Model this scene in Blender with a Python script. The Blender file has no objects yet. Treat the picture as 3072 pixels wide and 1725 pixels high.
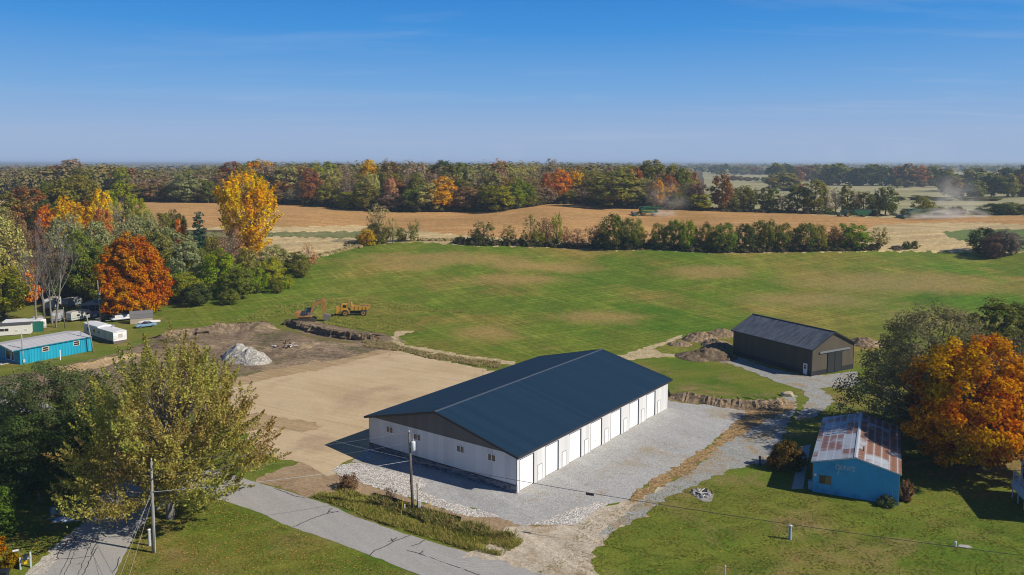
import bpy, math, random
import numpy as np
from mathutils import Vector, Matrix
R = math.radians
# ------------------------------------------------------------------ camera, world, sun, exposure
scene = bpy.context.scene
COL = scene.collection
PW, PH = 3072.0, 1725.0
FPX, PCX, PCY, HOR, CAMZ = 2400.0, 1536.0, 710.0, 489.0, 40.7
PITCH = math.atan((PCY - HOR) / FPX)
cd = bpy.data.cameras.new('camera'); cam = bpy.data.objects.new('camera', cd); COL.objects.link(cam)
cd.sensor_width = 36.0; cd.lens = 36.0 * FPX / PW
cd.shift_y = -(PH / 2 - PCY) / PW
cd.clip_start = 1.0; cd.clip_end = 60000.0
cam.location = (0, 0, CAMZ); cam.rotation_euler = (math.pi / 2 - PITCH, 0, 0)
scene.camera = cam
SUN_EL, SUN_AZ = R(37.0), R(107.5)          # azimuth clockwise from +Y
sun_dir = Vector((math.sin(SUN_AZ) * math.cos(SUN_EL), math.cos(SUN_AZ) * math.cos(SUN_EL), math.sin(SUN_EL)))
world = bpy.data.worlds.new('World'); scene.world = world; world.use_nodes = True
wn, wl = world.node_tree.nodes, world.node_tree.links
wn.clear()
sky = wn.new('ShaderNodeTexSky'); sky.sky_type = 'NISHITA'; sky.sun_disc = False
sky.sun_elevation = SUN_EL; sky.sun_rotation = SUN_AZ
sky.altitude = 300; sky.air_density = 1.0; sky.dust_density = 0.7; sky.ozone_density = 2.0
def wmath(op, a, b=None):
    n = wn.new('ShaderNodeMath'); n.operation = op
    for i, v in enumerate((a, b)):
        if v is None: continue
        if isinstance(v, (int, float)): n.inputs[i].default_value = v
        else: wl.new(v, n.inputs[i])
    return n.outputs[0]
tc = wn.new('ShaderNodeTexCoord')
sep = wn.new('ShaderNodeSeparateXYZ'); wl.new(tc.outputs['Generated'], sep.inputs[0])
# thin cirrus: noise on a flat layer high above (direction divided by its height)
zc = wmath('MAXIMUM', sep.outputs['Z'], 0.02)
cx = wmath('DIVIDE', sep.outputs['X'], wmath('ADD', zc, 0.08)); cy = wmath('DIVIDE', sep.outputs['Y'], wmath('ADD', zc, 0.08))
comb = wn.new('ShaderNodeCombineXYZ'); wl.new(cx, comb.inputs[0]); wl.new(cy, comb.inputs[1])
mp = wn.new('ShaderNodeMapping'); mp.inputs['Scale'].default_value = (0.35, 1.15, 1); mp.inputs['Rotation'].default_value = (0, 0, 0.12)
mp.inputs['Location'].default_value = (1.7, 0.4, 0)
wl.new(comb.outputs[0], mp.inputs['Vector'])
nz = wn.new('ShaderNodeTexNoise'); nz.inputs['Scale'].default_value = 1.1; nz.inputs['Detail'].default_value = 7; nz.inputs['Roughness'].default_value = 0.6
nz.inputs['Distortion'].default_value = 0.5
wl.new(mp.outputs[0], nz.inputs['Vector'])
mr = wn.new('ShaderNodeMapRange'); mr.inputs['From Min'].default_value = 0.52; mr.inputs['From Max'].default_value = 0.82
mr.inputs['To Min'].default_value = 0.0; mr.inputs['To Max'].default_value = 0.36; wl.new(nz.outputs['Fac'], mr.inputs['Value'])
# clear autumn air: the sky texture is pulled toward the photograph's gradient (pale at the horizon, deep blue above)
gr = wn.new('ShaderNodeValToRGB'); ge = gr.color_ramp.elements
while len(ge) < 7: ge.new(.5)
for e_, (p_, c_) in zip(ge, [(0.0, (.340, .455, .670)), (.035, (.320, .450, .690)), (.09, (.175, .392, .735)), (.16, (.052, .285, .715)), (.24, (.020, .190, .600)), (.45, (.013, .062, .20)), (1.0, (.009, .036, .125))]):
    e_.position = p_; e_.color = c_ + (1,)
wl.new(wmath('MAXIMUM', sep.outputs['Z'], 0.0), gr.inputs[0])
gsc = wn.new('ShaderNodeVectorMath'); gsc.operation = 'SCALE'; wl.new(gr.outputs[0], gsc.inputs[0]); gsc.inputs['Scale'].default_value = 1 / .088
gm = wn.new('ShaderNodeMix'); gm.data_type = 'RGBA'; gm.inputs[0].default_value = .94; wl.new(sky.outputs[0], gm.inputs[6]); wl.new(gsc.outputs[0], gm.inputs[7])
cm = wn.new('ShaderNodeMix'); cm.data_type = 'RGBA'; mx_ = wn.new('ShaderNodeMapRange'); wl.new(sep.outputs['X'], mx_.inputs['Value']); mx_.inputs['From Min'].default_value = -.75; mx_.inputs['From Max'].default_value = .45; mx_.inputs['To Min'].default_value = .25
wl.new(wmath('MULTIPLY', mr.outputs[0], mx_.outputs[0]), cm.inputs['Factor'])
wl.new(gm.outputs[2], cm.inputs[6]); cm.inputs[7].default_value = (6.2, 7.0, 8.2, 1)
bg = wn.new('ShaderNodeBackground'); bg.inputs['Strength'].default_value = 0.088; wl.new(cm.outputs[2], bg.inputs['Color'])
wo = wn.new('ShaderNodeOutputWorld'); wl.new(bg.outputs[0], wo.inputs['Surface'])
sl = bpy.data.lights.new('sun', 'SUN'); sl.energy = 5.0; sl.angle = R(0.5); sl.color = (1.0, 0.925, 0.80)
so = bpy.data.objects.new('sun', sl); COL.objects.link(so); so.rotation_euler = (-sun_dir).to_track_quat('-Z', 'Y').to_euler()
so.location = (200, -60, 200)
vs = scene.view_settings; scene.display_settings.display_device = 'sRGB'
vs.view_transform = 'Standard'; vs.look = 'None'; vs.exposure = 0.0; vs.gamma = 1.0; vs.use_curve_mapping = False
scene.render.engine = 'CYCLES'
cy_ = scene.cycles; cy_.max_bounces = 6; cy_.diffuse_bounces = 3; cy_.glossy_bounces = 2; cy_.transmission_bounces = 3
cy_.transparent_max_bounces = 6; cy_.volume_bounces = 2; cy_.use_denoising = True; cy_.use_adaptive_sampling = True; cy_.adaptive_threshold = 0.005; cy_.pixel_filter_type = 'BLACKMAN_HARRIS'; cy_.filter_width = 1.05
# ------------------------------------------------------------------ terrain height and pixel helpers
rng = random.Random(7)
ZK = [(-400, 0), (205, 0), (240, 1.7), (270, 4.6), (300, 7.7), (340, 11.0), (390, 14.2), (430, 15.0), (480, 14.6), (600, 13), (900, 11.5), (2500, 11), (6000, 14), (30000, 20)]
TK = [(-2, 2.0), (-.43, 2.3), (-.21, .4), (-.12, -1.0), (-.03, 0.2), (.047, 2.3), (.11, .7), (.2, .1), (.27, -.4), (.36, -.9), (.48, -2.2), (.64, -1.6), (2, -1.0)]
_zx, _zy = np.array([k[0] for k in ZK], float), np.array([k[1] for k in ZK], float)
_tx, _ty = np.array([k[0] for k in TK], float), np.array([k[1] for k in TK], float)
def sstep(a, b, v):
    t = np.clip((v - a) / (b - a), 0, 1); return t * t * (3 - 2 * t)
def zterr(x, y):
    x = np.asarray(x, float); y = np.asarray(y, float)
    z = 0.25 * (np.interp(y - 14, _zx, _zy) + np.interp(y - 5, _zx, _zy) + np.interp(y + 5, _zx, _zy) + np.interp(y + 14, _zx, _zy))
    t = x / np.maximum(y, 1.0)
    s = 1 / 3 * (np.interp(t - .02, _tx, _ty) + np.interp(t, _tx, _ty) + np.interp(t + .02, _tx, _ty))
    z = z + s * sstep(310, 430, y) * (1 - sstep(620, 900, y))
    w = sstep(222, 275, y) * (1 - sstep(400, 470, y))
    z = z + w * (0.75 * np.sin(x / 21 + 0.6) * np.sin(y / 27 + 0.3) + 0.45 * np.sin(x / 11 + y / 34))
    far = sstep(1500, 5000, y)
    return z + far * (4 * np.sin(x / 900 + 1) + 3 * np.sin(x / 370 + y / 800)) 
def proj(x, y, z):
    c, s = math.cos(PITCH), math.sin(PITCH)
    d = y * c - (z - CAMZ) * s; u = y * s + (z - CAMZ) * c
    return PCX + FPX * x / d, PCY - FPX * u / d
def ray(px, py):
    c, s = math.cos(PITCH), math.sin(PITCH)
    a = (px - PCX) / FPX; b = -(py - PCY) / FPX
    return a, c + b * s, -s + b * c
def P(px, py, h=0.0):
    """point of the ground (raised by h) seen at photo pixel px, py"""
    dx, dy, dz = ray(px, py)
    lo, step = 20.0, 4.0
    k = 20.0
    while k < 15000:
        if CAMZ + dz * k - h <= float(zterr(dx * k, dy * k)): break
        lo = k; k += max(2.0, k * 0.01)
    hi = k
    for _ in range(30):
        m = .5 * (lo + hi)
        if CAMZ + dz * m - h <= float(zterr(dx * m, dy * m)): hi = m
        else: lo = m
    return Vector((dx * hi, dy * hi, CAMZ + dz * hi - h))
def PY(px, Y):
    """ground point at forward distance Y in the photo column px"""
    x = (px - PCX) / FPX * Y
    for _ in range(4):
        z = float(zterr(x, Y)); c, s = math.cos(PITCH), math.sin(PITCH)
        x = (px - PCX) / FPX * (Y * c - (z - CAMZ) * s)
    return Vector((x, Y, z))
def hgt(px, py_top, Y):
    """height over the ground of something at distance Y whose top is at py_top"""
    dx, dy, dz = ray(px, py_top); k = Y / dy
    return CAMZ + dz * k - PY(px, Y).z
def mpp(Y): return Y / FPX        # metres per photo pixel at distance Y
# ------------------------------------------------------------------ object helpers
def tag(o, label=None, cat=None, group=None, kind=None):
    if label: o['label'] = label
    if cat: o['category'] = cat
    if group: o['group'] = group
    if kind: o['kind'] = kind
    return o
def empty(name, loc, rz=0.0, label=None, cat=None, group=None):
    o = bpy.data.objects.new(name, None); COL.objects.link(o); o.location = loc; o.rotation_euler = (0, 0, rz)
    o.empty_display_size = 0.5
    return tag(o, label, cat, group)
def copy_tree(o, parent=None):
    c = o.copy(); COL.objects.link(c)
    if parent is not None: c.parent = parent
    for ch in o.children: copy_tree(ch, c)
    return c
def fast_mesh(name, verts, faces, smooth=False):
    """verts (n,3) array, faces (m,k) array of equal size faces"""
    me = bpy.data.meshes.new(name); v = np.asarray(verts, np.float32); f = np.asarray(faces, np.int32)
    me.vertices.add(len(v)); me.vertices.foreach_set('co', v.ravel())
    m, k = f.shape
    me.loops.add(m * k); me.loops.foreach_set('vertex_index', f.ravel())
    me.polygons.add(m); me.polygons.foreach_set('loop_start', np.arange(m, dtype=np.int32) * k)
    me.polygons.foreach_set('loop_total', np.full(m, k, np.int32))
    if smooth: me.polygons.foreach_set('use_smooth', np.ones(m, bool))
    me.update(calc_edges=True); return me
def link_mesh(name, me, m, parent=None):
    o = bpy.data.objects.new(name, me); COL.objects.link(o)
    if m is not None and len(me.materials) == 0: me.materials.append(m)
    if parent is not None: o.parent = parent
    return o
class MB:
    """collects shapes and links them as ONE mesh object"""
    def __init__(s): s.v, s.f = [], []
    def add(s, vs, fs):
        n = len(s.v); s.v += [tuple(v) for v in vs]; s.f += [tuple(i + n for i in f) for f in fs]; return s
    def box(s, x0, x1, y0, y1, z0, z1):
        return s.add([(x0, y0, z0), (x1, y0, z0), (x1, y1, z0), (x0, y1, z0), (x0, y0, z1), (x1, y0, z1), (x1, y1, z1), (x0, y1, z1)],
                     [(0, 3, 2, 1), (4, 5, 6, 7), (0, 1, 5, 4), (1, 2, 6, 5), (2, 3, 7, 6), (3, 0, 4, 7)])
    def prism(s, poly, y0, y1):
        """poly: (x,z) outline counter-clockwise seen from -y, extruded from y0 to y1"""
        n = len(poly); vs = [(x, y0, z) for x, z in poly] + [(x, y1, z) for x, z in poly]
        fs = [tuple(range(n)), tuple(range(2 * n - 1, n - 1, -1))] + [(i, i + n, (i + 1) % n + n, (i + 1) % n) for i in range(n)]
        return s.add(vs, fs)
    def prismx(s, poly, x0, x1):
        """poly: (y,z) outline counter-clockwise seen from +x"""
        n = len(poly); vs = [(x1, y, z) for y, z in poly] + [(x0, y, z) for y, z in poly]
        fs = [tuple(range(n)), tuple(range(2 * n - 1, n - 1, -1))] + [(i, i + n, (i + 1) % n + n, (i + 1) % n) for i in range(n)]
        return s.add(vs, fs)
    def prismz(s, poly, z0, z1):
        n = len(poly); vs = [(x, y, z0) for x, y in poly] + [(x, y, z1) for x, y in poly]
        fs = [tuple(range(n - 1, -1, -1)), tuple(range(n, 2 * n))] + [(i, (i + 1) % n, (i + 1) % n + n, i + n) for i in range(n)]
        return s.add(vs, fs)
    def tube(s, path, r0, r1=None, n=8, caps=True):
        r1 = r0 if r1 is None else r1; path = [Vector(p) for p in path]; k = len(path); vs, fs = [], []
        for i, p in enumerate(path):
            d = (path[min(i + 1, k - 1)] - path[max(i - 1, 0)]).normalized()
            a = d.orthogonal().normalized() if abs(d.z) > .95 else d.cross(Vector((0, 0, 1))).normalized()
            b = d.cross(a); r = r0 + (r1 - r0) * i / max(k - 1, 1)
            vs += [p + (a * math.cos(2 * math.pi * j / n) + b * math.sin(2 * math.pi * j / n)) * r for j in range(n)]
        for i in range(k - 1):
            for j in range(n):
                j2 = (j + 1) % n; fs.append((i * n + j, i * n + j2, (i + 1) * n + j2, (i + 1) * n + j))
        if caps: fs.append(tuple(range(n - 1, -1, -1))); fs.append(tuple(range((k - 1) * n, k * n)))
        return s.add(vs, fs)
    def lathe(s, c, axis, prof, n=16):
        """prof: list of (radius, offset along axis)"""
        ax = Vector(axis).normalized(); a = ax.orthogonal().normalized(); b = ax.cross(a); c = Vector(c); vs, fs = [], []
        for r, o in prof:
            vs += [c + ax * o + (a * math.cos(2 * math.pi * j / n) + b * math.sin(2 * math.pi * j / n)) * r for j in range(n)]
        for i in range(len(prof) - 1):
            for j in range(n):
                j2 = (j + 1) % n; fs.append((i * n + j, i * n + j2, (i + 1) * n + j2, (i + 1) * n + j))
        fs.append(tuple(range(n - 1, -1, -1))); fs.append(tuple(range((len(prof) - 1) * n, len(prof) * n)))
        return s.add(vs, fs)
    def build(s, name, m, parent=None, smooth=False, bevel=0):
        me = bpy.data.meshes.new(name); me.from_pydata(s.v, [], s.f)
        if smooth: me.polygons.foreach_set('use_smooth', [True] * len(s.f))
        me.update()
        o = link_mesh(name, me, m, parent)
        if bevel:
            b = o.modifiers.new('bevel', 'BEVEL'); b.width = bevel; b.segments = 2; b.limit_method = 'ANGLE'; b.angle_limit = R(40)
        return o
# ------------------------------------------------------------------ materials
class NT:
    def __init__(s, name):
        s.m = bpy.data.materials.new(name); s.m.use_nodes = True; s.t = s.m.node_tree; s.n = s.t.nodes; s.l = s.t.links
        s.n.clear(); s.out = s.n.new('ShaderNodeOutputMaterial')
    def new(s, k, **kw):
        n = s.n.new(k)
        for a, b in kw.items(): setattr(n, a, b)
        return n
    def put(s, v, sock):
        if isinstance(v, (int, float)): sock.default_value = v
        elif isinstance(v, (tuple, list)):
            sock.default_value = tuple(v) + (1,) if len(v) == 3 and sock.type == 'RGBA' else tuple(v)
        else: s.l.new(v, sock)
    def pos(s): return s.new('ShaderNodeNewGeometry').outputs['Position']
    def obj(s): return s.new('ShaderNodeTexCoord').outputs['Object']
    def mapping(s, v, sc=(1, 1, 1), rot=(0, 0, 0), loc=(0, 0, 0)):
        n = s.new('ShaderNodeMapping'); s.put(v, n.inputs['Vector']); n.inputs['Scale'].default_value = sc
        n.inputs['Rotation'].default_value = rot; n.inputs['Location'].default_value = loc; return n.outputs[0]
    def noise(s, v, scale, detail=4, rough=.55, dist=0):
        n = s.new('ShaderNodeTexNoise'); s.put(v, n.inputs['Vector']); n.inputs['Scale'].default_value = scale
        n.inputs['Detail'].default_value = detail; n.inputs['Roughness'].default_value = rough; n.inputs['Distortion'].default_value = dist
        return n.outputs['Fac']
    def vor(s, v, scale, out='Color'):
        n = s.new('ShaderNodeTexVoronoi'); s.put(v, n.inputs['Vector']); n.inputs['Scale'].default_value = scale; return n.outputs[out]
    def wave(s, v, scale, dist=0, dscale=1, axis='X', prof='SIN'):
        n = s.new('ShaderNodeTexWave', bands_direction=axis, wave_profile=prof); s.put(v, n.inputs['Vector']); n.inputs['Scale'].default_value = scale
        n.inputs['Distortion'].default_value = dist; n.inputs['Detail Scale'].default_value = dscale; return n.outputs['Fac']
    def rng(s, v, a, b, c=0, d=1):
        n = s.new('ShaderNodeMapRange'); s.put(v, n.inputs['Value'])
        for k, x in zip(('From Min', 'From Max', 'To Min', 'To Max'), (a, b, c, d)): n.inputs[k].default_value = x
        return n.outputs[0]
    def mix(s, f, a, b, mode='MIX'):
        n = s.new('ShaderNodeMix', data_type='RGBA', blend_type=mode); s.put(f, n.inputs[0]); s.put(a, n.inputs[6]); s.put(b, n.inputs[7]); return n.outputs[2]
    def math(s, op, a, b=0.0):
        n = s.new('ShaderNodeMath', operation=op); s.put(a, n.inputs[0]); s.put(b, n.inputs[1]); return n.outputs[0]
    def ramp(s, f, stops):
        n = s.new('ShaderNodeValToRGB'); s.put(f, n.inputs[0]); e = n.color_ramp.elements
        while len(e) < len(stops): e.new(.5)
        for k, (p, c) in zip(e, stops): k.position = p; k.color = tuple(c) + (1,)
        return n.outputs[0]
    def bump(s, h, strength=.5, dist=.05):
        n = s.new('ShaderNodeBump'); s.put(h, n.inputs['Height']); n.inputs['Strength'].default_value = strength; n.inputs['Distance'].default_value = dist; return n.outputs[0]
    def pbr(s, col, rough=.9, metal=0, nrm=None, spec=.3):
        n = s.new('ShaderNodeBsdfPrincipled'); s.put(col, n.inputs['Base Color']); s.put(rough, n.inputs['Roughness']); s.put(metal, n.inputs['Metallic'])
        n.inputs['Specular IOR Level'].default_value = spec
        if nrm is not None: s.l.new(nrm, n.inputs['Normal'])
        s.l.new(n.outputs[0], s.out.inputs['Surface']); return s.m
_MC = {}
def paint(name, col, rough=.55, var=.12, scale=3.0, spec=.4, metal=0.0, grime=0.0):
    if name in _MC: return _MC[name]
    t = NT(name); v = t.obj()
    f = t.noise(v, scale, 5); c = t.mix(f, tuple(x * (1 - var) for x in col), tuple(min(1, x * (1 + var)) for x in col))
    if grime: c = t.mix(t.rng(t.noise(v, .7, 6, .65), .5, .75, 0, grime), c, (.09, .075, .06))
    _MC[name] = t.pbr(c, rough, metal, None, spec); return _MC[name]
def ground_mat(name, stops, scale, fine=6.0, amt=.35, streak=None, bump=.0, bscale=8.0, dist=.6, patches=None, gloss=.95, grit=None, cross=None, spots=None):
    """stops: colour ramp of a large noise; fine: small mottling; streak: (scale, rot, amount); patches: list of (scale, lo, hi, colour, seed)"""
    t = NT(name); v = t.pos(); big = t.noise(v, scale, 6, .6, dist)
    k = len(stops); c = t.ramp(big, [(.3 + .4 * i / max(k - 1, 1), s) for i, s in enumerate(stops)])
    for i, (ps, lo, hi, pc, seed) in enumerate(patches or []):
        pv = t.mapping(v, loc=(seed, seed * .7, 0)); c = t.mix(t.rng(t.noise(pv, ps, 6, .62, .4), lo, hi), c, pc)
    if streak:
        sv = t.mapping(v, rot=(0, 0, streak[1])); sv = t.mapping(sv, sc=(1, .04, 1))
        n2 = t.noise(sv, streak[0], 4, .6); c = t.mix(t.rng(n2, .35, .65, streak[2], 0), c, t.mix(.5, c, (0.02, .02, .01), 'MULTIPLY'), 'MIX')
        c = t.mix(t.rng(n2, .5, .75, 0, streak[2]), c, t.mix(1.0, c, (1.5, 1.5, 1.5), 'MULTIPLY'))
    for (s2, r2, a2) in (cross or []):
        sv = t.mapping(t.mapping(v, rot=(0, 0, r2)), sc=(1, .03, 1)); n3 = t.noise(sv, s2, 3, .6)
        c = t.mix(t.rng(n3, .42, .62, a2, 0), c, t.mix(1.0, c, (.62, .70, .55), 'MULTIPLY')); c = t.mix(t.rng(n3, .5, .68, 0, a2), c, t.mix(1.0, c, (1.35, 1.3, 1.5), 'MULTIPLY'))
    for (pc, prx, pry, col_) in (spots or []):
        q = t.mapping(v, loc=(-pc[0] / prx, -pc[1] / pry, 0), sc=(1 / prx, 1 / pry, 0)); ln = t.new('ShaderNodeVectorMath', operation='LENGTH'); t.l.new(q, ln.inputs[0])
        d = t.math('ADD', ln.outputs['Value'], t.math('MULTIPLY', t.math('SUBTRACT', t.noise(v, .09, 5, .65), .5), 1.6)); c = t.mix(t.rng(d, .40, 1.2, .66, 0), c, col_)
    f = t.noise(v, fine, 5, .7); c = t.mix(1.0, c, t.ramp(f, [(.25, (1 - amt,) * 3), (.5, (1, 1, 1)), (.75, (1 + amt,) * 3)]), 'MULTIPLY')
    if grit:
        g = t.vor(v, grit[0]); c = t.mix(grit[1], c, t.mix(1.0, c, t.ramp(g, [(0, (.35,) * 3), (.5, (1, 1, 1)), (1, (1.7,) * 3)]), 'MULTIPLY'))
    nrm = t.bump(t.noise(v, bscale, 4), 1.0, bump) if bump else None
    return t.pbr(c, gloss, 0, nrm, .1)
def metal_sheet(name, col, rib, axis='X', rough=.45, depth=.02, var=.08, spec=.5, dark=.75):
    t = NT(name); v = t.obj(); w = t.wave(v, 0.31416 / rib, 0, 1, axis)
    f = t.noise(v, .5, 5, .6); c = t.mix(f, tuple(x * (1 - var) for x in col), tuple(min(1, x * (1 + var)) for x in col))
    sx_ = t.new('ShaderNodeSeparateXYZ'); t.put(v, sx_.inputs[0]); wnz = t.new('ShaderNodeTexWhiteNoise', noise_dimensions='1D'); t.put(t.math('FLOOR', t.math('MULTIPLY', sx_.outputs[axis], 1.09)), wnz.inputs['W'])
    c = t.mix(1.0, c, t.ramp(wnz.outputs['Value'], [(0, (.90,) * 3), (1, (1.08,) * 3)]), 'MULTIPLY')
    line = t.rng(w, .8, 1.0, 0, 1); c = t.mix(line, c, t.mix(1.0, c, (dark,) * 3, 'MULTIPLY'))
    return t.pbr(c, rough, 0, t.bump(w, .6, depth), spec)
def leaf_mat(name, transl=.35, hue=.035, val=(.55, 1.35), patch=.22):
    t = NT(name); oi = t.new('ShaderNodeObjectInfo'); g = t.new('ShaderNodeNewGeometry'); base = oi.outputs['Color']
    rnd = g.outputs['Random Per Island']
    big = t.noise(t.obj(), patch, 3, .5)
    h = t.new('ShaderNodeHueSaturation'); t.put(base, h.inputs['Color'])
    t.put(t.math('ADD', t.rng(big, .3, .7, .5 - hue, .5 + hue), t.rng(rnd, 0, 1, -.018, .018)), h.inputs['Hue'])
    t.put(t.rng(rnd, 0, 1, val[0], val[1]), h.inputs['Value']); h.inputs['Saturation'].default_value = 1.05
    d = t.new('ShaderNodeBsdfDiffuse'); t.put(h.outputs[0], d.inputs['Color'])
    tr = t.new('ShaderNodeBsdfTranslucent'); t.put(t.mix(1.0, h.outputs[0], (1.05, 1.0, .7), 'MULTIPLY'), tr.inputs['Color'])
    mx = t.new('ShaderNodeMixShader'); mx.inputs[0].default_value = transl; t.l.new(d.outputs[0], mx.inputs[1]); t.l.new(tr.outputs[0], mx.inputs[2])
    t.l.new(mx.outputs[0], t.out.inputs['Surface']); return t.m
def bark_mat(name, a, b):
    t = NT(name); v = t.mapping(t.obj(), sc=(4, 4, .7)); f = t.noise(v, 2.0, 5, .7); return t.pbr(t.mix(f, a, b), .95, 0, t.bump(f, 1, .05), .1)
# ------------------------------------------------------------------ ground materials
M = {}
M['lawn'] = ground_mat('lawn', [(.100, .165, .014), (.160, .182, .024), (.225, .185, .050)], .045, 3.0, .32, streak=(.5, R(68), .30), grit=(5.5, .4),
                       patches=[(.09, .52, .68, (.255, .185, .075), 3.0), (.12, .55, .7, (.075, .135, .010), 40.0)])
def hspot(px, py, w, h, col=(.36, .235, .085)):
    a = P(px, py); return ((a.x, a.y), w * mpp(a.y), max(4.0, abs(P(px, py - h).y - a.y)), col)
HAYSPOTS = [hspot(1330, 775, 280, 22), hspot(1620, 800, 190, 16), hspot(1545, 838, 170, 16), hspot(1800, 950, 150, 24), hspot(1460, 1000, 120, 24), hspot(2110, 815, 150, 22), hspot(2680, 850, 330, 34, (.30, .225, .085)), hspot(2450, 900, 240, 24, (.30, .225, .085)), hspot(1230, 800, 120, 14), hspot(2850, 960, 200, 40, (.27, .21, .075))]
M['hay'] = ground_mat('hay', [(.105, .190, .013), (.160, .213, .022), (.240, .225, .040)], .016, 1.1, .22, streak=(.16, R(18), .25), grit=(1.5, .3), cross=[(.85, R(62), .50), (.75, R(-32), .42), (.30, R(-22), .2)], spots=HAYSPOTS,
                      patches=[(.018, .48, .64, (.33, .23, .06), 11.0), (.03, .54, .7, (.080, .185, .010), 70.0)])
M['crop'] = ground_mat('crop', [(.42, .235, .085), (.52, .295, .118), (.47, .262, .095)], .02, .9, .22, streak=(.10, R(92), .22), grit=(.8, .3), cross=[(.5, R(91), .4)])
M['stubble'] = ground_mat('stubble', [(.40, .29, .135), (.60, .46, .24), (.52, .375, .18)], .022, .8, .22, streak=(.12, R(80), .5), grit=(.9, .3))
M['strip'] = ground_mat('strip', [(.10, .125, .04), (.17, .18, .07), (.30, .25, .13)], .06, 1.2, .4, grit=(1.0, .5))
M['pasture'] = ground_mat('pasture', [(.11, .16, .045), (.16, .20, .065)], .03, 1.0, .3, grit=(1.0, .4))
M['meadow'] = ground_mat('meadow', [(.24, .24, .10), (.36, .33, .17), (.46, .39, .22)], .008, .5, .25, streak=(.03, R(95), .4), grit=(.4, .3))
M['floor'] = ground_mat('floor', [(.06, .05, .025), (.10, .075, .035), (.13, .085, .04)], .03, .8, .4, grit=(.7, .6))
M['sand'] = ground_mat('sand', [(.49, .36, .205), (.57, .44, .275), (.52, .38, .22)], .05, 1.6, .10, streak=(.9, R(-62), .16), bump=.04, bscale=1.4,
                       patches=[(.07, .53, .66, (.44, .32, .20), 5.0)])
M['sand_dark'] = ground_mat('sand_dark', [(.39, .265, .135), (.46, .33, .19), (.36, .25, .13)], .12, 1.6, .18, streak=(1.2, R(-66), .45), bump=.06, bscale=1.6)
M['dirt'] = ground_mat('dirt', [(.145, .105, .07), (.255, .185, .12), (.37, .275, .175)], .10, 1.8, .35, streak=(.9, R(-72), .45), bump=.10, bscale=1.3, grit=(2.0, .45),
                       patches=[(.10, .54, .66, (.14, .125, .055), 21.0)])
M['dirt_face'] = ground_mat('dirt_face', [(.20, .145, .09), (.30, .22, .14)], .5, 2.2, .5, bump=.25, bscale=1.5, grit=(1.6, .6))
M['soil_and_shade'] = ground_mat('soil_and_shade', [(.105, .075, .048), (.17, .125, .08), (.23, .17, .11)], .3, 2.0, .5, bump=.25, bscale=1.6, grit=(2.0, .6))
M['strip_dirt'] = ground_mat('strip_dirt', [(.30, .21, .125), (.40, .29, .18)], .25, 2.5, .22, grit=(4, .35), bump=.05)
M['gravel'] = ground_mat('gravel', [(.365, .36, .355), (.43, .425, .415), (.395, .385, .37)], .09, 7, .12, grit=(7, .42), bump=.05, bscale=9, streak=(.55, R(-36), .14),
                         patches=[(.11, .56, .72, (.36, .29, .19), 9.0), (.3, .62, .75, (.34, .28, .20), 33.0)])
M['rock'] = ground_mat('rock', [(.52, .485, .44), (.62, .58, .53)], .4, 5, .3, grit=(5.5, .9), bump=.2, bscale=5.5)
M['drive'] = ground_mat('drive', [(.47, .395, .295), (.56, .48, .375), (.43, .335, .225)], .16, 4, .2, streak=(1.1, R(-38), .35), grit=(5, .4), bump=.04,
                        patches=[(.22, .56, .68, (.34, .25, .145), 31.0)])
M['path'] = ground_mat('path', [(.29, .295, .28), (.36, .36, .335)], .3, 5, .22, grit=(6, .45), bump=.06, patches=[(.25, .50, .64, (.33, .26, .165), 3.0)])
M['leaves'] = ground_mat('leaves', [(.25, .155, .07), (.36, .24, .11), (.22, .15, .075)], .5, 4, .5, grit=(4.5, .8), bump=.1)
M['track'] = ground_mat('track', [(.40, .31, .17), (.50, .40, .24), (.30, .25, .10)], .4, 2, .3, grit=(2.5, .4))
M['weedy'] = ground_mat('weedy', [(.20, .25, .035), (.31, .31, .06), (.15, .20, .03)], .12, 1.6, .55, grit=(1.8, .7), bump=.3, bscale=1.4)
M['ditch'] = ground_mat('ditch', [(.15, .125, .045), (.20, .17, .06)], .4, 2, .25)
M['shoulder'] = ground_mat('shoulder', [(.42, .385, .33), (.50, .46, .40)], .4, 5, .25, grit=(5, .6), bump=.05)
def road_mat():
    t = NT('road'); v = t.pos()
    c = t.mix(t.noise(v, .12, 5), (.355, .34, .32), (.41, .39, .365))
    sv = t.mapping(t.mapping(v, rot=(0, 0, R(50))), sc=(.05, 1, 1))
    c = t.mix(t.rng(t.noise(sv, .8, 4), .4, .7, 0, .55), c, (.32, .305, .29))
    c = t.mix(.35, c, t.mix(1.0, c, t.ramp(t.vor(v, 9), [(0, (.5,) * 3), (1, (1.4,) * 3)]), 'MULTIPLY'))
    return t.pbr(c, .85, 0, t.bump(t.noise(v, 12, 3), .5, .02), .25)
M['road'] = road_mat()
M['tar'] = paint('tar', (.045, .043, .045), .6, .2)
# ------------------------------------------------------------------ ground sheet: one grid, split into its kinds of ground
def in_poly(px, py, poly):
    x = np.asarray(px); y = np.asarray(py); ins = np.zeros(x.shape, bool); n = len(poly); j = n - 1
    for i in range(n):
        xi, yi = poly[i]; xj, yj = poly[j]
        if yi != yj: ins ^= ((yi > y) != (yj > y)) & (x < (xj - xi) * (y - yi) / (yj - yi) + xi)
        j = i
    return ins
tcol = np.concatenate([np.linspace(-1.6, -.70, 46)[:-1], np.linspace(-.70, .70, 761), np.linspace(.70, 1.6, 46)[1:]])
pys = np.concatenate([np.linspace(3400, 1250, 90), np.linspace(1244, 960, 80)])
ya = CAMZ * FPX / (pys - HOR)
yb = [ya[-1]]
while yb[-1] < 640: yb.append(yb[-1] + .95)
while yb[-1] < 30000: yb.append(yb[-1] * 1.035)
yrow = np.concatenate([ya, np.array(yb[1:])])
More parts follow.
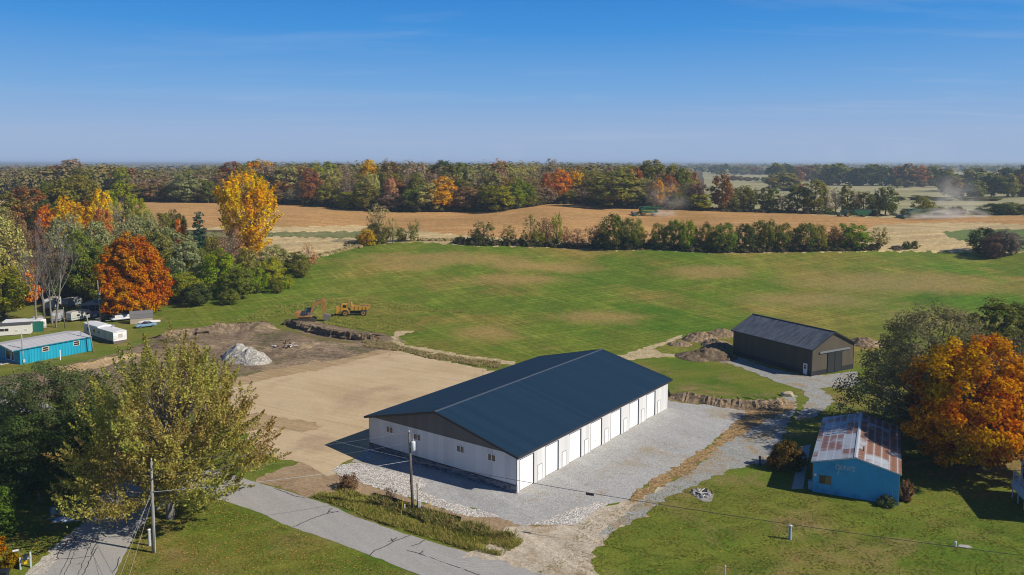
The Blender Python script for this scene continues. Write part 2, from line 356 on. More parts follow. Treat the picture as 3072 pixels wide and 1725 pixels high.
TT, YY = np.meshgrid(tcol, yrow); XX = TT * YY; ZZ = zterr(XX, YY)
nr, nc = XX.shape
idx = np.arange(nr * nc).reshape(nr, nc)
quads = np.stack([idx[:-1, :-1], idx[:-1, 1:], idx[1:, 1:], idx[1:, :-1]], -1).reshape(-1, 4)
allv = np.stack([XX.ravel(), YY.ravel(), ZZ.ravel()], -1)
cen = allv[quads].mean(1)
cpx, cpy = proj(cen[:, 0], cen[:, 1], cen[:, 2])
wob = 2.2 * np.sin(cpx / 9.0 + cpy / 5) + 1.6 * np.sin(cpx / 4.1) + 1.5 * np.random.RandomState(3).randn(len(cpx)) * .5
qy = cpy + wob * np.clip((cpy - 560) / 200, .15, 1.0)
HAY = [(560, 925), (640, 868), (720, 838), (800, 812), (880, 785), (960, 762), (1040, 744), (1080, 735), (1160, 729), (1250, 725), (1400, 737), (1550, 739), (1650, 741), (1750, 748), (1850, 750), (1950, 748), (2100, 757), (2200, 760), (2400, 756), (2600, 753), (2750, 754), (2900, 757), (3072, 760), (3900, 775), (3900, 1010), (2900, 1020), (2600, 1050), (2200, 1052), (2060, 1075), (1960, 1080), (1700, 1095), (1560, 1090), (1400, 1075), (1250, 1052), (1190, 1025), (1160, 1000), (1000, 960), (860, 950), (640, 985), (490, 960)]
CROP = [(300, 598), (430, 606), (830, 612), (960, 620), (1100, 633), (1250, 637), (1500, 634), (1580, 622), (1650, 612), (1740, 614), (1850, 625), (2000, 630), (2250, 634), (2400, 640), (2500, 648), (2700, 655), (2900, 650), (3072, 646), (3900, 640), (3900, 664), (3072, 674), (2950, 668), (2850, 667), (2700, 671), (2620, 676), (2580, 705), (2560, 735), (1900, 735), (1400, 707), (1250, 691), (1080, 676), (830, 681), (300, 684)]
STRIP = [(300, 697), (830, 696), (1080, 694), (1130, 698), (1110, 712), (1070, 716), (830, 710), (300, 712)]
PAST = [(2826, 697), (2880, 690), (2960, 687), (3072, 688), (3900, 690), (3900, 760), (3072, 757), (2980, 745), (2890, 722), (2850, 712)]
lab = np.zeros(len(cen), int)         # 0 lawn, 1 hay_field, 2 crop_field, 3 stubble_field, 4 grass_strip, 5 pasture, 6 meadow, 7 woodland_floor
yc = cen[:, 1]; fl = np.zeros(len(cen), bool)
far = yc > 225
woodline = np.interp(cpx, [300, 430, 830, 960, 1100, 1250, 1500, 1580, 1650, 1740, 1850, 2000, 2250, 2400, 2500, 2700, 2900, 3072, 3900], [598, 606, 612, 620, 633, 637, 634, 622, 612, 614, 625, 630, 634, 640, 648, 655, 650, 646, 640])
crop_mask = in_poly(cpx, qy, CROP) & (yc > 300) & (yc < 640)
lab[far] = 3
lab[far & (cpx < 800) & (yc < 455) & (cpx + (cpy - 600) * .3 < 800 - (cpy - 620) * .0)] = 7
lab[far & (cpx > 330) & (cpy < 690) & (yc > 330) & (yc < 470)] = 3
lab[in_poly(cpx, qy, STRIP) & far] = 4
lab[in_poly(cpx, qy, PAST) & far] = 5
lab[crop_mask] = 2
lab[in_poly(cpx, qy, HAY)] = 1
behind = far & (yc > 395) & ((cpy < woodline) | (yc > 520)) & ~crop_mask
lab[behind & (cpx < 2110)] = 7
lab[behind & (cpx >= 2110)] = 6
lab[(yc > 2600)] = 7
for k, (nm, mt, lb) in enumerate([('lawn', 'lawn', 'mown lawn and rough grass around the buildings and roads'), ('hay_field', 'hay', 'large rolling green hay field with straw coloured patches'),
        ('crop_field', 'crop', 'tan ripe crop field being harvested below the woods'), ('stubble_field', 'stubble', 'pale harvested stubble field with curved swaths'),
        ('grass_strip', 'strip', 'green grass waterway between two pale stubble strips'), ('pasture', 'pasture', 'green pasture corner behind the grey tree clump'),
        ('meadow', 'meadow', 'pale olive meadows between far tree rows on the right'), ('woodland_floor', 'floor', 'dark leaf covered floor under the woods')]):
    q = quads[lab == k]
    if len(q) == 0: continue
    u, inv = np.unique(q.ravel(), return_inverse=True)
    o = link_mesh(nm, fast_mesh(nm, allv[u], inv.reshape(-1, 4), True), M[mt]); tag(o, lb, None, None, 'structure')
# ------------------------------------------------------------------ sheets laid on the flat ground
def ragged(pts, amp, step, seed, closed=True):
    r = random.Random(seed); out = []; n = len(pts)
    for i in range(n if closed else n - 1):
        a, b = Vector(pts[i]), Vector(pts[(i + 1) % n]); L = (b - a).length; k = max(1, int(L / step)); nrm = Vector((-(b - a).y, (b - a).x)) / max(L, 1e-6)
        for j in range(k):
            o = 0 if amp == 0 else (r.gauss(0, amp) if j else r.gauss(0, amp * .4))
            out.append(a + (b - a) * (j / k) + nrm * o)
    return out
from mathutils.geometry import tessellate_polygon
_lay = [0]
def sheet(name, pts, mt, label, layer, amp=.25, step=.8, seed=1, world_pts=False, kind='structure'):
    w = [Vector(p[:2]) for p in pts] if world_pts else [P(*p).to_2d() for p in pts]
    w = ragged(w, amp, step, seed); z = .004 * layer
    tris = tessellate_polygon([[Vector((p.x, p.y, 0)) for p in w]])
    me = bpy.data.meshes.new(name); vs = [(p.x, p.y, z) for p in w]; fs = []
    for a, b, c in tris:
        A, B, Cc = Vector(vs[a]), Vector(vs[b]), Vector(vs[c]); fs.append((a, b, c) if (B - A).cross(Cc - A).z > 0 else (a, c, b))
    me.from_pydata(vs, [], fs); me.update()
    return tag(link_mesh(name, me, M[mt]), label, None, None, kind)
def sc(pts, s, x0, y0): return [(x0 + a * s, y0 + b * s) for a, b in pts]
S9 = 900 / 2576
sheet('dirt_yard', [(-120, 1190), (-40, 1140), (60, 1118), (180, 1096), (270, 1078), (340, 1062), (420, 1032), (500, 1012), (560, 984), (640, 966), (760, 958), (860, 958), (960, 962), (1000, 980), (1060, 998), (1130, 1010), (1172, 1030), (1178, 1056), (1110, 1100), (900, 1170), (740, 1190), (600, 1240), (480, 1250), (300, 1225), (100, 1190), (-60, 1230)], 'dirt', 'brown churned dirt of the excavation yard', 1, .5, 1.2, 2)
sheet('trench_dirt', [(790, 952), (860, 948), (905, 958), (985, 972), (1060, 990), (1110, 1000), (1180, 1008), (1215, 1024), (1190, 1044), (1130, 1040), (1040, 1020), (940, 1005), (840, 985), (770, 975)], 'dirt', 'scraped brown dirt between the excavator and the trench', 2, .5, .9, 22)
ROUGH = True
sheet('sand_pad', [(700, 1150), (850, 1118), (1060, 1078), (1150, 1054), (1200, 1053), (1300, 1076), (1400, 1096), (1500, 1118), (1600, 1160), (1500, 1250), (1300, 1330), (1111, 1352), (1090, 1362), (1060, 1376), (1030, 1388), (1012, 1400), (1004, 1424), (985, 1428), (940, 1408), (907, 1386), (838, 1377), (800, 1362), (770, 1350), (740, 1300), (700, 1260), (690, 1200)], 'sand', 'pale sandy graded building pad beside the white building', 2, .3, .9, 3)
sheet('sand_strip', sc([(-300, 900), (400, 790), (600, 740), (900, 690), (1200, 630), (1430, 590), (1560, 570), (1660, 580), (1500, 620), (1300, 670), (1060, 735), (900, 765), (700, 800), (520, 835), (350, 880), (100, 920), (-300, 1000)], S9, 600, 850), 'sand_dark', 'darker tracked sand along the far edge of the pad', 3, .25, .8, 4)
sheet('sand_tracks', sc([(200, 1130), (480, 1110), (700, 1150), (900, 1180), (1060, 1230), (1000, 1260), (820, 1270), (640, 1240), (420, 1270), (200, 1260)], S9, 600, 850), 'sand_dark', 'tyre tracked darker sand near the foreground tree', 3, .4, .8, 5)
sheet('verge_dirt', sc([(560, 560), (760, 500), (880, 455), (1000, 510), (1100, 540), (1150, 555), (1310, 612), (1450, 662), (1700, 742), (1900, 802), (2050, 852), (2250, 912), (2400, 942), (2590, 975), (2820, 1025), (2900, 1060), (2860, 1105), (2700, 1110), (2576, 1060), (2400, 1015), (2240, 972), (2060, 925), (1850, 866), (1640, 796), (1500, 762), (1310, 705), (1180, 720), (1000, 760), (900, 770), (780, 700), (600, 660), (480, 625)], S9, 600, 1225), 'strip_dirt', 'bare dirt strip between the white stone bed and the road verge', 1, .2, .6, 6)
sheet('lot_edge_dirt', [(1380, 1525), (1505, 1558), (1617, 1580), (1749, 1540), (1830, 1516), (1860, 1540), (1760, 1590), (1620, 1625), (1500, 1625), (1400, 1580)], 'strip_dirt', 'thin dirt margin below the white stone edging', 3, .15, .6, 44)
sheet('gravel_lot', [(1054, 1386), (1111, 1340), (1400, 1200), (1800, 1100), (2014, 1205), (2080, 1212), (2160, 1216), (2238, 1226), (2249, 1238), (2240, 1262), (2197, 1278), (2162, 1306), (2116, 1344), (2074, 1375), (2046, 1396), (1959, 1442), (1903, 1477), (1882, 1501), (1844, 1508), (1795, 1512), (1749, 1526), (1687, 1546), (1617, 1570), (1568, 1580), (1505, 1556), (1452, 1534), (1400, 1520), (1351, 1513), (1299, 1492), (1257, 1474), (1266, 1449), (1240, 1431), (1124, 1402)], 'gravel', 'grey gravel parking lot around the white storage building', 4, .15, .6, 7)
ROCKU = sc([(1150, 540), (1170, 505), (1220, 485), (1300, 465), (1500, 500), (1700, 550), (1850, 590), (1930, 622), (1935, 660), (1880, 700), (2000, 750), (2150, 810), (2400, 870), (2576, 930)], S9, 600, 1225) + sc([(300, 930), (480, 1000), (620, 970), (820, 900), (1000, 840), (1130, 800), (1210, 812)], S9, 1400, 1225)
ROCKL = sc([(1190, 880), (1000, 985), (800, 1035), (620, 1048), (480, 1028), (300, 992), (0, 925)], S9, 1400, 1225) + sc([(2400, 940), (2250, 912), (2050, 852), (1900, 802), (1700, 742), (1450, 660), (1290, 610), (1180, 570)], S9, 600, 1225)
sheet('stone_bed', ROCKU + ROCKL, 'rock', 'coarse white crushed stone band edging the gravel lot', 5, .14, .35, 8)
sheet('driveway', sc([(-60, 1285), (160, 1200), (330, 1020), (480, 1010), (620, 1015), (760, 1005), (900, 1015), (1150, 865), (1400, 785), (1560, 735), (1700, 655), (1800, 720), (1600, 835), (1500, 935), (1300, 1022), (1180, 1150), (1085, 1240), (1065, 1330), (1150, 1440), (1300, 1600), (760, 1640), (640, 1400), (480, 1362), (300, 1305)], S9, 1400, 1225), 'drive', 'rutted beige dirt and gravel driveway entrance off the road', 6, .25, .6, 9)
sheet('gravel_path', sc([(1120, 1080), (1260, 980), (1420, 850), (1560, 745), (1760, 640), (2000, 480), (2150, 330), (2260, 262), (2320, 200), (2480, 110), (2576, 40), (2640, -40), (2700, -100), (2760, -120), (2840, -110), (2830, -30), (2800, 60), (2760, 160), (2700, 300), (2650, 420), (2560, 480), (2420, 500), (2260, 520), (2150, 575), (2000, 650), (1800, 735), (1600, 845), (1500, 940), (1300, 1030), (1180, 1090)], S9, 1400, 1225), 'path', 'pale blue grey gravel drive leading up to the brown barn', 7, .28, .7, 10)
S4 = 1172 / 2576
sheet('barn_apron', sc([(500, 470), (640, 470), (900, 560), (1160, 615), (1300, 600), (1470, 580), (1480, 660), (1410, 695), (1290, 682), (1225, 692), (1312, 760), (1295, 805), (1225, 850), (1190, 890), (1060, 900), (1105, 840), (1162, 770), (1110, 702), (950, 652), (860, 615), (720, 560), (560, 510)], S4, 1900, 850), 'path', 'pale gravel apron in front of the brown barn', 8, .25, .7, 11)
sheet('leaf_litter', sc([(1380, 795), (1470, 712), (1640, 600), (1850, 480), (1950, 400), (2100, 315), (2250, 170), (2430, 40), (2520, 20), (2500, 120), (2400, 210), (2290, 262), (2150, 350), (2000, 490), (1900, 560), (1700, 655), (1560, 740), (1430, 812)], S9, 1400, 1225), 'leaves', 'band of brown fallen leaves between lot and gravel drive', 9, .35, .5, 12)
sheet('bank_litter', [(2190, 1205), (2260, 1196), (2330, 1196), (2385, 1204), (2380, 1226), (2330, 1246), (2290, 1262), (2250, 1290), (2215, 1300), (2190, 1290), (2235, 1250), (2230, 1228)], 'leaves', 'leafy brown soil where the cut bank meets the gravel drive', 10, .4, .5, 33)
sheet('haul_track', sc([(850, 330), (1080, 250), (1300, 230), (1480, 228), (1700, 238), (1900, 250), (2060, 268), (2115, 292), (2100, 320), (1980, 352), (1860, 400), (1720, 450), (1690, 490), (1760, 530), (1950, 560), (2300, 620), (2700, 670), (2700, 700), (2300, 660), (1900, 590), (1700, 540), (1630, 470), (1690, 410), (1820, 350), (1960, 308), (1880, 278), (1700, 262), (1480, 256), (1300, 262), (1100, 290), (880, 360)], S9, 600, 850), 'track', 'pale worn haul track looping round the weedy patch', 3, .3, .8, 13)
sheet('field_track', [(1850, 1068), (1905, 1052), (1960, 1035), (2010, 1018), (2045, 1004), (2052, 1012), (2000, 1030), (1960, 1046), (1990, 1060), (2050, 1062), (2050, 1070), (1960, 1072), (1900, 1080), (1860, 1080)], 'track', 'pale field track running toward the dirt heaps', 3, .35, .9, 14)
sheet('weed_patch', sc([(1080, 300), (1300, 272), (1500, 266), (1700, 272), (1860, 290), (1930, 315), (1800, 360), (1690, 405), (1600, 430), (1500, 425), (1400, 395), (1200, 375), (1060, 350)], S9, 600, 850), 'weedy', 'yellow green weedy patch behind the trench', 3, .5, .9, 15)
sheet('ditch', sc([(740, 385), (860, 425), (1000, 455), (1150, 480), (1300, 500), (1360, 512), (1250, 515), (1050, 490), (880, 450), (740, 410)], S9, 600, 850), 'ditch', 'wet olive ditch bottom at the foot of the trench wall', 4, .12, .8, 16)
sheet('road_shoulder', [(40, 1760), (75, 1722), (110, 1690), (160, 1642), (200, 1606), (228, 1582), (240, 1580), (220, 1612), (180, 1680), (140, 1735), (110, 1780)], 'shoulder', 'pale gravel shoulder along the left road', 3, .12, .4, 17)
ROAD = [(100, 1780), (129, 1726), (175, 1676), (217, 1604), (255, 1562), (297, 1497), (335, 1447), (345, 1400), (330, 1350), (250, 1270), (100, 1190), (-40, 1140), (-160, 1170), (0, 1212), (180, 1275), (300, 1330), (420, 1370), (560, 1396), (640, 1412), (700, 1424), (750, 1442), (866, 1475), (981, 1512), (1054, 1546), (1194, 1595), (1299, 1627), (1404, 1658), (1500, 1680), (1610, 1714), (1760, 1768), (1500, 1800), (1264, 1726), (1107, 1665), (949, 1606), (845, 1571), (782, 1539), (670, 1501), (620, 1496), (540, 1508), (480, 1524), (452, 1545), (409, 1597), (342, 1726), (310, 1790)]
sheet('road', ROAD, 'road', 'grey asphalt road junction with tar sealed cracks', 5, .05, .9, 18)
# tar seams on the road
tar = MB()
def tarline(pts, w=.06):
    pp = [P(*p).to_2d() for p in pts]; pp = ragged(pp, .05, .45, len(pts) + int(pts[0][0]), False) + [pp[-1]]
    for a, b in zip(pp[:-1], pp[1:]):
        d = (b - a); L = d.length
        if L < 1e-4: continue
        n = Vector((-d.y, d.x)) / L * w; e = d / L * w * .6
        tar.add([(a.x + n.x - e.x, a.y + n.y - e.y, .024), (a.x - n.x - e.x, a.y - n.y - e.y, .024), (b.x - n.x + e.x, b.y - n.y + e.y, .024), (b.x + n.x + e.x, b.y + n.y + e.y, .024)], [(0, 1, 2, 3)])
for L in ([(800, 1020), (900, 975), (1000, 935), (1090, 905), (1190, 885)], [(1090, 905), (1130, 860)], [(1110, 890), (1180, 890)], [(1455, 1265), (1500, 1220), (1600, 1180), (1660, 1145), (1740, 1115), (1805, 1092)], [(1620, 1145), (1690, 1112)], [(1660, 1145), (1640, 1120)],
          [(1815, 1185), (1880, 1165), (1928, 1132)], [(1780, 1222), (1900, 1255), (2100, 1325), (2400, 1431)], [(1885, 1255), (1915, 1225)], [(640, 690), (720, 715), (800, 750), (900, 770)]): tarline(sc(L, S9, 600, 1225))
S2 = 360 / 2314
for L in ([(1420, 660), (1360, 730), (1300, 820), (1240, 890), (1180, 960), (1120, 1060), (1100, 1110), (1130, 1140), (1040, 1165)], [(1470, 690), (1420, 770), (1330, 840), (1260, 870)], [(1400, 680), (1440, 730), (1380, 800)], [(1280, 900), (1250, 970), (1200, 1010), (1150, 1020), (1220, 1050)], [(1130, 1140), (1400, 1130), (1600, 1105), (1760, 1085)],
          [(1870, 920), (1820, 1020), (1760, 1100), (1690, 1240), (1590, 1445)], [(1850, 760), (1870, 830), (1800, 940), (1760, 1060)], [(1490, 1245), (1550, 1220)], [(2314, 1100), (2270, 1240), (2170, 1400)], [(1960, 720), (2250, 710)], [(2120, 500), (2060, 600)]): tarline(sc(L, S2, 0, 1500), .045)
for L in ([(1800, 740), (1650, 1080), (1500, 1446)], [(1590, 700), (1400, 1100), (1240, 1446)], [(1500, 680), (1330, 1090), (1150, 1440)]): tarline(sc(L, S2, 0, 1500), .03)
o = tar.build('tar_seams', M['tar']); tag(o, 'dark tar seams sealing cracks in the road', None, None, 'structure')
# pale tyre arcs where the driveway meets the road
arcs = MB()
for off in (0, 9, 20, 27):
    pts = [P(a, b + off * .8) for a, b in sc([(1930, 1200), (2050, 1260), (2200, 1310), (2400, 1335), (2600, 1325)], S9, 600, 1225)]
    for a, b in zip(pts[:-1], pts[1:]):
        n = Vector((-(b - a).y, (b - a).x, 0)).normalized() * .05
        arcs.add([(a.x + n.x, a.y + n.y, .0245), (a.x - n.x, a.y - n.y, .0245), (b.x - n.x, b.y - n.y, .0245), (b.x + n.x, b.y + n.y, .0245)], [(0, 1, 2, 3)])
tag(arcs.build('dust_tracks', paint('road_dust', (.44, .42, .39), .95)), 'pale dusty tyre arcs on the road by the driveway', None, None, 'structure')
# ------------------------------------------------------------------ banks and mounds (part of the land)
def bank(name, line, h, face, back, mt_face, mt_top, label, seed=1, flip=False, rough=.25):
    """ridge whose steep face is on the right of the line's direction and whose back slopes away on the left"""
    r = np.random.RandomState(seed); pts = ragged([P(*p).to_2d() for p in line], .13, .33, seed, False); n = len(pts)
    prof = [(-face * 1.1, 0.0), (-face * .7, .28), (-face * .35, .62), (0, .95), (.5, 1.0), (back * .15, .93), (back * .4, .55), (back * .7, .2), (back, -.02)]
    vs, fs, mi = [], [], []
    def sm(w):
        a = r.randn(n + w, len(prof)); c = np.cumsum(a, 0); return (c[w:] - c[:-w]) / math.sqrt(w)
    LN = (sm(9) * .75 + sm(3) * .35) * rough; HN = sm(8) * .10 + sm(3) * .05
    for i, p in enumerate(pts):
        d = (pts[min(i + 1, n - 1)] - pts[max(i - 1, 0)]).normalized(); nn = Vector((-d.y, d.x))
        e = min(1, i / 12, (n - 1 - i) / 12); lump = .07 * math.sin(i * .17 + seed) + .05 * math.sin(i * .43); e = e * (2 - e)
        for j, (o, z) in enumerate(prof):
            q = p + nn * (o + LN[i, j] * (1.0 if j < 4 else .8)); vs.append((q.x, q.y, max(-.03, z * h * e * (1 + lump + HN[i, j]) - (.03 if j in (0, 8) else 0))))
    k = len(prof)
    for i in range(n - 1):
        for j in range(k - 1): fs.append((i * k + j, (i + 1) * k + j, (i + 1) * k + j + 1, i * k + j + 1)); mi.append(0 if j < 4 else 1)
    me = bpy.data.meshes.new(name); me.from_pydata(vs, [], fs); me.materials.append(M[mt_face]); me.materials.append(M[mt_top]); me.polygons.foreach_set('material_index', mi); me.update()
    return tag(link_mesh(name, me, None), label, None, None, 'structure')
bank('trench_bank', sc([(690, 350), (760, 360), (830, 385), (960, 420), (1100, 455), (1250, 478), (1380, 492), (1480, 490), (1540, 470)], S9, 600, 850)[::1], 1.5, .3, 9, 'soil_and_shade', 'dirt', 'vertical trench soil wall in front of the excavator, darkened for its shade', 5)  # steep face coloured darker than the dirt to stand in for its shade
bank('cut_bank', [(2002, 1192), (2040, 1196), (2090, 1204), (2150, 1213), (2230, 1222), (2300, 1222), (2350, 1212), (2375, 1203)], 1.05, 1.4, 11, 'dirt_face', 'lawn', 'raw cut earth bank with grass on top behind the gravel lot', 6)
bank('dirt_berm', [(470, 1022), (540, 1008), (600, 1002), (660, 992), (720, 986), (770, 984), (830, 978)], 1.5, 4.0, 4.5, 'dirt', 'dirt', 'long low berm of scraped dirt beside the weedy grass', 7, rough=.5)
bank('ditch_bank', [(130, 1120), (200, 1108), (280, 1096), (340, 1082), (420, 1060)], .8, 2.5, 3.5, 'sand_dark', 'lawn', 'low sunlit dirt bank along the verge of the turquoise building', 8, rough=.35)
def mound(name, c, rx, ry, h, mt, label, cat, seed, rz=0, peaks=None, n=34, rough=.22, sharp=1.15, group=None):
    r = np.random.RandomState(seed); g = np.linspace(-1.25, 1.25, n); X, Y = np.meshgrid(g, g); Z = np.zeros_like(X)
    for (px, py, pr, ph) in (peaks or [(0, 0, 1, 1)]):
        d = np.sqrt((X - px) ** 2 + (Y - py) ** 2) / pr; Z = np.maximum(Z, ph * np.clip(1 - d, 0, 1) ** (1 / sharp) * (1 - .12 * np.clip(1 - d, 0, 1) ** 3))
    ns = r.randn(n, n); ns = (ns + np.roll(ns, 1, 0) + np.roll(ns, 1, 1) + np.roll(ns, -1, 0)) / 2
    n2 = np.kron(r.randn(n // 4 + 1, n // 4 + 1), np.ones((4, 4)))[:n, :n]; n2 = (n2 + np.roll(n2, 2, 0) + np.roll(n2, 2, 1) + np.roll(n2, -2, 0) + np.roll(n2, -2, 1)) / 3; ns = ns + n2 * .7 * min(1, rough * 3)
    Z = np.where(Z > 0.01, np.maximum(Z + rough * .35 * ns * np.clip(Z * 3, 0, 1), .01), -.08)
    c_, s_ = math.cos(rz), math.sin(rz); V = np.stack([(X * rx * c_ - Y * ry * s_).ravel(), (X * rx * s_ + Y * ry * c_).ravel(), (Z * h).ravel()], -1)
    ii = np.arange(n * n).reshape(n, n); q = np.stack([ii[:-1, :-1], ii[:-1, 1:], ii[1:, 1:], ii[1:, :-1]], -1).reshape(-1, 4)
    q = q[(Z.ravel()[q] > -.05).any(1)]; u, inv = np.unique(q.ravel(), return_inverse=True)
    o = link_mesh(name, fast_mesh(name, V[u], inv.reshape(-1, 4), False), M[mt]); o.location = c
    return tag(o, label, cat, group)
M['pile_stone'] = ground_mat('pile_stone', [(.40, .375, .33), (.50, .47, .42)], .4, 4, .3, grit=(3.6, .8), bump=.3, bscale=4)
mound('gravel_pile', P(738, 1080), 5.9, 4.0, 3.5, 'pile_stone', 'double heap of pale crushed stone on the excavation yard', 'gravel pile', 1, R(-20), [(-.42, .28, .72, 1.0), (.30, -.15, .80, .92), (-.1, -.25, .75, .7)], 46, .12, 1.1)
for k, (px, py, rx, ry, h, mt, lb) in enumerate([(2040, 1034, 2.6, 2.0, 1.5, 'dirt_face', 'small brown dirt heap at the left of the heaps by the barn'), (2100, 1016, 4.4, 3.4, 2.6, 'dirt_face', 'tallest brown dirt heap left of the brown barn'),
        (2150, 1036, 4.4, 3.2, 2.2, 'dirt_face', 'broad brown dirt heap against the barn back corner'), (2078, 1072, 4.0, 3.0, 1.6, 'soil_and_shade', 'low dark heap at the foot of the heaps by the barn'), (2132, 1070, 5.2, 3.8, 2.9, 'soil_and_shade', 'large dark soil heap in the shade of the barn'),
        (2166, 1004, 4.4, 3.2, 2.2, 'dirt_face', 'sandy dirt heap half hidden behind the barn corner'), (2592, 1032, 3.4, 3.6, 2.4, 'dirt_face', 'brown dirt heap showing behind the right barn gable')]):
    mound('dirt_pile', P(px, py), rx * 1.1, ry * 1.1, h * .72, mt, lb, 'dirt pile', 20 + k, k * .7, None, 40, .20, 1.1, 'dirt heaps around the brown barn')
mound('dirt_pile', P(915, 1043), 2.2, 1.4, .9, 'strip_dirt', 'smooth tan dirt heap beside the log debris', 'dirt pile', 41, 0, None, 22, .15, 1.3)

# churned relief of the excavation yard: low ruts, clods and scraped ridges on the dirt
def churned(name, poly, amp, step, mt, label, seed, rut):
    r = np.random.RandomState(seed); w = [tuple(P(*q).to_2d()) for q in poly]; A = np.array(w); lo, hi = A.min(0), A.max(0)
    gx, gy = np.meshgrid(np.arange(lo[0], hi[0], step), np.arange(lo[1], hi[1], step)); X, Y = gx.ravel(), gy.ravel()
    def oct(s):
        k = int(max(gx.shape) * step / s) + 3; g = r.randn(k, k); fx, fy = (X - lo[0]) / s, (Y - lo[1]) / s; i, j = fx.astype(int), fy.astype(int); u, v = fx - i, fy - j; u = u * u * (3 - 2 * u); v = v * v * (3 - 2 * v)
        return g[j, i] * (1 - u) * (1 - v) + g[j, i + 1] * u * (1 - v) + g[j + 1, i] * (1 - u) * v + g[j + 1, i + 1] * u * v
    d = np.full(len(X), 1e9)
    for a, b in zip(A, np.roll(A, -1, 0)):
        e = b - a; t = np.clip(((X - a[0]) * e[0] + (Y - a[1]) * e[1]) / (e @ e), 0, 1); d = np.minimum(d, np.hypot(X - a[0] - t * e[0], Y - a[1] - t * e[1]))
    ins = in_poly(X, Y, w); c, s_ = math.cos(rut), math.sin(rut); U = X * c + Y * s_; Z = amp * (oct(6) * .5 + oct(2.2) * .45 + oct(.9) * .28 + .35 * np.sin((-X * s_ + Y * c) * 2.6 + oct(5) * 2.5))
    Z = np.where(ins, Z * np.clip(d / 2.5, 0, 1) - .02 + .06 * np.clip(d / 2.5, 0, 1) * amp * 4, -.3); n0, n1 = gx.shape; ii = np.arange(n0 * n1).reshape(n0, n1)
    q = np.stack([ii[:-1, :-1], ii[:-1, 1:], ii[1:, 1:], ii[1:, :-1]], -1).reshape(-1, 4); q = q[(ins[q]).all(1)]; u, inv = np.unique(q.ravel(), return_inverse=True)
    o = link_mesh(name, fast_mesh(name, np.stack([X, Y, Z], -1)[u], inv.reshape(-1, 4), False), M[mt]); return tag(o, label, None, None, 'structure')
churned('churned_soil', [(560, 990), (680, 968), (850, 985), (960, 1012), (1100, 1040), (1165, 1050), (1080, 1068), (930, 1095), (780, 1125), (660, 1150), (520, 1180), (360, 1170), (240, 1130), (300, 1085), (430, 1050)], .22, .45, 'dirt', 'ruts, clods and scraped ridges of the excavation yard', 3, R(-25))
churned('pad_ruts', [(690, 1145), (820, 1118), (1000, 1080), (1140, 1058), (1170, 1058), (1060, 1085), (900, 1112), (760, 1140)], .10, .4, 'sand_dark', 'parallel tyre ruts along the far edge of the sand pad', 5, R(20))
churned('yard_ruts', [(700, 1240), (800, 1245), (950, 1262), (980, 1285), (880, 1300), (790, 1296), (700, 1285)], .07, .35, 'sand_dark', 'shallow tyre ruts near the road side of the sand pad', 7, R(-8))
# ------------------------------------------------------------------ building materials
WHITE = metal_sheet('white_siding', (.68, .685, .69), .30, 'X', .45, .012, .02, .4, .93)
WHITEY = metal_sheet('white_siding_end', (.66, .665, .67), .30, 'Y', .45, .012, .02, .4, .93)
GABLE = metal_sheet('charcoal_siding', (.115, .11, .115), .30, 'Y', .5, .012, .05, .4, .9)
NAVY = metal_sheet('navy_roof', (.0145, .040, .076), .40, 'X', .6, .03, .06, .10, .5)
NAVYTRIM = paint('navy_trim', (.028, .030, .038), .4)
RIDGE = paint('ridge_cap', (.075, .09, .12), .5)
WDOOR = paint('door_white', (.86, .86, .86), .4, .02)
SEAM = paint('door_seam', (.30, .30, .32), .5)
GLASS = paint('window_glass', (.035, .025, .02), .12, .3, 1.5, .8)
FRAME = paint('window_frame', (.78, .78, .80), .4, .03)
CONC = paint('concrete', (.42, .40, .37), .9, .15)
BLACK = paint('black_rubber', (.02, .02, .02), .7)
CHROME = paint('bare_metal', (.5, .5, .52), .3, .1, 3, .5, .8)
def stone_mat():
    t = NT('ledge_stone'); v = t.mapping(t.obj(), sc=(1, 1, 2.6)); c = t.vor(v, 2.2)
    bw = t.new('ShaderNodeRGBToBW'); t.l.new(c, bw.inputs[0])
    col = t.ramp(bw.outputs[0], [(.1, (.05, .06, .085)), (.4, (.13, .145, .18)), (.65, (.24, .24, .26)), (.9, (.09, .10, .13))])
    return t.pbr(col, .9, 0, t.bump(t.vor(v, 2.2, 'Distance'), 1, .06), .2)
STONE = stone_mat()
def slider_window(parent, m_end, y, z, w=1.15, h=.78, face=-1, axis='x'):
    """two pane window in a wall facing local -x (axis 'x') or -y (axis 'y'); y is along the wall"""
    def bx(mb, a0, a1, d0, d1, z0, z1):
        if axis == 'x': mb.box(d0, d1, a0, a1, z0, z1)
        else: mb.box(a0, a1, d0, d1, z0, z1)
    f = MB(); o, i = m_end - .05, m_end + .02
    bx(f, y - w / 2 - .09, y - w / 2, o, i, z - h / 2, z + h / 2); bx(f, y + w / 2, y + w / 2 + .09, o, i, z - h / 2, z + h / 2)
    bx(f, y - w / 2 - .09, y + w / 2 + .09, o, i, z + h / 2, z + h / 2 + .09); bx(f, y - w / 2 - .09, y + w / 2 + .09, o, i, z - h / 2 - .09, z - h / 2)
    bx(f, y - .045, y + .045, o, i, z - h / 2, z + h / 2)
    fo = f.build('window', FRAME, parent)
    for s in (-1, 1):
        g = MB(); bx(g, min(y + s * .045, y + s * w / 2), max(y + s * .045, y + s * w / 2), m_end - .012, m_end + .01, z - h / 2, z + h / 2); g.build('pane', GLASS, fo)
    return fo
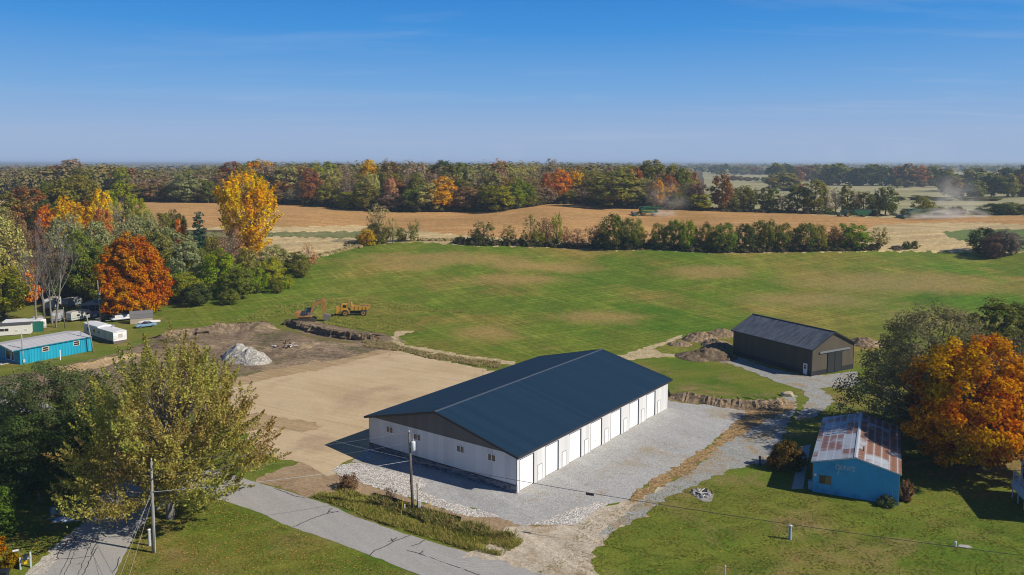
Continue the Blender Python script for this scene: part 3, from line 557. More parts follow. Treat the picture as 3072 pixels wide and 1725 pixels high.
# ------------------------------------------------------------------ white storage building
def storage_building():
    L, W, E, RH, ov = 43.0, 25.9, 4.85, 7.95, .5
    b = empty('storage_building', P(1549.6, 1480.6), math.atan2(34.69, 25.45), 'long white storage building with navy roof and seven white overhead doors', 'storage building')
    m = MB(); m.box(0, .2, 0, W, .95, E); m.build('wall', WHITEY, b)['label'] = 'white gable end wall in shade'
    m = MB()
    ds = [.62 + 5.74 * i for i in range(7)]; xs = 0.2
    for i, d in enumerate(ds):
        m.box(xs, d, 0, .2, .0, E); m.box(d, d + 3.2, 0, .2, 4.05, E); xs = d + 3.2
    m.box(xs, L, 0, .2, 0, E); m.build('wall', WHITE, b)['label'] = 'sunlit white long wall with the doors'
    m = MB(); m.box(.2, L, W - .2, W, 0, E); m.build('wall', WHITE, b)
    m = MB(); m.box(L - .2, L, .2, W - .2, 0, E); m.build('wall', WHITEY, b)
    m = MB()
    for x0 in (0, L - .2): m = MB(); m.prismx([(0, E + .004), (W, E + .004), (W / 2, RH - .12)], x0 - .012, x0 + .2); m.build('gable_panel', GABLE, b)
    m = MB(); m.box(-.09, 0.2, 0.0, W, 0, .95); m.build('stone_skirt', STONE, b)
    m = MB(); m.box(-.12, 0, -.0, W, .95, 1.03); m.build('skirt_ledge', NAVYTRIM, b)
    # roof: two slabs
    sl = (RH - E) / (W / 2); th = .10
    for s in (0, 1):
        m = MB(); y0, yr = (-ov, W / 2) if s == 0 else (W + ov, W / 2); z0 = E - sl * ov + .16; zr = RH + .16
        pr = [(y0, z0), (yr, zr), (yr, zr - th), (y0, z0 - th)]
        m.prismx(pr, -ov, L + ov); m.build('roof', NAVY, b)
    m = MB(); m.prismx([(W / 2 - .2, RH + .12), (W / 2 + .2, RH + .12), (W / 2 + .2, RH + .16), (W / 2, RH + .21), (W / 2 - .2, RH + .16)], -ov - .03, L + ov + .03); m.build('ridge_cap', RIDGE, b)
    for x0 in (-ov - .03, L + ov - .02):
        m = MB()
        for s in (0, 1):
            y0 = -ov if s == 0 else W + ov; z0 = E - sl * ov
            m.prismx([(y0, z0 + .19), (W / 2, RH + .19), (W / 2, RH - .12), (y0, z0 - .12)], x0, x0 + .05)
        m.build('rake_trim', NAVYTRIM, b)
    m = MB(); m.box(-ov, L + ov, -ov - .05, -ov, E - sl * ov - .12, E - sl * ov + .16); m.box(-ov, L + ov, W + ov, W + ov + .05, E - sl * ov - .12, E - sl * ov + .16); m.build('eave_trim', NAVYTRIM, b)
    m = MB(); m.box(-.015, .10, -.02, 0, .0, E); m.build('corner_trim', NAVYTRIM, b)
    m = MB(); m.box(-.02, .12, W, W + .03, 0, E); m.build('corner_trim', NAVYTRIM, b)
    m = MB(); m.box(L - .1, L + .02, -.03, 0, 0, E); m.build('corner_trim', NAVYTRIM, b)
    for i, d in enumerate(ds):
        m = MB(); nsec = 8
        for k in range(nsec):
            z0 = .06 + k * 4.0 / nsec; m.box(d + .06, d + 3.14, .13, .17, z0 + .015, z0 + 4.0 / nsec - .015)
        m.box(d + .06, d + 3.14, .15, .18, .06, 4.05)
        od = m.build('overhead_door', WDOOR, b)
        m = MB(); m.box(d, d + .06, -.02, .16, 0, 4.05); m.box(d + 3.14, d + 3.2, -.02, .16, 0, 4.05); m.box(d, d + 3.2, -.02, .16, 4.05, 4.13); m.build('door_frame', RIDGE, od)  # dark frame colour stands in for the shade on the door jambs
        m = MB(); m.box(d + 1.5, d + 1.7, .10, .13, 1.1, 1.16); m.build('handle', CHROME, od)
        m = MB(); p = d + 4.02; m.box(p + .04, p + .91, -.035, -.003, .12, 2.12); pd = m.build('entry_door', WDOOR, b)
        m = MB(); m.box(p - .03, p + .04, -.05, -.001, .05, 2.2); m.box(p + .91, p + .98, -.05, -.001, .05, 2.2); m.box(p + .04, p + .91, -.05, -.001, 2.12, 2.2); m.build('door_frame', SEAM, pd)
        m = MB(); m.tube([(p + .16, -.04, 1.05), (p + .16, -.10, 1.05)], .035); m.build('handle', CHROME, pd)
    m = MB(); m.box(-.0, L, -.12, -.0, -.02, .05); m.build('concrete_sill', CONC, b)
    for y in (3.85, 9.0, 16.6, 21.8): slider_window(b, 0, y, 3.72)
    # small camera lamp under the gable
    m = MB(); m.box(-.22, 0, 19.6, 19.75, 4.1, 4.25); m.build('wall_lamp', FRAME, b)
    return b
storage_building()
# ------------------------------------------------------------------ brown pole barn
BROWN = metal_sheet('brown_siding_shaded', (.066, .056, .045), .30, 'X', .5, .015, .05, .35, .85)  # side walls: darker copy of the end siding, their shade put into the colour
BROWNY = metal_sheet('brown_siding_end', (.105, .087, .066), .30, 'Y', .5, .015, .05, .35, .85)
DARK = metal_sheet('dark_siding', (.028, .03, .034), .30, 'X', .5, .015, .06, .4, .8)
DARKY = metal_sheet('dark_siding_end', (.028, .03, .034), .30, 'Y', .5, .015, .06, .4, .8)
def barn_roof():
    t = NT('barn_roof'); v = t.obj(); w = t.wave(v, .31416 / .34, 0, 1, 'X'); f = t.noise(t.mapping(v, sc=(1.6, .05, 1)), 1.0, 4, .7)
    c = t.mix(t.rng(f, .35, .72), (.055, .065, .08), (.26, .27, .29)); c = t.mix(t.rng(w, .6, 1, 0, .8), c, (.035, .04, .05))
    return t.pbr(c, .36, 0, t.bump(w, .7, .03), .55)
BROOF = barn_roof()
def pole_barn():
    L, W, E, RH, ov = 20.6, 12.0, 5.25, 8.0, .35
    p0 = P(2434, 1129)
    b = empty('pole_barn', p0, R(119.3), 'dark brown pole barn with grey ribbed roof and black sliding door', 'barn')
    # local x along the length going back, local y: towards the left is +y, gable at x=0 runs to -y
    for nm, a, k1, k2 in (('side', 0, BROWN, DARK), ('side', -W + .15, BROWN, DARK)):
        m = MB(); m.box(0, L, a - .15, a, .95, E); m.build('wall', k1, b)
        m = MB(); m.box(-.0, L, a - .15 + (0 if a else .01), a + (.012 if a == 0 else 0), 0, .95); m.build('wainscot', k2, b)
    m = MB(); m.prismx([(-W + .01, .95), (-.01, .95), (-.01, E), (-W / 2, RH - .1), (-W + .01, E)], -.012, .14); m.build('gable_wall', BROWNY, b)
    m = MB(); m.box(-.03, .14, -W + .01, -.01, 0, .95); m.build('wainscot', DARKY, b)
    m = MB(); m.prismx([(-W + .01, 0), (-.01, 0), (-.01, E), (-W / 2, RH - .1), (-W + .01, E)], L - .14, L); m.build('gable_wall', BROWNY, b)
    sl = (RH - E) / (W / 2)
    for s in (0, 1):
        y0 = ov if s == 0 else -W - ov; z0 = E - sl * ov + .12; m = MB()
        m.prismx([(y0, z0), (-W / 2, RH + .12), (-W / 2, RH + .04), (y0, z0 - .08)], -ov, L + ov); m.build('roof', BROOF, b)
    m = MB(); m.prismx([(-W / 2 - .22, RH + .08), (-W / 2 + .22, RH + .08), (-W / 2 + .22, RH + .13), (-W / 2, RH + .2), (-W / 2 - .22, RH + .13)], -ov - .02, L + ov + .02); m.build('ridge_cap', NAVYTRIM, b)
    for x0 in (-ov - .03, L + ov - .02):
        m = MB()
        for y0 in (ov, -W - ov):
            z0 = E - sl * ov; m.prismx([(y0, z0 + .15), (-W / 2, RH + .15), (-W / 2, RH - .14), (y0, z0 - .14)], x0, x0 + .05)
        m.build('rake_trim', NAVYTRIM, b)
    m = MB(); m.box(-ov, L + ov, ov, ov + .05, E - sl * ov - .12, E - sl * ov + .12); m.build('eave_trim', NAVYTRIM, b)
    m = MB(); m.box(-.04, .14, -.12, .025, 0, E); m.build('corner_trim', NAVYTRIM, b)
    m = MB(); m.box(-.04, .14, -W - .02, -W + .12, 0, E); m.build('corner_trim', NAVYTRIM, b)
    for k, y in enumerate((-4.35, -6.45)):
        m = MB(); m.box(-.13, -.05, y - 2.02, y + .02 - .03 * k, .08, 4.15); d = m.build('sliding_door', DARKY, b)
        m = MB(); m.box(-.15, -.125, y - 2.02, y - 1.94, .08, 4.15); m.box(-.15, -.125, y - .08, y - .0, .08, 4.15); m.build('door_edge', NAVYTRIM, d)
    m = MB(); m.prismx([(-2.0, 4.2), (-10.6, 4.2), (-10.6, 4.5), (-2.0, 4.5)][::-1], -.26, -.04); m.build('door_track', paint('track_metal', (.20, .22, .25), .4), b)
    m = MB(); m.box(1.0, 1.95, .002, .06, .1, 2.2); d = m.build('entry_door', paint('entry_white', (.72, .76, .80), .5), b)
    m = MB(); m.box(1.22, 1.73, .06, .075, 1.15, 1.95); w = m.build('door_window', GLASS, d)
    m = MB(); m.box(1.22, 1.73, .07, .085, 1.53, 1.57); m.box(1.455, 1.495, .07, .085, 1.15, 1.95); m.build('glazing_bar', FRAME, d)
    m = MB(); m.tube([(-.05, .06, .9), (-.05, .35, .3)], .04); m.tube([(.0, .12, E - .3), (.0, .12, .1), (-.3, .6, .06)], .05); m.build('downspout', NAVYTRIM, b)
    return b
pole_barn()
# ------------------------------------------------------------------ blue shed
def shed_wall_mat(ax):
    t = NT('faded_blue_' + ax.lower()); v = t.obj(); w = t.wave(v, .31416 / .25, 0, 1, ax)
    c = t.mix(t.noise(v, .35, 5, .65), (.030, .31, .56), (.07, .42, .68)); c = t.mix(t.rng(t.noise(t.mapping(v, loc=(9, 2, 4)), .5, 6, .6), .52, .72, 0, .8), c, (.020, .14, .27))
    c = t.mix(t.rng(w, .8, 1, 0, .5), c, t.mix(1, c, (.75,) * 3, 'MULTIPLY')); return t.pbr(c, .6, 0, t.bump(w, .5, .015), .3)
def shed_roof_mat():
    t = NT('rusty_roof'); v = t.obj(); w = t.wave(v, .31416 / .62, 0, 1, 'X'); w2 = t.wave(v, .31416 / .9, 0, 1, 'Y')
    tin = t.mix(t.noise(v, .8, 4), (.30, .34, .40), (.47, .51, .56)); rust = t.mix(t.noise(v, 1.5, 5), (.16, .075, .05), (.30, .15, .10))
    chk = t.new('ShaderNodeTexChecker'); t.put(t.mapping(v, sc=(1 / 6.2, 1 / 2.7, 0), loc=(-.55, .13, .5)), chk.inputs['Vector']); chk.inputs['Scale'].default_value = 1.0
    f = t.math('ADD', t.noise(t.mapping(v, sc=(.8, .5, 1)), .45, 5, .6), t.math('MULTIPLY', chk.outputs['Fac'], .17))
    sy_ = t.new('ShaderNodeSeparateXYZ'); t.put(v, sy_.inputs[0]); f = t.math('ADD', f, t.rng(sy_.outputs['Y'], -4.9, -4.75, .13, 0)); f = t.math('SUBTRACT', f, t.rng(sy_.outputs['X'], 1.2, 3.2, .10, 0))
    c = t.mix(t.rng(f, .50, .66), tin, rust); c = t.mix(t.math('MULTIPLY', t.rng(w, .7, 1, 0, .45), t.rng(w2, .2, .6)), c, tin)
    c = t.mix(t.rng(w2, .86, 1, 0, .6), c, (.55, .56, .58)); return t.pbr(c, .5, 0, t.bump(w, .6, .02), .4)
def text_mesh(body, size, extrude=.004):
    cu = bpy.data.curves.new('writing_curve', 'FONT'); cu.body = body; cu.size = size; cu.extrude = extrude; cu.resolution_u = 3
    o = bpy.data.objects.new('writing_tmp', cu); COL.objects.link(o); bpy.context.view_layer.update()
    me = bpy.data.meshes.new_from_object(o.evaluated_get(bpy.context.evaluated_depsgraph_get())); bpy.data.objects.remove(o); bpy.data.curves.remove(cu); me.materials.clear(); return me
def scribble(strokes, w, sx, sy):
    """hand painted letters: strokes in a unit box, drawn as flat ribbons lifted off the wall (returns MB in x,z plane)"""
    mb = MB()
    for st in strokes:
        pts = [Vector((a * sx, b * sy)) for a, b in st]
        for a, b in zip(pts[:-1], pts[1:]):
            d = (b - a).normalized(); n = Vector((-d.y, d.x)) * w; e = d * w * .5
            q = [a - e + n, a - e - n, b + e - n, b + e + n]; mb.add([(0, -p.x, p.y) for p in q], [(0, 1, 2, 3)])
    return mb
def arc(cx, cy, rx, ry, a0, a1, n=10): return [(cx + rx * math.cos(R(a0 + (a1 - a0) * i / n)), cy + ry * math.sin(R(a0 + (a1 - a0) * i / n))) for i in range(n + 1)]
def blue_shed():
    L, W, E, RH, ov = 18.7, 9.65, 3.9, 5.15, .25
    b = empty('blue_shed', P(2436.5, 1474), math.atan2(16.9, 8.0), "faded blue metal shed with rusty patched roof reading gene's", 'shed')
    wx, wy = shed_wall_mat('X'), shed_wall_mat('Y'); ro = shed_roof_mat()
    m = MB(); m.box(0, L, -.12, 0, 0, E); m.build('wall', wx, b)
    m = MB(); m.box(0, L, -W, -W + .12, 0, E); m.build('wall', wx, b)
    m = MB(); m.prismx([(-W + .005, 0), (-.005, 0), (-.005, E), (-W / 2, RH - .06), (-W + .005, E)], -.02, .12); m.build('gable_wall', wy, b)
    m = MB(); m.prismx([(-W + .005, 0), (-.005, 0), (-.005, E), (-W / 2, RH - .06), (-W + .005, E)], L - .12, L + .02); m.build('gable_wall', wy, b)
    sl = (RH - E) / (W / 2)
    for y0 in (ov, -W - ov):
        z0 = E - sl * ov + .05; m = MB(); m.prismx([(y0, z0), (-W / 2, RH + .05), (-W / 2, RH), (y0, z0 - .05)], -ov, L + ov); m.build('roof', ro, b)
    TIN = paint('tin_trim', (.5, .53, .56), .4)
    m = MB(); m.prismx([(-W / 2 - .2, RH + .03), (-W / 2 + .2, RH + .03), (-W / 2 + .2, RH + .06), (-W / 2, RH + .11), (-W / 2 - .2, RH + .06)], -ov - .02, L + ov + .02); m.build('ridge_cap', TIN, b)
    m = MB()
    for y0 in (ov, -W - ov):
        z0 = E - sl * ov; m.prismx([(y0, z0 + .08), (-W / 2, RH + .08), (-W / 2, RH - .08), (y0, z0 - .08)], -ov - .03, -ov)
    m.build('rake_trim', TIN, b)
    RUST = paint('rust_trim', (.22, .12, .08), .8, .3)
    for y in (.02, -W - .02): m = MB(); m.box(-.04, .05, y - .03, y + .03, 0, E); m.build('corner_trim', RUST if y > 0 else TIN, b)
    f = MB(); y, z, w, h = -1.45, 1.75, 1.25, .95
    f.box(-.07, .0, y - w / 2 - .07, y - w / 2, z - h / 2, z + h / 2); f.box(-.07, .0, y + w / 2, y + w / 2 + .07, z - h / 2, z + h / 2); f.box(-.07, 0, y - w / 2 - .07, y + w / 2 + .07, z + h / 2, z + h / 2 + .07); f.box(-.07, 0, y - w / 2 - .07, y + w / 2 + .07, z - h / 2 - .07, z - h / 2); f.box(-.06, 0, y - .03, y + .03, z - h / 2, z + h / 2)
    wo = f.build('window', paint('window_brown', (.16, .13, .10), .6), b)
    for s, mt in ((1, GLASS), (-1, paint('curtain_tan', (.22, .17, .06), .8, .4, 6))): g = MB(); g.box(-.035, -.021, min(y, y + s * w / 2), max(y, y + s * w / 2), z - h / 2, z + h / 2); g.build('pane', mt, wo)
    # hand painted name
    st = [arc(.55, .42, .42, .40, 60, 420, 12), [(.97, .75), (.98, .1), (.9, -.55), (.7, -.95), (.45, -.95)],
          [(1.25, .42), (2.0, .45)] + arc(1.62, .42, .40, .40, 0, 320, 12), [(2.3, .8), (2.35, 0)], arc(2.65, .35, .3, .45, 180, 0, 8) + [(2.95, 0)],
          [(3.2, .42), (3.9, .45)] + arc(3.57, .42, .38, .40, 0, 320, 12), [(4.15, 1.05), (4.05, .75)], [(4.85, .75), (4.5, .85), (4.3, .62), (4.75, .38), (4.7, .05), (4.25, 0)]]
    g = scribble(st, .05, .46, .62); wr = g.build('writing', paint('writing_paint', (.42, .56, .66), .7), b); wr.location = (-.027, -2.55, 3.35)
    m = MB(); m.box(-.1, .6, .02, .5, .25, 1.25); m.build('meter_cabinet', paint('cabinet_blue', (.10, .24, .36), .6), b)
    m = MB(); m.tube([(-.05, -.3, 2.1), (-.05, -.3, 2.4)], .14, .14, 10); m.build('meter', FRAME, b)
    m = MB(); m.tube([(-.05, -9.0, .1), (-.05, -9.0, 1.6)], .03); m.build('conduit', TIN, b)
    m = MB(); m.tube([(12.6, -4.0, RH - .3), (12.6, -4.0, RH + .55)], .13, .13, 10); m.build('vent_pipe', RUST, b)
    m = MB(); m.tube([(3.2, -5.6, RH - .3), (3.2, -5.6, RH + .42)], .08, .08, 10); m.build('vent_pipe', RUST, b)
    return b
blue_shed()
def slab_at(name, pts, label):
    m = MB(); m.prismz([tuple(P(*p).to_2d()) for p in pts][::-1], -.02, .07); return tag(m.build(name, CONC), label, None, None, 'structure')
slab_at('patio_slab', [(2375, 1467), (2409, 1466), (2432, 1335), (2404, 1340)], 'concrete walk along the shaded side of the blue shed')
# ------------------------------------------------------------------ turquoise building
def turq():
    L, W, E, RH, ov = 14.4, 10.0, 3.15, 3.75, .45
    p0 = P(61.5, 1094); p1 = P(275, 1052); a = math.atan2(p1.y - p0.y, p1.x - p0.x); L = (p1 - p0).length
    b = empty('turquoise_building', p0, a, 'bright turquoise ribbed metal building with light grey low roof', 'commercial building')
    TQ = metal_sheet('turquoise_siding', (.010, .335, .50), .62, 'X', .5, .06, .04, .4, .62); TQ_SHADED = metal_sheet('turquoise_siding_shaded', (.008, .28, .42), .62, 'Y', .5, .04, .05, .4, .7)  # end siding is a darker copy of the side, shade painted in
    RF = NT('grey_membrane'); v = RF.obj(); w = RF.wave(v, .31416 / 1.1, 0, 1, 'X')
    c = RF.mix(RF.noise(v, .4, 5, .65), (.42, .42, .44), (.56, .55, .55)); c = RF.mix(RF.rng(w, .93, 1, 0, .6), c, (.28, .27, .27)); RF = RF.pbr(c, .7, 0, None, .3)
    m = MB(); m.box(0, L, 0, .15, .0, E); m.build('wall', TQ, b)
    m = MB(); m.box(0, L, W - .15, W, 0, E); m.build('wall', TQ, b)
    m = MB(); m.prismx([(.005, 0), (W - .005, 0), (W - .005, E), (W / 2, RH - .1), (.005, E)], -.01, .15); m.build('gable_wall', TQ_SHADED, b)
    m = MB(); m.prismx([(.005, 0), (W - .005, 0), (W - .005, E), (W / 2, RH - .1), (.005, E)], L - .15, L + .01); m.build('gable_wall', TQ_SHADED, b)
    for s in (0, 1):
        y0 = -.25 if s == 0 else W + .25; m = MB(); m.prismx([(y0, E + .02), (W / 2, RH + .04), (W / 2, RH - .04), (y0, E - .06)], -1.4, L + .1); m.build('roof', RF, b)
    m = MB()
    for s in (0, 1):
        y0 = -.25 if s == 0 else W + .25; m.prismx([(y0, E + .06), (W / 2, RH + .08), (W / 2, RH - .18), (y0, E - .2)], -1.46, -1.4)
    m.build('rake_trim', paint('cream_trim', (.66, .64, .60), .6), b)
    m = MB(); m.box(-1.4, L + .1, -.31, -.25, E - .16, E + .03); m.build('eave_trim', TQ_SHADED, b)
    for x in (5.0, 11.4):
        f = MB(); w, h, z = 1.15, .8, 2.25
        f.box(x - w / 2 - .1, x - w / 2, -.06, .02, z - h / 2, z + h / 2); f.box(x + w / 2, x + w / 2 + .1, -.06, .02, z - h / 2, z + h / 2); f.box(x - w / 2 - .1, x + w / 2 + .1, -.06, .02, z + h / 2, z + h / 2 + .1); f.box(x - w / 2 - .1, x + w / 2 + .1, -.06, .02, z - h / 2 - .1, z - h / 2); f.box(x - w / 2, x + w / 2, -.05, .01, z - .04, z + .04)
        fo = f.build('window', paint('frame_beige', (.62, .57, .52), .6), b)
        for s in (-1, 1): g = MB(); g.box(x - w / 2, x + w / 2, -.03, -.012, min(z + s * .04, z + s * h / 2), max(z + s * .04, z + s * h / 2)); g.build('pane', GLASS, fo)
    for y, w in ((2.9, .85), (4.9, 1.8)):
        f = MB(); f.box(-.09, .02, y - w / 2 - .1, y - w / 2, .5, 2.3); f.box(-.09, .02, y + w / 2, y + w / 2 + .1, .5, 2.3); f.box(-.09, .02, y - w / 2 - .1, y + w / 2 + .1, 2.3, 2.4); f.box(-.09, .02, y - w / 2 - .1, y + w / 2 + .1, .4, .5); fo = f.build('window', FRAME, b)
        g = MB(); g.box(-.03, -.012, y - w / 2, y + w / 2, .5, 2.3); g.build('pane', GLASS, fo)
    # faded lettering beside the porch windows
    for k, (ya, wd, z, h) in enumerate([(1.0, .16, 2.25, .16), (1.35, .12, 2.25, .16), (1.62, .2, 2.22, .2), (1.0, .12, 1.62, .1), (1.2, .16, 1.62, .1), (1.42, .1, 1.62, .1), (1.6, .18, 1.62, .1), (1.28, .24, 1.05, .42)]): m = MB(); m.box(-.025, -.012, ya, ya + wd, z, z + h); m.build('faded_letter', paint('letter_faded', (.22, .40, .48), .7), b)
    for x in (1.8, 12.3, 13.2): m = MB(); m.box(x - .05, x + .05, -.07, -.0, .1, E - .1); m.build('downspout', TQ, b)
    m = MB(); m.box(.45, .85, -.22, -.06, .35, 1.0); m.build('meter_cabinet', paint('cabinet_grey', (.5, .5, .48), .6), b)
    m = MB(); m.tube([(13.1, 1.3, E), (13.1, 1.3, E + .75)], .09, .09, 10); m.lathe((13.1, 1.3, E + .75), (0, 0, 1), [(.1, 0), (.2, .05), (.2, .16), (.05, .24)], 10); m.build('vent_pipe', FRAME, b)
    m = MB(); m.box(-2.6, 0, 3.0, W, 0.0, .12); m.build('porch_step', CONC, b)
    m = MB(); m.tube([(-2.5, 2.2, .35), (-2.5, 6.5, .35)], .08); m.build('white_rail', FRAME, b)
    return b
turq()
# ------------------------------------------------------------------ mobile homes, campers and the other small buildings at the left
def rect_from(p0, p1): return p0, math.atan2(p1.y - p0.y, p1.x - p0.x), (p1 - p0).length
def mobile_home():
    p0 = P(341, 1033); b = empty('mobile_home', p0, R(141), 'white mobile home with stepped white roof behind the turquoise building', 'mobile home')
    # local x: along the length away; local y to the left; end wall at x=0 spans y 0..-2.9
    L, W, E = 15.0, 3.0, 2.75
    CR = metal_sheet('cream_side', (.58, .53, .46), .4, 'X', .5, .01, .04, .3, .9); WT = metal_sheet('white_end', (.80, .79, .79), .4, 'Z', .5, .012, .03, .3, .9)
    m = MB(); m.box(.03, L, -W, 0, .65, E); m.build('body', CR, b)
    m = MB(); m.box(0, .03, -W, 0, .65, E); m.build('end_wall', WT, b)
    m = MB(); m.box(.1, L - .1, -W + .06, -.06, 0, .65); m.build('skirting', paint('skirt_dark', (.14, .11, .10), .8), b)
    ROOFW = paint('roof_white', (.74, .74, .75), .5, .06)
    prof = [(.1, E), (-W / 2, E + .22), (-W - .1, E)]
    m = MB(); m.prismx([(.1, E - .08), (.1, E), (-W / 2, E + .22), (-W - .1, E), (-W - .1, E - .08)], -.1, L * .5); m.build('roof', ROOFW, b)
    m = MB(); m.prismx([(.1, E - .08), (.1, E + .28), (-W / 2, E + .55), (-W - .1, E + .28), (-W - .1, E - .08)], L * .5, L + .1); m.build('roof', ROOFW, b)
    m = MB(); m.box(4.9, 5.4, -2.6, -2.1, E + .1, E + .75); m.build('roof_vent', CHROME, b)
    def win(x, w, z, h, face='y'):
        f = MB()
        if face == 'y': f.box(x - w / 2 - .06, x + w / 2 + .06, 0, .04, z - h / 2 - .06, z + h / 2 + .06); fo = f.build('window', FRAME, b); g = MB(); g.box(x - w / 2, x + w / 2, .04, .05, z - h / 2, z + h / 2); g.build('pane', GLASS, fo)
        else:
            f.box(-.04, 0, x - w / 2 - .06, x + w / 2 + .06, z - h / 2 - .06, z + h / 2 + .06); fo = f.build('window', FRAME, b); g = MB()
            for k in range(4): g.box(-.055, -.04, x - w / 2, x + w / 2, z - h / 2 + k * h / 4 + .03, z - h / 2 + (k + 1) * h / 4 - .02)
            g.build('pane', paint('louvre', (.42, .38, .33), .4), fo)
    win(1.2, .01, 1.0, .01); win(7.2, .9, 1.8, .7); win(9.6, 1.1, 1.8, .8); win(13, .8, 1.8, .8); win(-1.6, .9, 1.75, .9, 'x')
    m = MB(); m.lathe((1.2, -.12, .35), (0, 1, 0), [(.33, 0), (.35, .03), (.35, .17), (.33, .2)], 14); m.build('wheel', BLACK, b)
    m = MB(); m.box(-.03, 0, -.4, -.2, 1.0, 1.1); m.build('outlet_box', CHROME, b)
    return b
mobile_home()
def camper(px, py, ang, L, W, H, label, body=(.72, .70, .66), stripe=None, roof=(.35, .31, .27), nose=.5, winc=(.35, .33, .28), group='old campers and trailers under the trees', name='camper'):
    """end wall facing local -x at x=0; rounded front top edge; wheels and windows"""
    b = empty(name, P(px, py), R(ang), label, 'camper', group)
    B = paint('camper_%d' % (px * 7 + int(py)), body, .5, .1, 1.2, .4, 0, .5)
    m = MB(); m.prism([(.12, .5), (L - .3, .5), (L, .9), (L, H - nose), (L - nose, H), (nose * .6, H), (0, H - nose * .5), (0, .9)], 0, W); m.build('body', B, b, bevel=.06)
    m = MB(); m.box(nose * .7, L - nose * 1.05, .08, W - .08, H + .002, H + .06); m.box(L * .4, L * .4 + .5, W * .35, W * .65, H + .06, H + .22); m.build('roof', paint('camper_roof_%d' % int(px), roof, .8), b)
    f = MB(); f.box(-.03, .0, W * .12, W * .88, H * .52, H * .78); fo = f.build('window', FRAME, b)
    g = MB(); g.box(-.045, -.03, W * .15, W * .49, H * .54, H * .76); g.box(-.045, -.03, W * .51, W * .85, H * .54, H * .76); g.build('pane', paint('camper_glass_%d' % int(px), winc, .2), fo)
    for x in (L * .25, L * .68):
        for yy in (-.03, W): f = MB(); f.box(x, x + 1.0, yy, yy + .03, H * .5, H * .74); fo = f.build('window', FRAME, b); g = MB(); g.box(x + .06, x + .94, yy - .012 if yy < 0 else yy + .03, yy if yy < 0 else yy + .042, H * .52, H * .72); g.build('pane', GLASS, fo)
    if stripe:
        m = MB(); m.box(-.012, .05, .02, W - .02, H * .33, H * .42); m.box(.1, L - .2, -.012, W + .012, H * .33, H * .42); m.build('stripe', paint('stripe_%d' % int(px), stripe, .5), b)
    for yy in (.05, W - .25):
        for x in (L * .45, L * .45 + .8): m = MB(); m.lathe((x, yy, .34), (0, 1, 0), [(.2, 0), (.33, .0), (.34, .05), (.34, .16), (.2, .2)], 12); m.build('wheel', BLACK, b)
    m = MB(); m.tube([(0, W / 2, .5), (-1.0, W / 2, .45)], .06); m.tube([(-.9, W / 2, .45), (-.9, W / 2, .0)], .04); m.build('hitch', BLACK, b)
    return b
camper(140, 989, 128, 6.5, 2.3, 2.6, 'white camper with wide end window between the bare trunks', (.74, .74, .73), (.45, .45, .47))
camper(181, 969, 110, 6, 2.2, 2.5, 'grubby white and blue camper just right of the bare trunks', (.42, .44, .46), (.10, .16, .25))
camper(214, 968, 60, 5.5, 2.3, 2.6, 'striped cream camper left of the screened porch', (.50, .49, .45), (.20, .30, .34))
camper(160, 930, 100, 6, 2.3, 2.9, 'pale trailer deep in the shade behind the other campers', (.55, .58, .58), None)
camper(206, 925, 75, 5, 2.2, 2.5, 'dim blue grey trailer in deep shade beside the porch', (.20, .24, .28), None)
def porch_house():
    b = empty('screened_porch', P(243, 950), R(12), 'grey screened porch cabin on stilts under the dark trees', 'cabin')
    W, D, z0, E, RH = 5.4, 5.0, .8, 3.0, 4.0; GREY = paint('porch_grey', (.30, .33, .36), .7)
    m = MB(); m.box(0, W, 0, D, z0 - .2, z0); m.build('deck', GREY, b)
    m = MB(); m.box(.1, W - .1, 1.2, D, z0, E); m.build('wall', paint('screen_dark', (.03, .035, .05), .8), b)
    for x in (0.05, 1.75, 3.5, W - .15): m = MB(); m.box(x, x + .1, .02, .12, 0, E); m.build('post', GREY, b)
    m = MB(); m.box(0, W, .0, .06, z0 + .0, z0 + .55); m.build('railing', GREY, b)
    m = MB(); m.prism([(-.3, E), (W + .3, E), (W / 2, RH)], -.3, D); m.build('roof', paint('porch_roof', (.20, .23, .27), .7), b)
    m = MB()
    for k in range(3): m.box(3.0, 4.0, -.3 * (k + 1), -.3 * k, 0, z0 - .2 - .22 * k)
    m.build('steps', FRAME, b); return b
porch_house()
def annex():
    p = P(88, 1000); b = empty('porch_annex', p, R(20), 'green sided porch room with white door and tilted white awning', 'porch')
    GR = paint('green_siding', (.01, .13, .10), .6)
    m = MB(); m.box(-5.5, 2.8, 1.3, 1.45, 0, 2.5); m.build('wall', GR, b)
    m = MB(); m.box(-5.6, -1.1, -1.2, 1.3, 2.45, 2.58); m.build('awning', paint('awning_cream', (.70, .66, .58), .6), b)
    m = MB(); m.prism([(-5.8, 2.6), (2.2, 2.6), (2.2, 2.75), (-5.8, 2.9)], 1.2, 5.0); m.build('roof', paint('awning_white', (.75, .75, .76), .5, .15), b)
    m = MB(); m.box(-1.1, .5, -1.1, -.98, 0, 2.5); m.build('end_wall', paint('cream_end', (.72, .71, .68), .6), b)
    f = MB(); f.box(-.35, .4, -1.15, -1.1, .1, 2.3); d = f.build('door', WDOOR, b)
    g = MB(); g.box(-.22, .27, -1.165, -1.15, 1.25, 2.1); g.box(-.22, .27, -1.165, -1.15, .35, 1.05); g.build('door_window', GLASS, d)
    for x in (-5.4, -3.2): m = MB(); m.box(x, x + .1, -1.15, -1.05, 0, 2.45); m.build('post', FRAME, b)
    return b
annex()
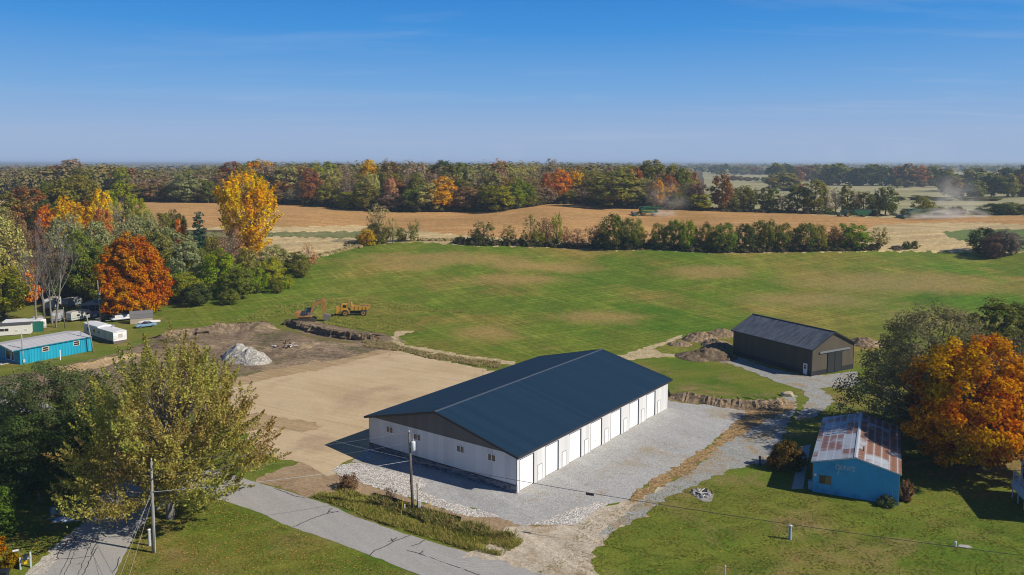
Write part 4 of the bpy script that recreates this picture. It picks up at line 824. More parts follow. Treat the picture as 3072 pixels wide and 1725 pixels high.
def cream_house():
    p = P(93, 1003); b = empty('cream_house', p, R(203), 'cream trailer house with flat dark roof at the left edge', 'mobile home')
    L, W, H = 14, 4.2, 2.5; CR = paint('cream_wall', (.74, .70, .62), .6, .06)
    m = MB(); m.box(0, L, -W, 0, .2, H); m.build('body', CR, b)
    m = MB(); m.box(-.15, L, -W - .15, .15, H, H + .16); m.build('roof', paint('dark_roof', (.085, .082, .085), .9, .2), b)
    for x, w, z, h in ((5.4, 1.9, 1.5, .75), (2.9, .6, 1.2, .4), (1.0, .6, 1.2, .4)):
        f = MB(); f.box(x - w / 2, x + w / 2, 0, .05, z - h / 2, z + h / 2); fo = f.build('window', FRAME, b)
        g = MB(); g.box(x - w / 2 + .07, x - .04, .05, .062, z - h / 2 + .07, z + h / 2 - .07); g.box(x + .04, x + w / 2 - .07, .05, .062, z - h / 2 + .07, z + h / 2 - .07); g.build('pane', GLASS if w > 1 else paint('vent_grey', (.45, .43, .40), .6), fo)
    m = MB(); m.box(.2, L - .2, -W + .1, -.1, 0, .2); m.build('skirting', paint('skirt_dark', (.14, .11, .10), .8), b); return b
cream_house()
def gambrel_shed():
    p = P(391, 973); b = empty('gambrel_shed', p, R(15), 'small barn shaped shed with grey shingle roof under the orange maple', 'shed')
    W, L = 3.0, 5.2; side = [(0, 0), (W, 0), (W, 1.3), (W * .86, 2.3), (W / 2, 3.0), (W * .14, 2.3), (0, 1.3)]
    WD = paint('shed_wood', (.40, .34, .26), .8, .2, 1.5)
    m = MB(); m.prismx([(-y if False else y, z) for y, z in side], 0, L); m.build('body', WD, b)
    SH = paint('shingle_grey', (.16, .15, .15), .95, .25, 2.5)
    m = MB()
    for a, c in zip(side[2:-1], side[3:]):
        d = Vector((c[0] - a[0], c[1] - a[1])).normalized(); n = Vector((d.y, -d.x)) * .08
        m.prismx([(a[0], a[1]), (a[0] + n.x, a[1] + n.y), (c[0] + n.x, c[1] + n.y), (c[0], c[1])], -.12, L + .12)
    m.build('roof', SH, b)
    m = MB(); m.box(-.05, 0, .9, 2.1, .1, 2.0); m.build('doorway', paint('doorway_shade', (.03, .025, .02), .9), b)  # flat dark panel on the solid body paints the unlit opening
    m = MB(); m.box(-.12, -.06, 1.9, 2.75, .1, 2.05); m.build('door', paint('door_tan', (.46, .42, .33), .8), b)
    return b
gs = gambrel_shed(); gs.rotation_euler.z = R(25)
# ------------------------------------------------------------------ house outside the right edge: its eave, deck and shadow reach into the picture
def edge_house():
    a = math.atan2(-9.6, -2.3); b = empty('white_house', (P(3053, 1365, 5.0).x, P(3053, 1365, 5.0).y, 0), a, 'white house corner with deck rail at the right edge', 'house')
    # local x runs toward the camera along the eave, local y: +y to the right (away from the picture)
    L, W, E = 9.0, 9.0, 4.9; WH = paint('house_white', (.55, .60, .68), .6, .05)
    m = MB(); m.box(.3, L - .3, .35, W, 0, E - .1); m.build('wall', WH, b)
    m = MB(); m.box(-.1, L, -.0, .06, E - .3, E); m.build('fascia', WH, b)
    m = MB(); m.box(-.1, -.04, -.0, W, E - .3, E); m.build('fascia', WH, b)
    m = MB(); m.prismx([(-.05, E), (W / 2, E + .9), (W / 2, E + 1.0), (-.05, E + .1)][::-1], -.15, L); m.prismx([(W + .05, E), (W / 2, E + .9), (W / 2, E + 1.0), (W + .05, E + .1)], -.15, L); m.build('roof', paint('shingle_brown', (.20, .18, .17), .9), b)
    DK = paint('deck_white', (.50, .58, .66), .6)
    m = MB(); m.box(1.0, L - 1.5, -.75, .35, 2.2, 2.4); m.build('deck', DK, b)
    for x in (1.05, 2.8, 4.7, 7.3): m = MB(); m.box(x, x + .1, -.75, -.65, 0, 3.45); m.build('deck_post', DK, b)
    m = MB()
    for z in (2.75, 3.05, 3.38): m.box(1.0, L - 1.5, -.72, -.67, z, z + .07); m.box(1.0, 1.06, -.7, .3, z, z + .07)
    m.build('railing', DK, b)
    m = MB(); m.prismx([(-.75, 1.3), (-.75, 2.2), (-.85, 2.2), (-.85, 1.3)], 1.0, L - 1.5); m.build('deck_skirt', DK, b)
    m = MB(); m.box(1.2, 2.6, .28, .35, 2.5, 3.8); m.build('window', GLASS, b)
    return b
edge_house()
# ------------------------------------------------------------------ machines and vehicles
CATY = paint('machine_yellow', (.62, .33, .035), .5, .15, 1.5, .4, 0, .35)
CATO = paint('machine_orange', (.42, .19, .045), .55, .18, 1.5, .4, 0, .4)
STEEL = paint('worn_steel', (.22, .20, .18), .5, .25, 2, .5, .3)
MUD = paint('track_mud', (.06, .048, .038), .95, .3)
RUBBER = paint('dusty_rubber', (.05, .045, .042), .85, .25, 2)
def wheel(parent, c, r, w, rimmat, axis=(0, 1, 0), rr=.5):
    m = MB(); m.lathe(Vector(c) - Vector(axis) * w / 2, axis, [(r * .6, 0), (r * .93, .0), (r, w * .18), (r, w * .82), (r * .93, w), (r * .6, w)], 20); o = m.build('wheel', RUBBER, parent, True)
    m = MB(); m.lathe(Vector(c) - Vector(axis) * (w / 2 + .01), axis, [(r * rr * .3, .02), (r * rr, 0), (r * rr, w + .02), (r * rr * .3, w)], 16); m.build('rim', rimmat, o); return o
def excavator():
    p = P(921, 964); b = empty('excavator', p, R(8), 'orange crawler excavator with its bucket down beside the trench', 'excavator')
    for y in (-1.35, .75):
        m = MB(); m.prism([(-2.0, .25), (-1.7, 0), (1.7, 0), (2.0, .25), (2.05, .55), (1.75, .9), (-1.75, .9), (-2.05, .55)], y, y + .6); m.build('track', MUD, b, bevel=.05)
    m = MB(); m.box(-.9, .9, -.75, .75, .35, 1.1); m.lathe((0, 0, 1.0), (0, 0, 1), [(.75, 0), (.75, .2)], 18); m.build('undercarriage', MUD, b)
    u = MB(); u.box(-2.2, 1.1, -1.35, 1.35, 1.2, 1.45); u.prism([(-2.5, 1.3), (-1.3, 1.3), (-1.3, 2.35), (-2.35, 2.35), (-2.55, 2.0)], -1.35, 1.35); u.build('counterweight', CATO, b, bevel=.05)
    m = MB(); m.box(-1.3, .1, .1, 1.3, 1.45, 2.15); m.box(-1.3, -.2, -1.3, .1, 1.45, 2.2); m.box(-1.1, -.7, -.4, 0, 2.2, 2.5); m.build('engine_hood', paint('hood_dark', (.04, .045, .055), .5), b)
    m = MB(); m.prism([(-.45, 1.45), (1.05, 1.45), (1.2, 2.2), (.85, 3.05), (-.45, 3.05)], .35, 1.25); c = m.build('cab', paint('cab_dark', (.05, .055, .06), .5), b, bevel=.05)
    m = MB(); m.prism([(.05, 2.0), (.95, 2.0), (.72, 2.9), (.05, 2.9)], .33, .345); m.build('cab_window', paint('cab_glass', (.12, .20, .22), .1, .1, 1, .8), c)
    m = MB(); m.prism([(-.35, 2.05), (-.02, 2.05), (-.02, 2.9), (-.35, 2.9)], .33, .345); m.build('cab_window', paint('cab_glass', (.12, .20, .22), .1, .1, 1, .8), c)
    # boom (bent), arm and bucket
    bo = MB(); lo = [(.6, 1.6), (1.0, 1.5), (1.7, 3.6), (3.4, 4.55), (3.9, 4.55), (3.85, 4.85), (3.3, 5.0), (1.4, 4.1)]; bo.prism(lo, -.36, .31); bo.build('boom', CATO, b, bevel=.03)
    ar = MB(); ar.prism([(3.35, 5.15), (3.7, 5.35), (4.2, 4.9), (4.3, 3.0), (4.05, 1.6), (3.65, 1.6), (3.45, 3.0), (3.4, 4.5)], -.28, .24); ar.build('arm', CATO, b, bevel=.03)
    cy = MB(); cy.tube([(1.0, -.02, 1.75), (2.2, -.02, 3.5)], .10); cy.build('boom_cylinder', STEEL, b)
    cy = MB(); cy.tube([(1.9, -.02, 4.6), (3.5, -.02, 5.15)], .09); cy.build('arm_cylinder', STEEL, b)
    cy = MB(); cy.tube([(4.1, -.02, 4.2), (4.3, -.02, 2.3)], .08); cy.build('bucket_cylinder', STEEL, b)
    bk = MB(); bk.prism([(3.7, 1.75), (4.15, 1.75), (5.15, 1.45), (5.25, 1.15), (4.9, .35), (4.3, -.05), (3.85, .2), (3.65, .9)], -.65, .6); bk.build('bucket', STEEL, b, bevel=.04)
    m = MB(); m.box(.2, .95, -.62, -.55, 1.45, 2.2); m.build('handrail', STEEL, b); b.scale = (1.14, 1.14, 1.10); return b
excavator()
def dump_truck():
    p = P(1064, 947); b = empty('dump_truck', p, R(186), 'yellow two axle articulated dump truck parked on the haul track', 'dump truck')
    # local +x is forward (toward the left of the photo), +y the side facing the camera
    fw = 2.35; rw = -2.35
    for x in (fw, rw):
        for y in (1.15, -1.15): wheel(b, (x, y, .88), .88, .6, CATY)
    m = MB(); m.prism([(1.2, .75), (4.6, .75), (4.75, 1.1), (4.75, 1.5), (1.2, 1.5)], -1.1, 1.1); m.build('front_chassis', CATY, b, bevel=.05)
    m = MB(); m.prism([(3.55, 1.5), (4.75, 1.5), (4.75, 2.6), (3.55, 2.7)], -1.1, 1.1); m.build('engine_hood', CATY, b, bevel=.06)
    m = MB(); m.box(4.75, 4.80, -.9, .9, 1.3, 2.5); m.build('radiator_grille', BLACK, b)
    m = MB(); m.prism([(1.75, 1.5), (3.55, 1.5), (3.55, 2.6), (3.3, 3.35), (1.75, 3.35)], -.3, 1.15); c = m.build('cab', CATY, b, bevel=.05)
    m = MB(); m.box(2.0, 2.95, 1.15, 1.165, 2.35, 3.15); m.build('cab_window', GLASS, c)
    m = MB(); m.prism([(3.57, 2.65), (3.585, 2.65), (3.36, 3.25), (3.34, 3.25)], -.2, 1.05); m.build('windscreen', GLASS, c)
    m = MB(); m.tube([(1.75, .9, 3.35), (1.75, .9, 3.9)], .05); m.build('exhaust', STEEL, b)
    for y in (.95, -1.45): m = MB(); m.prism([(fw - 1.15, 1.3), (fw - 1.0, 1.75), (fw - .4, 2.05), (fw + .4, 2.05), (fw + 1.0, 1.75), (fw + 1.15, 1.3), (fw + 1.0, 1.3), (fw + .35, 1.9), (fw - .35, 1.9), (fw - 1.0, 1.3)][::-1], y, y + .5); m.build('fender', CATY, b)
    m = MB(); m.prism([(-3.2, .75), (1.3, .75), (1.3, 1.25), (-3.2, 1.25)], -.5, .5); m.build('rear_chassis', MUD, b)
    # dump body: open tub with front wall and ribs
    prof = [(.55, 1.7), (-3.6, 1.85), (-4.3, 2.75), (.95, 2.6)]
    m = MB()
    for y in (1.25, -1.4): m.prism(prof[::-1], y, y + .15)
    m.prism([(.55, 1.7), (.95, 2.6), (.85, 2.6), (.42, 1.75)], -1.25, 1.25); m.prism([(.5, 1.62), (.55, 1.75), (-3.6, 1.9), (-3.6, 1.75)], -1.25, 1.25)
    m.build('dump_body', CATY, b)
    m = MB(); m.prism([(.5, 2.4), (.9, 2.4), (1.2, 3.7), (.85, 3.8)], -1.3, 1.3); m.build('headboard', CATO, b)
    for x in (-.3, -1.3, -2.3, -3.2): m = MB(); m.prism([(x - .1, 1.75), (x + .1, 1.75), (x + .02, 2.65), (x - .2, 2.65)], 1.4, 1.52); m.build('body_rib', CATY, b)
    m = MB(); n = 9; X = np.linspace(-4.1, .7, n); Yv = np.linspace(-1.25, 1.25, 6); r = np.random.RandomState(4); vs = [(x, y, 2.35 + .45 * math.exp(-((x + 3.2) / 1.3) ** 2) * (1 - abs(y) * .4) + .06 * r.randn()) for x in X for y in Yv]
    m.add(vs, [(i * 6 + j, (i + 1) * 6 + j, (i + 1) * 6 + j + 1, i * 6 + j + 1) for i in range(n - 1) for j in range(5)]); m.build('soil_load', M['soil_and_shade'], b); return b
dump_truck()
GREEN = paint('farm_green', (.016, .125, .045), .4, .15, 1.0, .5)
FYEL = paint('farm_yellow', (.55, .38, .03), .5)
def combine(px, py, rz, label, header=8.0):
    b = empty('combine_harvester', P(px, py), rz, label, 'combine', 'combines harvesting the crop field')
    # local +x forward
    for y in (1.5, -1.5): wheel(b, (1.2, y, .95), .95, .75, FYEL)
    for y in (1.3, -1.3): wheel(b, (-3.0, y, .65), .65, .5, FYEL)
    m = MB(); m.prism([(-4.6, 1.3), (-4.0, 1.0), (2.2, 1.0), (2.4, 1.8), (2.3, 3.0), (-2.5, 3.1), (-4.4, 2.5)], -1.55, 1.55); m.build('body', GREEN, b, bevel=.08)
    m = MB(); m.box(-3.4, 1.6, 1.555, 1.575, 1.9, 2.12); m.build('stripe', FYEL, b)
    m = MB(); m.prism([(-1.8, 3.0), (1.0, 3.0), (1.5, 3.75), (-2.3, 3.75)], -1.5, 1.5); m.build('grain_tank', GREEN, b)
    m = MB(); m.prism([(1.2, 1.9), (2.7, 1.9), (3.05, 2.9), (2.8, 3.7), (1.2, 3.7)], -.95, .95); c = m.build('cab', GREEN, b, bevel=.05)
    m = MB(); m.prism([(1.5, 2.2), (2.72, 2.2), (2.92, 2.9), (2.72, 3.5), (1.5, 3.5)], .95, .965); m.prism([(2.78, 2.1), (2.8, 2.1), (3.08, 2.9), (3.06, 2.9)], -.85, .85); m.build('cab_window', GLASS, c)
    m = MB(); m.prism([(1.9, 1.0), (4.2, .35), (4.3, .9), (2.2, 1.9)], -.7, .7); m.build('feeder_house', GREEN, b)
    m = MB(); m.prism([(4.0, .15), (5.6, .1), (5.7, .25), (4.4, 1.0), (4.0, 1.15)], -header / 2, header / 2); h = m.build('header', GREEN, b)
    m = MB(); m.lathe((5.2, -header / 2, 1.0), (0, 1, 0), [(.5, 0), (.5, .05), (.12, .1), (.12, header - .1), (.5, header - .05), (.5, header)], 8); m.build('reel', STEEL, h)
    m = MB(); m.tube([(.6, 1.3, 3.2), (-.5, 1.6, 3.35), (-6.4, 1.7, 3.2), (-7.0, 1.7, 2.8)], .22, .2, 8); m.build('unloading_auger', GREEN, b)
    m = MB(); m.prism([(-5.3, 1.0), (-4.5, 1.1), (-4.4, 1.9), (-5.0, 1.8)], -1.2, 1.2); m.build('straw_spreader', STEEL, b); b.scale = (1.22,) * 3; return b
combine(1937, 646, R(180), 'green combine harvester cutting left at the crest of the tan field')
combine(2740, 653, R(178), 'green combine harvester on the right trailing a large dust cloud')
def tractor_cart():
    b = empty('farm_tractor', P(2531, 650), R(181), 'green farm tractor hauling the grain cart along the field edge', 'tractor')
    for y in (.95, -.95): wheel(b, (-1.3, y, .95), .95, .6, FYEL); wheel(b, (1.9, y, .75), .75, .5, FYEL)
    m = MB(); m.prism([(-1.6, .9), (2.9, .9), (3.0, 1.6), (2.7, 1.85), (.3, 2.0), (-1.6, 1.9)], -.5, .5); m.build('hood', GREEN, b, bevel=.05)
    m = MB(); m.prism([(-1.6, 1.9), (.4, 1.9), (.3, 3.1), (-1.4, 3.1)], -.8, .8); c = m.build('cab', GREEN, b)
    m = MB(); m.prism([(-1.3, 2.1), (.25, 2.1), (.18, 2.95), (-1.2, 2.95)], .8, .815); m.build('cab_window', GLASS, c)
    m = MB(); m.tube([(1.3, -.4, 1.8), (1.3, -.4, 2.9)], .05); m.build('exhaust', BLACK, b)
    g = empty('grain_cart', P(2584, 650), R(180), 'dark green grain cart hitched behind the farm tractor', 'grain cart')
    for y in (1.2, -1.2): wheel(g, (-.6, y, .85), .85, .7, FYEL)
    m = MB(); m.prism([(-2.2, .9), (2.0, .9), (3.7, 2.3), (3.9, 3.3), (-4.1, 3.3), (-3.9, 2.3)], -1.7, 1.7); m.build('hopper', GREEN, g, bevel=.05)
    m = MB(); m.box(-4.0, 3.8, -1.75, 1.75, 3.3, 3.42); m.build('tarp', paint('tarp_dark', (.035, .035, .045), .7), g)
    m = MB(); m.tube([(2.0, 0, .9), (5.0, 0, .7)], .1); m.build('drawbar', GREEN, g); b.scale = g.scale = (1.15,) * 3
    return b
tractor_cart()
def sedan(px, py, rz, label, col, group=None):
    b = empty('parked_car', P(px, py), rz, label, 'car', group); PT = paint('car_%d' % px, col, .28, .04, 1, .6)
    low = [(-2.3, .35), (2.25, .3), (2.35, .55), (2.2, .74), (1.0, .90), (-1.55, .94), (-2.3, .88), (-2.38, .6)]
    m = MB(); m.prism(low, -.86, .86); m.build('body', PT, b, bevel=.07)
    n = MB(); lo = [(1.05, .88), (-1.6, .92)]; hi = [(.25, 1.36), (-.95, 1.38)]
    v = [(lo[0][0], -.78, lo[0][1]), (lo[1][0], -.78, lo[1][1]), (hi[1][0], -.6, hi[1][1]), (hi[0][0], -.6, hi[0][1])]; v += [(x, -y, z) for x, y, z in v]
    n.add(v, [(3, 2, 1, 0), (4, 5, 6, 7), (0, 4, 7, 3), (1, 2, 6, 5), (0, 1, 5, 4)]); n.build('windows', GLASS, b)
    n = MB(); n.prism([(.28, 1.35), (-.98, 1.37), (-.9, 1.43), (.15, 1.42)][::-1], -.61, .61); n.build('roof', PT, b, bevel=.03)
    for s in (-1, 1):
        n = MB(); y = .70 * s; n.box(-.42, -.34, y - .06, y + .06, .92, 1.34); n.build('pillar', PT, b)
        n = MB(); n.box(2.24, 2.36, s * .62 - .16, s * .62 + .16, .52, .68); n.build('headlight', FRAME, b)
        n = MB(); n.box(-2.39, -2.3, s * .62 - .2, s * .62 + .2, .6, .76); n.build('tail_light', paint('tail_red', (.35, .02, .02), .3), b)
    for x in (1.42, -1.38):
        for y in (.78, -.78): wheel(b, (x, y, .32), .32, .2, CHROME, rr=.62)
    n = MB(); n.box(2.3, 2.42, -.8, .8, .34, .5); n.build('bumper', CHROME, b); return b
sedan(438, 981, R(216), 'light blue sedan parked on the grass in front of the small shed', (.20, .36, .52))
def truck_dark():
    b = empty('pickup_truck', P(316, 962), R(225), 'dark pickup truck in the shade under the orange maple', 'truck'); DK = paint('truck_dark', (.02, .022, .026), .3, .1, 1, .6)
    m = MB(); m.prism([(-2.7, .5), (2.6, .5), (2.7, 1.0), (1.3, 1.15), (-2.75, 1.15)], -.95, .95); m.build('body', DK, b, bevel=.07)
    m = MB(); m.prism([(-1.0, 1.1), (1.2, 1.1), (.5, 1.8), (-.9, 1.85)], -.8, .8); m.build('cab', DK, b, bevel=.06)
    m = MB(); m.prism([(-.85, 1.2), (.98, 1.2), (.45, 1.72), (-.8, 1.76)], -.815, .815); m.build('windows', GLASS, b)
    for x in (1.7, -1.7):
        for y in (.85, -.85): wheel(b, (x, y, .4), .4, .25, CHROME)
    return b
truck_dark()
def pontoon():
    b = empty('pontoon_boat', P(331, 966), R(38), 'covered pontoon boat with a white tube on a trailer beneath the maple', 'boat')
    WT = paint('boat_white', (.70, .71, .73), .4)
    for y in (-.9, .9): m = MB(); m.lathe((0, y, .75), (1, 0, 0), [(.05, 0), (.28, .5), (.33, .9), (.33, 7.5), (.2, 7.8)], 12); m.build('pontoon', WT, b, True)
    m = MB(); m.box(.7, 7.6, -1.2, 1.2, 1.05, 1.15); m.build('deck', WT, b)
    m = MB(); m.box(.9, 7.4, -1.18, -1.1, 1.15, 1.75); m.box(.9, 7.4, 1.1, 1.18, 1.15, 1.75); m.box(.9, 1.0, -1.1, 1.1, 1.15, 1.75); m.build('fence', WT, b)
    m = MB(); m.prism([(.9, 1.8), (7.5, 1.8), (6.8, 2.5), (1.8, 2.3)], -1.15, 1.15); m.build('cover', paint('boat_cover', (.03, .035, .045), .7), b)
    for y in (-.95, .95): wheel(b, (4.6, y, .3), .3, .2, CHROME)
    m = MB(); m.tube([(-1.2, 0, .45), (7, 0, .4)], .06); m.build('trailer_frame', STEEL, b)
    return b
pontoon()
def small_boat():
    b = empty('rowing_boat', P(415, 970), R(18), 'upturned white boat hull lying beside the small shed', 'boat')
    vs, fs = [], []; n = 9
    for i in range(n):
        x = i / (n - 1) * 5.2; w = .75 * math.sin(math.pi * min(1, .12 + .88 * i / (n - 1)) ** .8) + .08
        for j in range(7): a = math.pi * j / 6; vs.append((x, w * math.cos(a), .15 + .6 * math.sin(a) * (.75 + .25 * w)))
    for i in range(n - 1):
        for j in range(6): fs.append((i * 7 + j, i * 7 + j + 1, (i + 1) * 7 + j + 1, (i + 1) * 7 + j))
    m = MB(); m.add(vs, fs); m.build('hull', paint('boat_hull', (.68, .66, .62), .4), b, True)
    m = MB(); m.box(.2, 5.0, -.7, .7, 0, .15); m.build('gunwale', STEEL, b); return b
small_boat()
# ------------------------------------------------------------------ poles, wires, signs
WOOD = bark_mat('pole_wood', (.13, .105, .085), (.24, .20, .165)); WOODG = bark_mat('pole_grey_wood', (.22, .22, .19), (.36, .35, .31))
INSUL = paint('insulator', (.5, .5, .52), .3); CAN = paint('transformer_grey', (.62, .66, .70), .4, .06)
def pole(px, py, h, label, wood, lean=0.0, r0=.16, transformer=None, arm=None, group='utility poles'):
    b = empty('utility_pole', P(px, py), 0, label, 'utility pole', group)
    m = MB(); m.tube([(0, 0, -.05), (lean * .5, 0, h * .5), (lean, 0, h)], r0, r0 * .68, 12); m.build('pole', wood, b, True)
    m = MB(); m.tube([(lean, 0, h), (lean, 0, h + .3)], .035); m.lathe((lean, 0, h + .15), (0, 0, 1), [(.05, 0), (.09, .06), (.05, .12), (.08, .18), (.03, .24)], 8); m.build('insulator', INSUL, b)
    if transformer:
        m = MB(); z = transformer; m.lathe((lean * .8 + .40, -.1, z - .5), (0, 0, 1), [(.22, 0), (.27, .04), (.27, 1.0), (.24, 1.06), (.10, 1.12)], 16); t = m.build('transformer', CAN, b, True)
        m = MB(); m.tube([(lean * .8 + .40, -.1, z + .6), (lean * .8 + .40, -.1, z + .95)], .05); m.build('bushing', INSUL, t)
        m = MB(); m.box(lean * .8 - .05, lean * .8 + .2, -.14, -.06, z - .2, z + .35); m.build('bracket', STEEL, b)
    return b
PA = P(461.5, 1658); PB = P(1239, 1534)
pa = pole(461.5, 1658, 9.85, 'grey wooden utility pole between the left road and the front lawn', WOODG, .15, .17)
m = MB(); m.tube([(.2, -.02, .0), (.22, -.02, 5.2)], .035); m.build('conduit', paint('conduit_white', (.6, .62, .62), .5), pa)
m = MB(); m.box(-.1, .32, -.1, .1, 6.55, 6.7); m.build('cable_clamp', STEEL, pa)
pb = pole(1239, 1534, 9.4, 'brown utility pole with white transformer in front of the white building', WOOD, -.35, .19, 7.9)
m = MB(); m.tube([(.55, .1, -.02), (.5, .1, 3.4)], .07); m.build('brace_post', paint('brace_wood', (.33, .17, .08), .8), pb)
m = MB(); m.box(.62, .9, -.25, .0, 0.1, 1.35); m.build('meter_cabinet', CAN, pb)
m = MB(); m.box(-.3, -.16, -.3, -.05, 3.6, 4.1); m.build('junction_box', BLACK, pb)
m = MB(); m.tube([(-.2, -.25, 9.55), (-.2, .3, 9.55)], .04); m.tube([(-.5, 0, 9.5), (-.1, 0, 9.5)], .03); m.build('cross_bracket', STEEL, pb)
tag(MB().tube([PB + Vector((-.95, -.2, -.02)), PB + Vector((-.95, -.2, .95))], .08, .08, 10).build('pedestal_post', CAN), 'small pale pedestal at the foot of the transformer pole', 'post')
pole(302, 966, 10.5, 'greenish utility pole with small transformer beside the dark pickup', bark_mat('pole_green_wood', (.16, .19, .12), (.28, .30, .22)), -.3, .17, 7.6)
pole(280, 1056, 7.6, 'leaning utility pole at the corner of the turquoise building', WOODG, -1.0, .15)
pole(71, 1092, 6.2, 'grey utility pole against the turquoise building front corner', paint('pole_grey', (.30, .31, .33), .8), -.1, .17)
pole(195, 985, 4.9, 'short thin pole in front of the grubby blue camper', WOOD, -.15, .12)
pole(136, 962, 5.6, 'slim wooden pole behind the white camper', WOOD, -.1, .11)
pole(2692, 566, 9.5, 'tiny distant utility pole at the far meadow edge', WOOD, 0, .25)
def wire(a, b, sag, r, label, name='power_line', mt=None, n=14):
    pts = [a.lerp(b, i / n) - Vector((0, 0, sag * 4 * (i / n) * (1 - i / n))) for i in range(n + 1)]
    o = MB().tube(pts, r, r, 5).build(name, mt or paint('wire_grey', (.22, .22, .23), .5), None); return tag(o, label, 'cable', 'overhead cables and guy wires')
TA, TB = PA + Vector((.15, 0, 9.9)), PB + Vector((-.35, 0, 9.6))
right_end = Vector((45.5, 69.0, 5.6)); ce = PB + Vector((-.2, 0, 6.15))
big = wire(ce, right_end, .55, .028, 'thick cable running from the transformer pole across lot and right lawn', mt=paint('cable_dark', (.07, .07, .075), .6))
q = ce.lerp(right_end, .352) - Vector((0, 0, .55 * 4 * .352 * .648 + .14)); dq = (right_end - ce).normalized()
m = MB(); m.tube([q - dq * .42, q + dq * .42], .13, .13, 10); sp = m.build('cable_splice', BLACK, big)
wire(TA, TB, .5, .009, 'thin top wire between the two front utility poles')
wire(PA + Vector((.1, 0, 6.6)), ce, .35, .024, 'silver twisted cable between the two front utility poles', mt=paint('wire_silver', (.45, .45, .46), .4))
wire(PA + Vector((.13, 0, 8.4)), PB + Vector((-.3, 0, 8.3)), .45, .008, 'second thin wire between the two front utility poles')
L1 = Vector((-62, 96, 10.2))
wire(TA, L1, .4, .009, 'thin upper wire running left from the grey pole past dark trees'); wire(PA + Vector((.13, 0, 8.3)), L1 - Vector((0, 0, 1.9)), .4, .009, 'thin lower wire running left from the grey pole past dark trees')
for k, (dz, gx, gy, lb) in enumerate([(6.9, 398, 1790, 'leftmost guy wire from the grey pole to the lower frame edge'), (6.5, 372, 1790, 'steeper guy wire from the grey pole to the road edge'), (5.9, 430, 1785, 'lowest guy wire beside the grey pole')]): wire(PA + Vector((.1, 0, dz)), P(gx - 60, gy), .02, .012, lb, 'guy_wire', paint('wire_silver', (.45, .45, .46), .4))
farp = Vector((-78, 190, 9.5)); wire(PB + Vector((-.3, 0, 8.9)), Vector((-55, 118, 9.3)), .5, .008, 'thin wire from the transformer pole back to the left over the sand pad'); wire(PB + Vector((-.25, 0, 6.3)), Vector((-55, 118, 7.2)), .5, .014, 'cable from the transformer pole back to the left over the sand pad', mt=paint('wire_silver', (.45, .45, .46), .4))
YG = paint('guard_yellow', (.62, .40, .03), .6)
for (x1, y1, x2, y2, lb) in ((1203, 1546, 1209, 1488, 'yellow guy guard left of the transformer pole'), (1301, 1547, 1286, 1490, 'yellow guy guard right of the transformer pole')):
    a = P(x1, y1); z = a + Vector(((x2 - x1) * .04, .3, 2.0)); tag(MB().tube([a, z], .035, .035, 8).build('guy_guard', YG), lb, 'guy guard')
for (x, y, lb) in ((352, 951, 'yellow guard marker leaning beside the pontoon boat'),): tag(MB().tube([P(x, y), P(x, y) + Vector((-.9, .2, 1.9))], .05, .05, 8).build('guy_guard', YG), lb, 'guy guard')
def marker(px, py, h, r, mt, label, name='marker_post', cat='post', capm=None):
    b = empty(name, P(px, py), 0, label, cat); m = MB(); m.tube([(0, 0, -.02), (0, 0, h)], r, r, 10); m.build('post', mt, b)
    m = MB(); m.lathe((0, 0, h), (0, 0, 1), [(r * 1.25, 0), (r * 1.25, .06), (r * .4, .12)], 10); m.build('cap', capm or FRAME, b); return b
marker(181, 1080, 2.0, .12, FRAME, 'plain white post on the grass beside the turquoise wall')
marker(449, 1637, 1.75, .14, paint('pedestal_grey', (.50, .52, .50), .6), 'pale grey pedestal just left of the grey utility pole', 'pedestal_post')
marker(2370, 1618, 1.55, .17, paint('pedestal_blue', (.28, .42, .48), .6), 'blue grey pedestal standing alone on the right lawn', 'pedestal_post', 'post', CAN)
marker(2175, 1737, 1.3, .06, paint('rod_blue', (.35, .50, .70), .5), 'thin blue white marker at the bottom edge of the right lawn')
marker(2866, 1640, .5, .1, CAN, 'tiny pale stub beside a stone patch on the right lawn')
tag(MB().prismz([(0, 0), (.8, -.35), (1.5, -.25), (1.3, .25), (.5, .4)], -.02, .06).build('flat_stone', CONC), 'flat grey stone patch on the right lawn', 'stone').location = P(2872, 1640)
b = empty('water_pump', P(2279, 1396), 0, 'dark upright pump post on the pale gravel left of the round shrub', 'post')
PUMP = paint('pump_dark', (.02, .02, .03), .5); m = MB(); m.tube([(0, 0, 0), (0, 0, .95)], .13, .10, 10); m.box(-.2, .2, -.18, .18, 0, .14); m.build('stand', PUMP, b)
m = MB(); m.lathe((0, 0, .95), (0, 0, 1), [(.16, 0), (.19, .1), (.16, .32), (.05, .4)], 10); m.build('head', paint('pump_red', (.10, .035, .04), .5), b); m = MB(); m.tube([(.1, 0, 1.2), (.4, 0, 1.05), (.5, 0, .6)], .03); m.build('handle', PUMP, b)
def barrel(px, py, col, label): 
    m = MB(); m.lathe((0, 0, 0), (0, 0, 1), [(.27, 0), (.29, .03), (.29, .3), (.305, .32), (.29, .34), (.29, .58), (.305, .6), (.29, .62), (.29, .86), (.27, .9)], 16); o = m.build('barrel', paint('barrel_%d' % px, col, .45), None); o.location = P(px, py); return tag(o, label, 'barrel')
barrel(2310, 1392, (.015, .035, .30), 'bright blue barrel tucked at the left of the round shrub')
